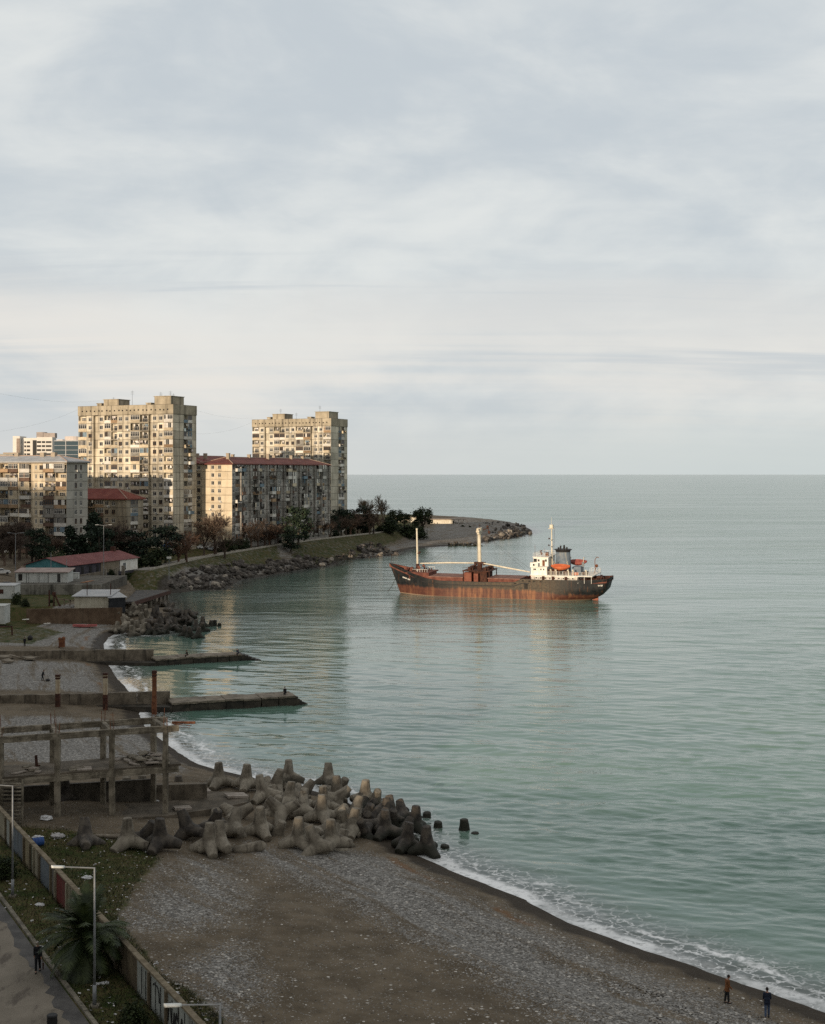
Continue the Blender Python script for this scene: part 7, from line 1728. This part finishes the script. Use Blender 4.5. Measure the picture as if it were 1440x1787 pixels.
# ================================================================== cars
def make_car(col, seed=0):
    root = empty('parked_car', (0, 0, 0)); b = MB()
    pr = [(-2.1, .35), (-2.15, .75), (-2.0, .95), (-1.0, 1.0), (.95, 1.02), (1.9, .92), (2.1, .7), (2.12, .35)]
    def ext(pts, w_, mb):
        L_ = [mb.vert((x, -w_, z)) for x, z in pts]; R_ = [mb.vert((x, w_, z)) for x, z in pts]; n = len(pts); mb.fidx(L_); mb.fidx(R_[::-1])
        for i in range(n): j = (i+1) % n; mb.fidx((L_[j], L_[i], R_[i], R_[j]))
    ext(pr, .85, b); cab = [(-1.75, .98), (-1.1, 1.44), (.25, 1.46), (1.05, 1.0)]; ext(cab, .70, b); b.build('body', col, root)
    g = MB(); ext([(-1.45, 1.06), (-1.02, 1.36), (.2, 1.38), (.78, 1.06)], .715, g); g.box((.66, 0, 1.22), (.06, 1.2, .42), rot=Matrix.Rotation(R(58), 3, 'Y')); g.box((-1.45, 0, 1.22), (.05, 1.2, .4), rot=Matrix.Rotation(R(-52), 3, 'Y')); g.build('window', M['glass'], root)
    for x in (-1.3, 1.3):
        for y in (-.82, .82):
            w_ = MB(); w_.tube((x, y-.1, .32), (x, y+.1, .32), .32, .32, 14); w_.build('wheel', M['black'], root)
    return root
def cars():
    cw = pm('car_white', (.55, .55, .54), (.62, .62, .6), 1, .35, spec=.5); cg = pm('car_grey', (.25, .26, .27), (.3, .31, .32), 1, .35, spec=.5); cn = pm('car_navy', (.02, .025, .045), (.03, .035, .06), 1, .3, spec=.5)
    protos = {'white': make_car(cw), 'grey': make_car(cg), 'navy': make_car(cn)}; used = set()
    spots = [('white', 354, 958, 'white car by the promenade beside the sunlit end wall'), ('grey', 372, 961, 'grey car at the foot of the tall bare tree'), ('white', 397, 958, 'white car at the corner of the long block'), ('white', 456, 951, 'white car below the long block, landward of the stone pillar'), ('grey', 464, 951, 'grey car tail to tail with the white one below the long block'), ('white', 507, 948, 'white car just seaward of the stone pillar'), ('white', 536, 941, 'white car under the russet tree at the long block'), ('white', 567, 937, 'white car at the seaward corner of the long block'), ('grey', 550, 940, 'grey car between two white ones under the long block'), ('white', 683, 923, 'white car at the seaward end of the tree belt'), ('grey', 652, 929, 'grey car in the middle of the seaward tree belt'), ('white', 598, 934, 'white car below the farther tower'), ('grey', 312, 967, 'pale car behind the blue canopy'), ('grey', 612, 933, 'grey car below the farther tower, seaward of the white one')]
    for i, (k, u, v, lab) in enumerate(spots):
        p = G(u, v)
        o = protos[k] if k not in used else copy_tree(protos[k]); used.add(k)
        o.location = p; o.rotation_euler = (0, 0, R(25+(i*37) % 40)); tag(o, lab, 'car', 'cars parked along the promenade')
    for (k, u, v, d, lab, rz) in (('navy', 14, 1008, 352, 'dark navy car with a pale windscreen beside the white hut at the left edge', 12), ('white', 3, 988, 372, 'white car at the left edge among bare trees', 20)):
        p = PD(u, v, d); p.z = h1(p.x, p.y); o = protos[k] if k not in used else copy_tree(protos[k]); used.add(k); o.location = p; o.rotation_euler = (0, 0, R(rz)); o.scale = (1.1,)*3; tag(o, lab, 'car')
    for (u, v, lab) in ((511, 944, 'slim white statue-like post beside the cars below the long block'), (555, 941, 'white post among shrubs at the seaward part of the long block')):
        p = G(u, v); b = MB(p); b.tube(p-Vector((0, 0, .3)), p+Vector((0, 0, 2.0)), .28, .2, 10); b.blob(p+Vector((0, 0, 2.15)), .25, 8, 6); b.box(p+Vector((0, 0, .1)), (.8, .8, .5)); tag(b.build('white_post', M['white_paint']), lab, 'post')
cars()

# ================================================================== overhead cables
def cables():
    for (a, b_, sag, lab) in ((PD(-40, 678, 300), PD(174, 699, 492), 1.5, 'thin cable running from the roof of the taller tower off the upper left edge'), (PD(-40, 757, 330), PD(137, 714, 503), 1.5, 'lower thin cable meeting the roof edge of the taller tower'), (PD(343, 716, 502), PD(441, 729, 628), 1.2, 'thin cable strung between the roofs of the two towers'), (PD(343, 757, 505), PD(441, 736, 628), 1.5, 'lower thin cable sagging between the two towers')):
        mb = MB(a); pts = [a.lerp(b_, k/16)+Vector((0, 0, -sag*4*(k/16)*(1-k/16))) for k in range(17)]; mb.path(pts, .016, 4); tag(mb.build('overhead_cable', M['steel_pole']), lab, 'cable')
cables()
# ================================================================== people
def skin_mesh(verts, edges, radii, mat, root=0, sub=2):
    me = bpy.data.meshes.new('tmp'); me.from_pydata([tuple(v) for v in verts], edges, []); o = bpy.data.objects.new('tmp', me); COL.objects.link(o)
    o.modifiers.new('k', 'SKIN'); s = o.modifiers.new('s', 'SUBSURF'); s.levels = sub; s.render_levels = sub
    for i, r in enumerate(radii):
        sv = me.skin_vertices[0].data[i]; sv.radius = (r, r) if isinstance(r, (int, float)) else r; sv.use_root = (i == root)
    dg = bpy.context.evaluated_depsgraph_get(); m2 = bpy.data.meshes.new_from_object(o.evaluated_get(dg))
    bpy.data.objects.remove(o); bpy.data.meshes.remove(me); m2.materials.clear(); m2.materials.append(mat); m2.polygons.foreach_set('use_smooth', [True]*len(m2.polygons)); return m2
SKIN = pm('skin', (.36, .20, .135), (.42, .24, .17), 6, .6)
HAIRD = pm('hair_dark', (.014, .011, .009), (.03, .024, .02), 8, .8); HAIRW = pm('hair_grey', (.28, .26, .24), (.38, .36, .34), 8, .8)
SHOE = pm('shoes_black', (.012, .011, .011), (.03, .028, .026), 4, .6)
def cloth(nm, c): return pm(nm, tuple(k*.75 for k in c), tuple(min(1, k*1.2) for k in c), 5, .9, bump=.3, bscale=14)
def person(pos, yaw, label, jacket, trouser, hair, legs=((0, 0), (0, 0)), arms=((.05, .1), (.05, .1)), lean=0.0, sit=False, head_down=0.0, group=None, scale=1.0, coat=0.0):
    """legs: (thigh swing, knee bend) for right, left; arms: (shoulder swing, elbow bend); local +y is forward"""
    root = empty('person', pos, label, 'person', group, yaw); hip = .93 if not sit else .42
    Rx = lambda a: Matrix.Rotation(a, 3, 'X')
    pel = Vector((0, 0, hip)); up = Rx(-lean) @ Vector((0, 0, 1)); fw = Rx(-lean) @ Vector((0, 1, 0))
    wa = pel+up*.16; ch = pel+up*.36; sh_ = pel+up*.50; nk = pel+up*.57; hd = nk+up*.10+fw*.03*(1+2*head_down); ht = hd+up*.12
    V = [pel, wa, ch, sh_, nk]; E = [(0, 1), (1, 2), (2, 3), (3, 4)]; RD = [(.13, .10), (.125, .095), (.15, .105), (.105, .085), .055]
    J = {}
    for sx, (sw, kb), (aw, eb), nm in ((1, legs[0], arms[0], 'r'), (-1, legs[1], arms[1], 'l')):
        h0 = pel+Vector((.09*sx, 0, -.03)); td = Rx(sw) @ Vector((0, 0, -1)); kn = h0+td*.43; sdv = Rx(sw-kb) @ Vector((0, 0, -1)); an = kn+sdv*.42; toe = an+(Rx((sw-kb)*.5) @ Vector((0, .17, -.045))); heel = an+Vector((0, -.04, -.05))
        i = len(V); V += [h0, kn, an, toe]; RD += [.085, .058, .042, .034]; E += [(0, i), (i, i+1), (i+1, i+2), (i+2, i+3)]
        s0 = sh_+Vector((.17*sx, 0, -.02)); ad = Rx(-lean+aw) @ Vector((.10*sx, 0, -1)).normalized(); el = s0+ad*.29; fd = Rx(-lean+aw+eb) @ Vector((.03*sx, 0, -1)).normalized(); wr = el+fd*.25; pm_ = wr+fd*.07
        i2 = len(V); V += [s0, el, wr, pm_]; RD += [.058, .042, .028, (.036, .02)]; E += [(3, i2), (i2, i2+1), (i2+1, i2+2), (i2+2, i2+3)]
        sdx = Vector((0, 1, 0)); cr = fd.cross(Vector((1, 0, 0))).normalized()
        for f_, (off, l_) in enumerate(((.030, .075), (.011, .085), (-.009, .080), (-.028, .062))):
            a = pm_+cr*off+fd*.012; m1 = a+fd*l_*.55; m2 = m1+(fd+Vector((-.5*sx, 0, 0))).normalized()*l_*.45; j = len(V); V += [a, m1, m2]; RD += [.009, .0085, .007]; E += [(i2+3, j), (j, j+1), (j+1, j+2)]
        a = wr+fd*.03+cr*.03; j = len(V); V += [a, a+(fd+cr).normalized()*.045]; RD += [.011, .008]; E += [(i2+2, j), (j, j+1)]
        J[nm] = dict(h0=h0, kn=kn, an=an, toe=toe, heel=heel, s0=s0, el=el, wr=wr)
    body = skin_mesh(V, E, RD, SKIN, 0, 1); bo = inst('body', body, root)
    # head with nose, ears and eyes, joined into the body mesh
    hb = MB(); hb.blob(hd+up*.04, .098, 14, 10, (.80, .98, 1.22)); q = hd+up*.03+fw*.10; hb.tube(q+up*.03, q-up*.012+fw*.016, .009, .016, 6); 
    for sx in (-1, 1): hb.blob(hd+up*.03+Vector((.078*sx, 0, 0)), .024, 6, 5, (.4, .8, 1.2))
    hb.tube(nk-up*.03, hd, .052, .05, 10); hb.mi = 1
    for sx in (-1, 1): hb.blob(hd+up*.045+fw*.088+Vector((.032*sx, 0, 0)), .011, 6, 5)
    hb.box(q-up*.045, (.05, .012, .01))
    bm = bmesh.new(); bm.from_mesh(body); hm_ = hb.mesh('tmp', [SKIN, HAIRD], True); bm.from_mesh(hm_); bm.to_mesh(body); bm.free(); bpy.data.meshes.remove(hm_); body.materials.append(HAIRD); body.polygons.foreach_set('use_smooth', [True]*len(body.polygons))
    hr = MB(); hr.blob(hd+up*.068-fw*.018, .106, 12, 8, (.82, .98, 1.05)); inst('hair', hr.mesh('hair', hair, True), root)
    # jacket
    low = pel-up*(.06+coat)
    V2 = [low, pel, wa, ch, sh_, nk-up*.02]; E2 = [(0, 1), (1, 2), (2, 3), (3, 4), (4, 5)]; R2 = [(.185, .145), (.18, .14), (.17, .13), (.185, .135), (.13, .10), .07]
    for k in ('r', 'l'):
        i = len(V2); V2 += [J[k]['s0'], J[k]['el'], J[k]['wr']]; R2 += [.085, .066, .05]; E2 += [(4, i), (i, i+1), (i+1, i+2)]
    inst('jacket', skin_mesh(V2, E2, R2, jacket, 1, 2), root)
    V3 = [pel+up*.05, pel-Vector((0, 0, .04))]; E3 = [(0, 1)]; R3 = [(.15, .12), (.155, .125)]
    for k in ('r', 'l'):
        i = len(V3); V3 += [J[k]['h0']-Vector((0, 0, .06)), J[k]['kn'], J[k]['an']]; R3 += [.105, .08, .068]; E3 += [(1, i), (i, i+1), (i+1, i+2)]
    inst('trousers', skin_mesh(V3, E3, R3, trouser, 1, 2), root)
    for k in ('r', 'l'):
        s = MB(); s.tube(J[k]['heel'], J[k]['toe'], .05, .045, 8); s.blob(J[k]['toe'], .05, 8, 6, (.9, 1.3, .7)); s.blob(J[k]['heel'], .052, 8, 6); inst('shoe', s.mesh('shoe', SHOE, True), root)
    root.scale = (scale,)*3; return root
blackc = cloth('cloth_black', (.012, .013, .016)); navy = cloth('cloth_navy', (.014, .020, .038)); jeans = cloth('cloth_jeans', (.06, .085, .14)); rustc = cloth('cloth_rust_brown', (.16, .065, .025)); dkt = cloth('cloth_charcoal', (.02, .02, .022)); brn = cloth('cloth_brown', (.05, .035, .025))
p = P(66, 1696, Z0+.035)
person(p, math.pi+.15, 'person in a black coat walking down the paved path toward us', blackc, blackc, HAIRW, ((.28, .12), (-.22, .18)), ((-.25, .15), (.2, .2)), .02, coat=.12, scale=1.02)
b = MB(p); q = p+Vector((.30, .05, .0)); b.tube(q+Vector((0, 0, .12)), q+Vector((-.02, 0, .82)), .02, .02, 6); b.tube(q+Vector((0, 0, .1)), q+Vector((.0, 0, .5)), .035, .05, 7); tag(b.build('folded_umbrella', M['rust_dark']), 'thin brown folded umbrella held by the person in the black coat', 'umbrella')
p = G(1269, 1751); person(p+Vector((0, 0, .02)), -math.pi/2+.25, 'person in a rust brown jacket and dark trousers standing at the tide line', rustc, dkt, HAIRD, ((.10, .05), (-.10, .06)), ((.1, .75), (.12, .7)), .06, head_down=.8, coat=.06)
p = G(1339, 1776); person(p+Vector((0, 0, .02)), -.25, 'person in a navy jacket and blue jeans walking away along the shingle', navy, jeans, HAIRD, ((.2, .1), (-.2, .2)), ((.25, .9), (.2, .8)), .05, scale=1.03)
p = G(74, 1188); person(p+Vector((0, 0, .02)), -1.2, 'lone dark figure stooping on the beach between the two groynes', blackc, blackc, HAIRD, ((.25, .2), (-.1, .1)), ((.5, .3), (.35, .2)), .28)
b = MB(p); b.blob(p+Vector((.95, -.3, .16)), .32, 9, 6, (1.3, .8, .55), .1); b.tube(p+Vector((.6, -.3, .25)), p+Vector((1.1, -.3, .42)), .03, .03, 5); tag(b.build('bag', M['black']), 'dark bag lying on the pebbles beside the lone stooping figure', 'bag')
gp = 'fishermen on the groynes'
p = P(498, 1213, 1.42); person(p, .4, 'fisher in black sitting low at the end of the nearer groyne', blackc, dkt, HAIRD, ((1.3, 1.5), (1.2, 1.4)), ((.6, .7), (.5, .8)), .3, True, group=gp)
p = P(416, 1143, 1.27); person(p, .8, 'fisher in dark clothes crouching at the end of the farther groyne', navy, dkt, HAIRD, ((1.3, 1.7), (1.2, 1.6)), ((.8, .5), (.6, .6)), .45, True, group=gp)
p = P(327, 1146.5, 1.27); person(p, 1.2, 'figure in brown sitting halfway along the farther groyne', brn, dkt, HAIRD, ((1.3, 1.4), (1.3, 1.4)), ((.5, .9), (.5, .9)), .2, True, group=gp)
p = G(43, 1128); person(p, .3, 'figure in black standing by the slabs at the landward end of the farther beach', blackc, blackc, HAIRD, ((.05, .02), (-.05, .02)), ((.1, .4), (.1, .4)), .05)
for (u, v, z, e, lab) in ((349, 1146, 1.25, (1.2, 0, 1.5), 'thin fishing rod propped on the farther groyne'), (344, 1145, 1.25, (-.2, .4, 1.3), 'short upright rod stuck on the farther groyne')):
    p = P(u, v, z); b = MB(p); b.tube(p, p+Vector(e), .025, .012, 5); tag(b.build('fishing_rod', M['cable']), lab, 'fishing rod')

# ================================================================== small things on the near ground
def small_things():
    p = G(66, 1477); root = empty('barrel', p, 'blue plastic barrel lying in rubbish below the ruin', 'barrel'); b = MB(p); x = Vector((.8, .5, 0)).normalized()*.45; c = p+Vector((0, 0, .38))
    b.tube(c-x, c+x, .36, .36, 16); b.build('drum', pm('barrel_blue', (.018, .06, .21), (.03, .09, .28), 2, .5), root)
    for t in (-.6, 0, .6): b = MB(p); b.tube(c+x*t-x*.05, c+x*t+x*.05, .375, .375, 16); b.build('hoop', pm('barrel_blue_dark', (.014, .05, .18), (.02, .07, .22), 2, .5), root)
    white = pm('plastic_white', (.50, .51, .52), (.68, .68, .68), 5, .6)
    def bag(u, v, s, lab, m_=white):
        p = G(u, v); b = MB(p); r_ = random.Random(int(u)); b.blob(p+Vector((0, 0, s*.28)), s, 10, 7, (1.2, .8, .5), .22, r_); b.blob(p+Vector((s*.7, .1, s*.25)), s*.5, 8, 5, (1, 1, .7), .25, r_); tag(b.build('rubbish_bag', m_), lab, 'bag')
    bag(38, 1465, .55, 'silvery rubbish sack behind the painted wall, nearest the wall', pm('sack_silver', (.3, .3, .32), (.5, .5, .52), 5, .5)); bag(66, 1464, .4, 'torn white rubbish on top of the blue barrel heap'); bag(101, 1462, .48, 'torn pale rubbish bag beside the blue barrel', pm('sack_pale', (.3, .29, .29), (.5, .48, .47), 5, .6)); bag(80, 1431, .5, 'white bag lying in the shade under the ruin')
    bag(152, 1534, .33, 'crumpled white bag in dry grass near the lamp by the palm'); bag(69, 1581, .26, 'white rubbish bag on the verge grass before the red door'); bag(271, 1400, .32, 'white bag by the last column of the ruin')
    for (u, v, l_, rz, lab) in ((262, 1487, .9, .5, 'white board lying in grass at the edge of the pebbles'), (178, 1718, .8, .2, 'pale board in reddish earth by the palm lamp'), (131, 1553, .9, -.9, 'white stick of rubbish on the verge below the wall'), (304, 1735, .7, -.5, 'white offcut in grass behind the graffiti wall')):
        p = G(u, v) if u > 240 else P(u, v, Z0); b = MB(p); b.box(p+Vector((0, 0, .06)), (l_, .22, .06), rz); b.box(p+Vector((.1, .05, .1)), (l_*.5, .16, .04), rz+.3); tag(b.build('board', white), lab, 'board')
    p = G(215, 1466); b = MB(p); pts = [p+Vector((-3.0, .3, .3)), p+Vector((-1.5, .1, .32)), p+Vector((0, .05, .25)), p+Vector((1.5, 0, .3)), p+Vector((2.4, -.1, .28))]
    for a, c, r0, r1 in zip(pts[:-1], pts[1:], (.10, .16, .2, .24), (.16, .2, .24, .2)): b.tube(a, c, r0, r1, 9)
    b.tube(pts[2], pts[2]+Vector((.2, -.3, .7)), .08, .04, 6); o = b.build('driftwood_log', pm('driftwood', (.16, .135, .105), (.26, .225, .18), 2, .95)); tag(o, 'long pale driftwood log lying under the upright tetrapod by the ruin', 'log')
    p = P(92, 1781, Z0); q = P(91, 1787+6, Z0+.035); b = MB(q); b.tube(q, q+Vector((0, 0, .62)), .27, .27, 18); b.tube(q+Vector((0, 0, .62)), q+Vector((0, 0, .68)), .29, .25, 18); b.tube(q+Vector((0, 0, .3)), q+Vector((0, 0, .36)), .285, .285, 18); tag(b.build('bollard', M['black']), 'stout black bollard on the path at the bottom edge', 'bollard')
    r_ = random.Random(14)
    for i, (u, v, s) in enumerate(((8, 1150, 1.5), (25, 1149, 1.8), (40, 1144, 1.2), (50, 1152, 1.6), (62, 1150, 1.4), (14, 1157, 1.2), (33, 1139, 1.1))):
        p = G(u, v); b = MB(p); b.box(p+Vector((0, 0, .35)), (s*1.6, s*1.1, .35), rot=Matrix.Rotation(r_.uniform(0, 3), 3, 'Z') @ Matrix.Rotation(r_.uniform(-.35, .35), 3, 'X')); o = b.build('broken_slab', M['groyne_top']); rough(o, .10, i, 1); tag(o, 'tumbled concrete slab at the landward end of the farther groyne', 'slab', 'slabs at the farther groyne')
    p = G(108, 1131); b = MB(p); b.box(p+Vector((0, 0, .9)), (1.1, .6, 1.4)); b.beam(p+Vector((-.6, 0, .1)), p+Vector((.5, .1, 2.0)), .2, .25); b.blob(p+Vector((.3, 0, 1.8)), .4, 8, 5); b.blob(p+Vector((-.4, 0, 1.7)), .35, 8, 5); tag(b.build('scrap_heap', M['rust']), 'rusty brown scrap standing behind the farther groyne wall', 'scrap')
    p = G(52.5, 1117); b = MB(p); b.blob(p+Vector((0, 0, .4)), .55, 12, 8); b.tube(p+Vector((0, 0, .8)), p+Vector((0, 0, 1.1)), .1, .06, 6); tag(b.build('buoy', M['black']), 'round black buoy on the farther beach', 'buoy')
    for (u, v, lab) in ((82, 1089, 'white board on the sand below the brown retaining wall'), (45, 1082, 'small white rag on the sand at the landward end of the brown wall')):
        p = G(u, v); b = MB(p); b.box(p+Vector((0, 0, .12)), (1.4, .8, .1), .3); b.box(p+Vector((.3, .1, .2)), (.6, .5, .08), .8); tag(b.build('board', M['white_paint']), lab, 'board')
    p = G(12, 1108); b = MB(p); b.beam(p+Vector((-3, 0, 1.6)), p+Vector((1.0, 0, 1.7)), .5, .25); b.beam(p+Vector((1.1, 0, -.2)), p+Vector((1.0, 0, 1.75)), .3, .25); b.beam(p+Vector((-2.8, 0, -.2)), p+Vector((-2.8, 0, 1.6)), .3, .25); tag(b.build('trestle', M['rust_dark']), 'rusty dark trestle on the farther beach at the left edge', 'trestle')
    for u in (53, 56, 59): pass
small_things()
def scatter():
    rng = random.Random(99)
    m, t, b_ = base_mat('loose_stone', .9, .2); a = N(t, 'ShaderNodeAttribute', attribute_name='tint').outputs['Fac']; cr = N(t, 'ShaderNodeValToRGB'); L(t, a, cr.inputs[0]); e = cr.color_ramp.elements; e[0].color = (.045, .04, .035, 1); e[1].color = (.56, .53, .48, 1); k = e.new(.6); k.color = (.17, .155, .135, 1); L(t, cr.outputs[0], b_.inputs['Base Color'])
    sm = MB((0, 110, 0))
    def stone(p, s, tint):
        sm.tint = tint; az = rng.uniform(0, 6.28); c, sn = math.cos(az), math.sin(az); a_, b2, h_ = s, s*rng.uniform(.5, .9), s*rng.uniform(.3, .55)
        f = lambda x, y, z: sm.vert((p.x+x*c-y*sn, p.y+x*sn+y*c, p.z+z)); q = [f(a_, 0, h_*.3), f(.2*a_, b2, h_*.4), f(-a_, .2*b2, h_*.3), f(-.1*a_, -b2, h_*.35)]; tp = f(0, 0, h_)
        lo = [f(a_*.9, 0, -.05), f(.2*a_, b2*.9, -.05), f(-a_*.9, .2*b2, -.05), f(-.1*a_, -b2*.9, -.05)]
        for i in range(4): j = (i+1) % 4; sm.fidx((q[i], q[j], tp)); sm.fidx((lo[i], lo[j], q[j], q[i]))
    n = 15000; us = np.array([rng.uniform(190, 1440) for _ in range(n)]); vs = np.array([1470+330*rng.random()**.8 for _ in range(n)])
    d = (H-2.2)*F/(vs-V0); X = (us-U0)/F*d; s = sdist(X, d); z = hgt(X, d, s)
    for _ in range(4): d = (H-z)*F/(vs-V0); X = (us-U0)/F*d; s = sdist(X, d); z = hgt(X, d, s)
    pb = np.zeros(n)
    for px, zz, so_ in PEB[:3]: pb = np.maximum(pb, pmask(X, d, px, zz, so_))
    cl = vnoise(X, d, .30, 4)
    for i in range(n):
        if s[i] < 2.2 or inland_of_wall(X[i], d[i]) > -.4: continue
        pr = .9*pb[i]+.12+(.35 if cl[i] > .56 else 0)
        if rng.random() > pr: continue
        pale = rng.random(); big = rng.random()
        stone(Vector((X[i], d[i], z[i])), .035+.05*rng.random()+(.09*rng.random() if big > .84 else 0), min(1, max(0, pale**1.2*.9 if big <= .84 else .75+.25*pale)))
    tag(sm.build('beach_stones', m), 'loose pale and dark stones strewn over the near beach', 'stones', kind='stuff')
    lt = MB((-20, 95, 0)); r_ = random.Random(6)
    for i in range(430):
        if i < 300: u, v = poly_px(r_, [(110,1440),(290,1470),(270,1500),(230,1560),(240,1640),(300,1700),(390,1787),(330,1787),(250,1690),(200,1620),(100,1500),(60,1450)]); p = G(u, v, 6)
        else: u, v = poly_px(r_, [(0,1520),(60,1540),(110,1600),(260,1787),(170,1787),(0,1575)]); p = P(u, v, Z0)
        if i < 300 and inland_of_wall(p.x, p.y) > -.5: continue
        s = r_.uniform(.035, .10)*(2.0 if r_.random() > .95 else 1); az = r_.uniform(0, 6); lt.tint = r_.random(); dx = Vector((math.cos(az), math.sin(az), 0))*s; dy = Vector((-math.sin(az), math.cos(az), 0))*s*r_.uniform(.4, .8); up = Vector((0, 0, s*r_.uniform(.1, .6)+.03))
        lt.face((p-dx-dy+up*.2+Vector((0, 0, .03)), p+dx-dy+up, p+dx*.8+dy+up*.5, p-dx+dy+up*.3))
    tag(lt.build('litter', pm('litter_paper', (.36, .36, .36), (.68, .66, .63), 1.5, .8)), 'scraps of pale litter strewn in the grass beside the painted wall', 'litter', kind='stuff')
    gr = MB((-20, 95, 0)); r_ = random.Random(8)
    for i in range(15000):
        if i < 8500: u, v = poly_px(r_, GRASS[0][0][1:13]+[(330,1787),(180,1600),(0,1420)]); d = (H-3.4)*F/(v-V0); x = (u-U0)/F*d; ok = inland_of_wall(x, d) < -.35; zz = 3.45 if ok else Z0
        else: u, v = poly_px(r_, [(0,1435),(140,1600),(340,1800),(165,1790),(0,1572)]); d = (H-Z0)*F/(v-V0); x = (u-U0)/F*d; zz = Z0; ok = True
        if not ok: continue
        if zz < Z0: zz = None
        gr.tint = r_.random(); h_ = r_.uniform(.08, .30); az = r_.uniform(0, 6.28); gr.v.extend([]); ln = Vector((r_.gauss(0, .12), r_.gauss(0, .12), h_)); w_ = Vector((math.cos(az), math.sin(az), 0))*.03
        gr._p = getattr(gr, '_p', []); gr._p.append((x, d, zz, ln, w_, gr.tint))
    xs = np.array([q[0] for q in gr._p]); ys = np.array([q[1] for q in gr._p]); hz = hgt(xs, ys)
    for (x, d, zz, ln, w_, tn), hg in zip(gr._p, hz):
        p = Vector((x, d, hg-.02)); gr.tint = tn; gr.face((p-w_, p+w_, p+ln))
    tag(gr.build('grass_blades', leaf_mat('grass_blade', (.022, .034, .010), (.075, .066, .028), .4)), 'short rough grass along the wall and verge', 'grass', kind='stuff')
scatter()
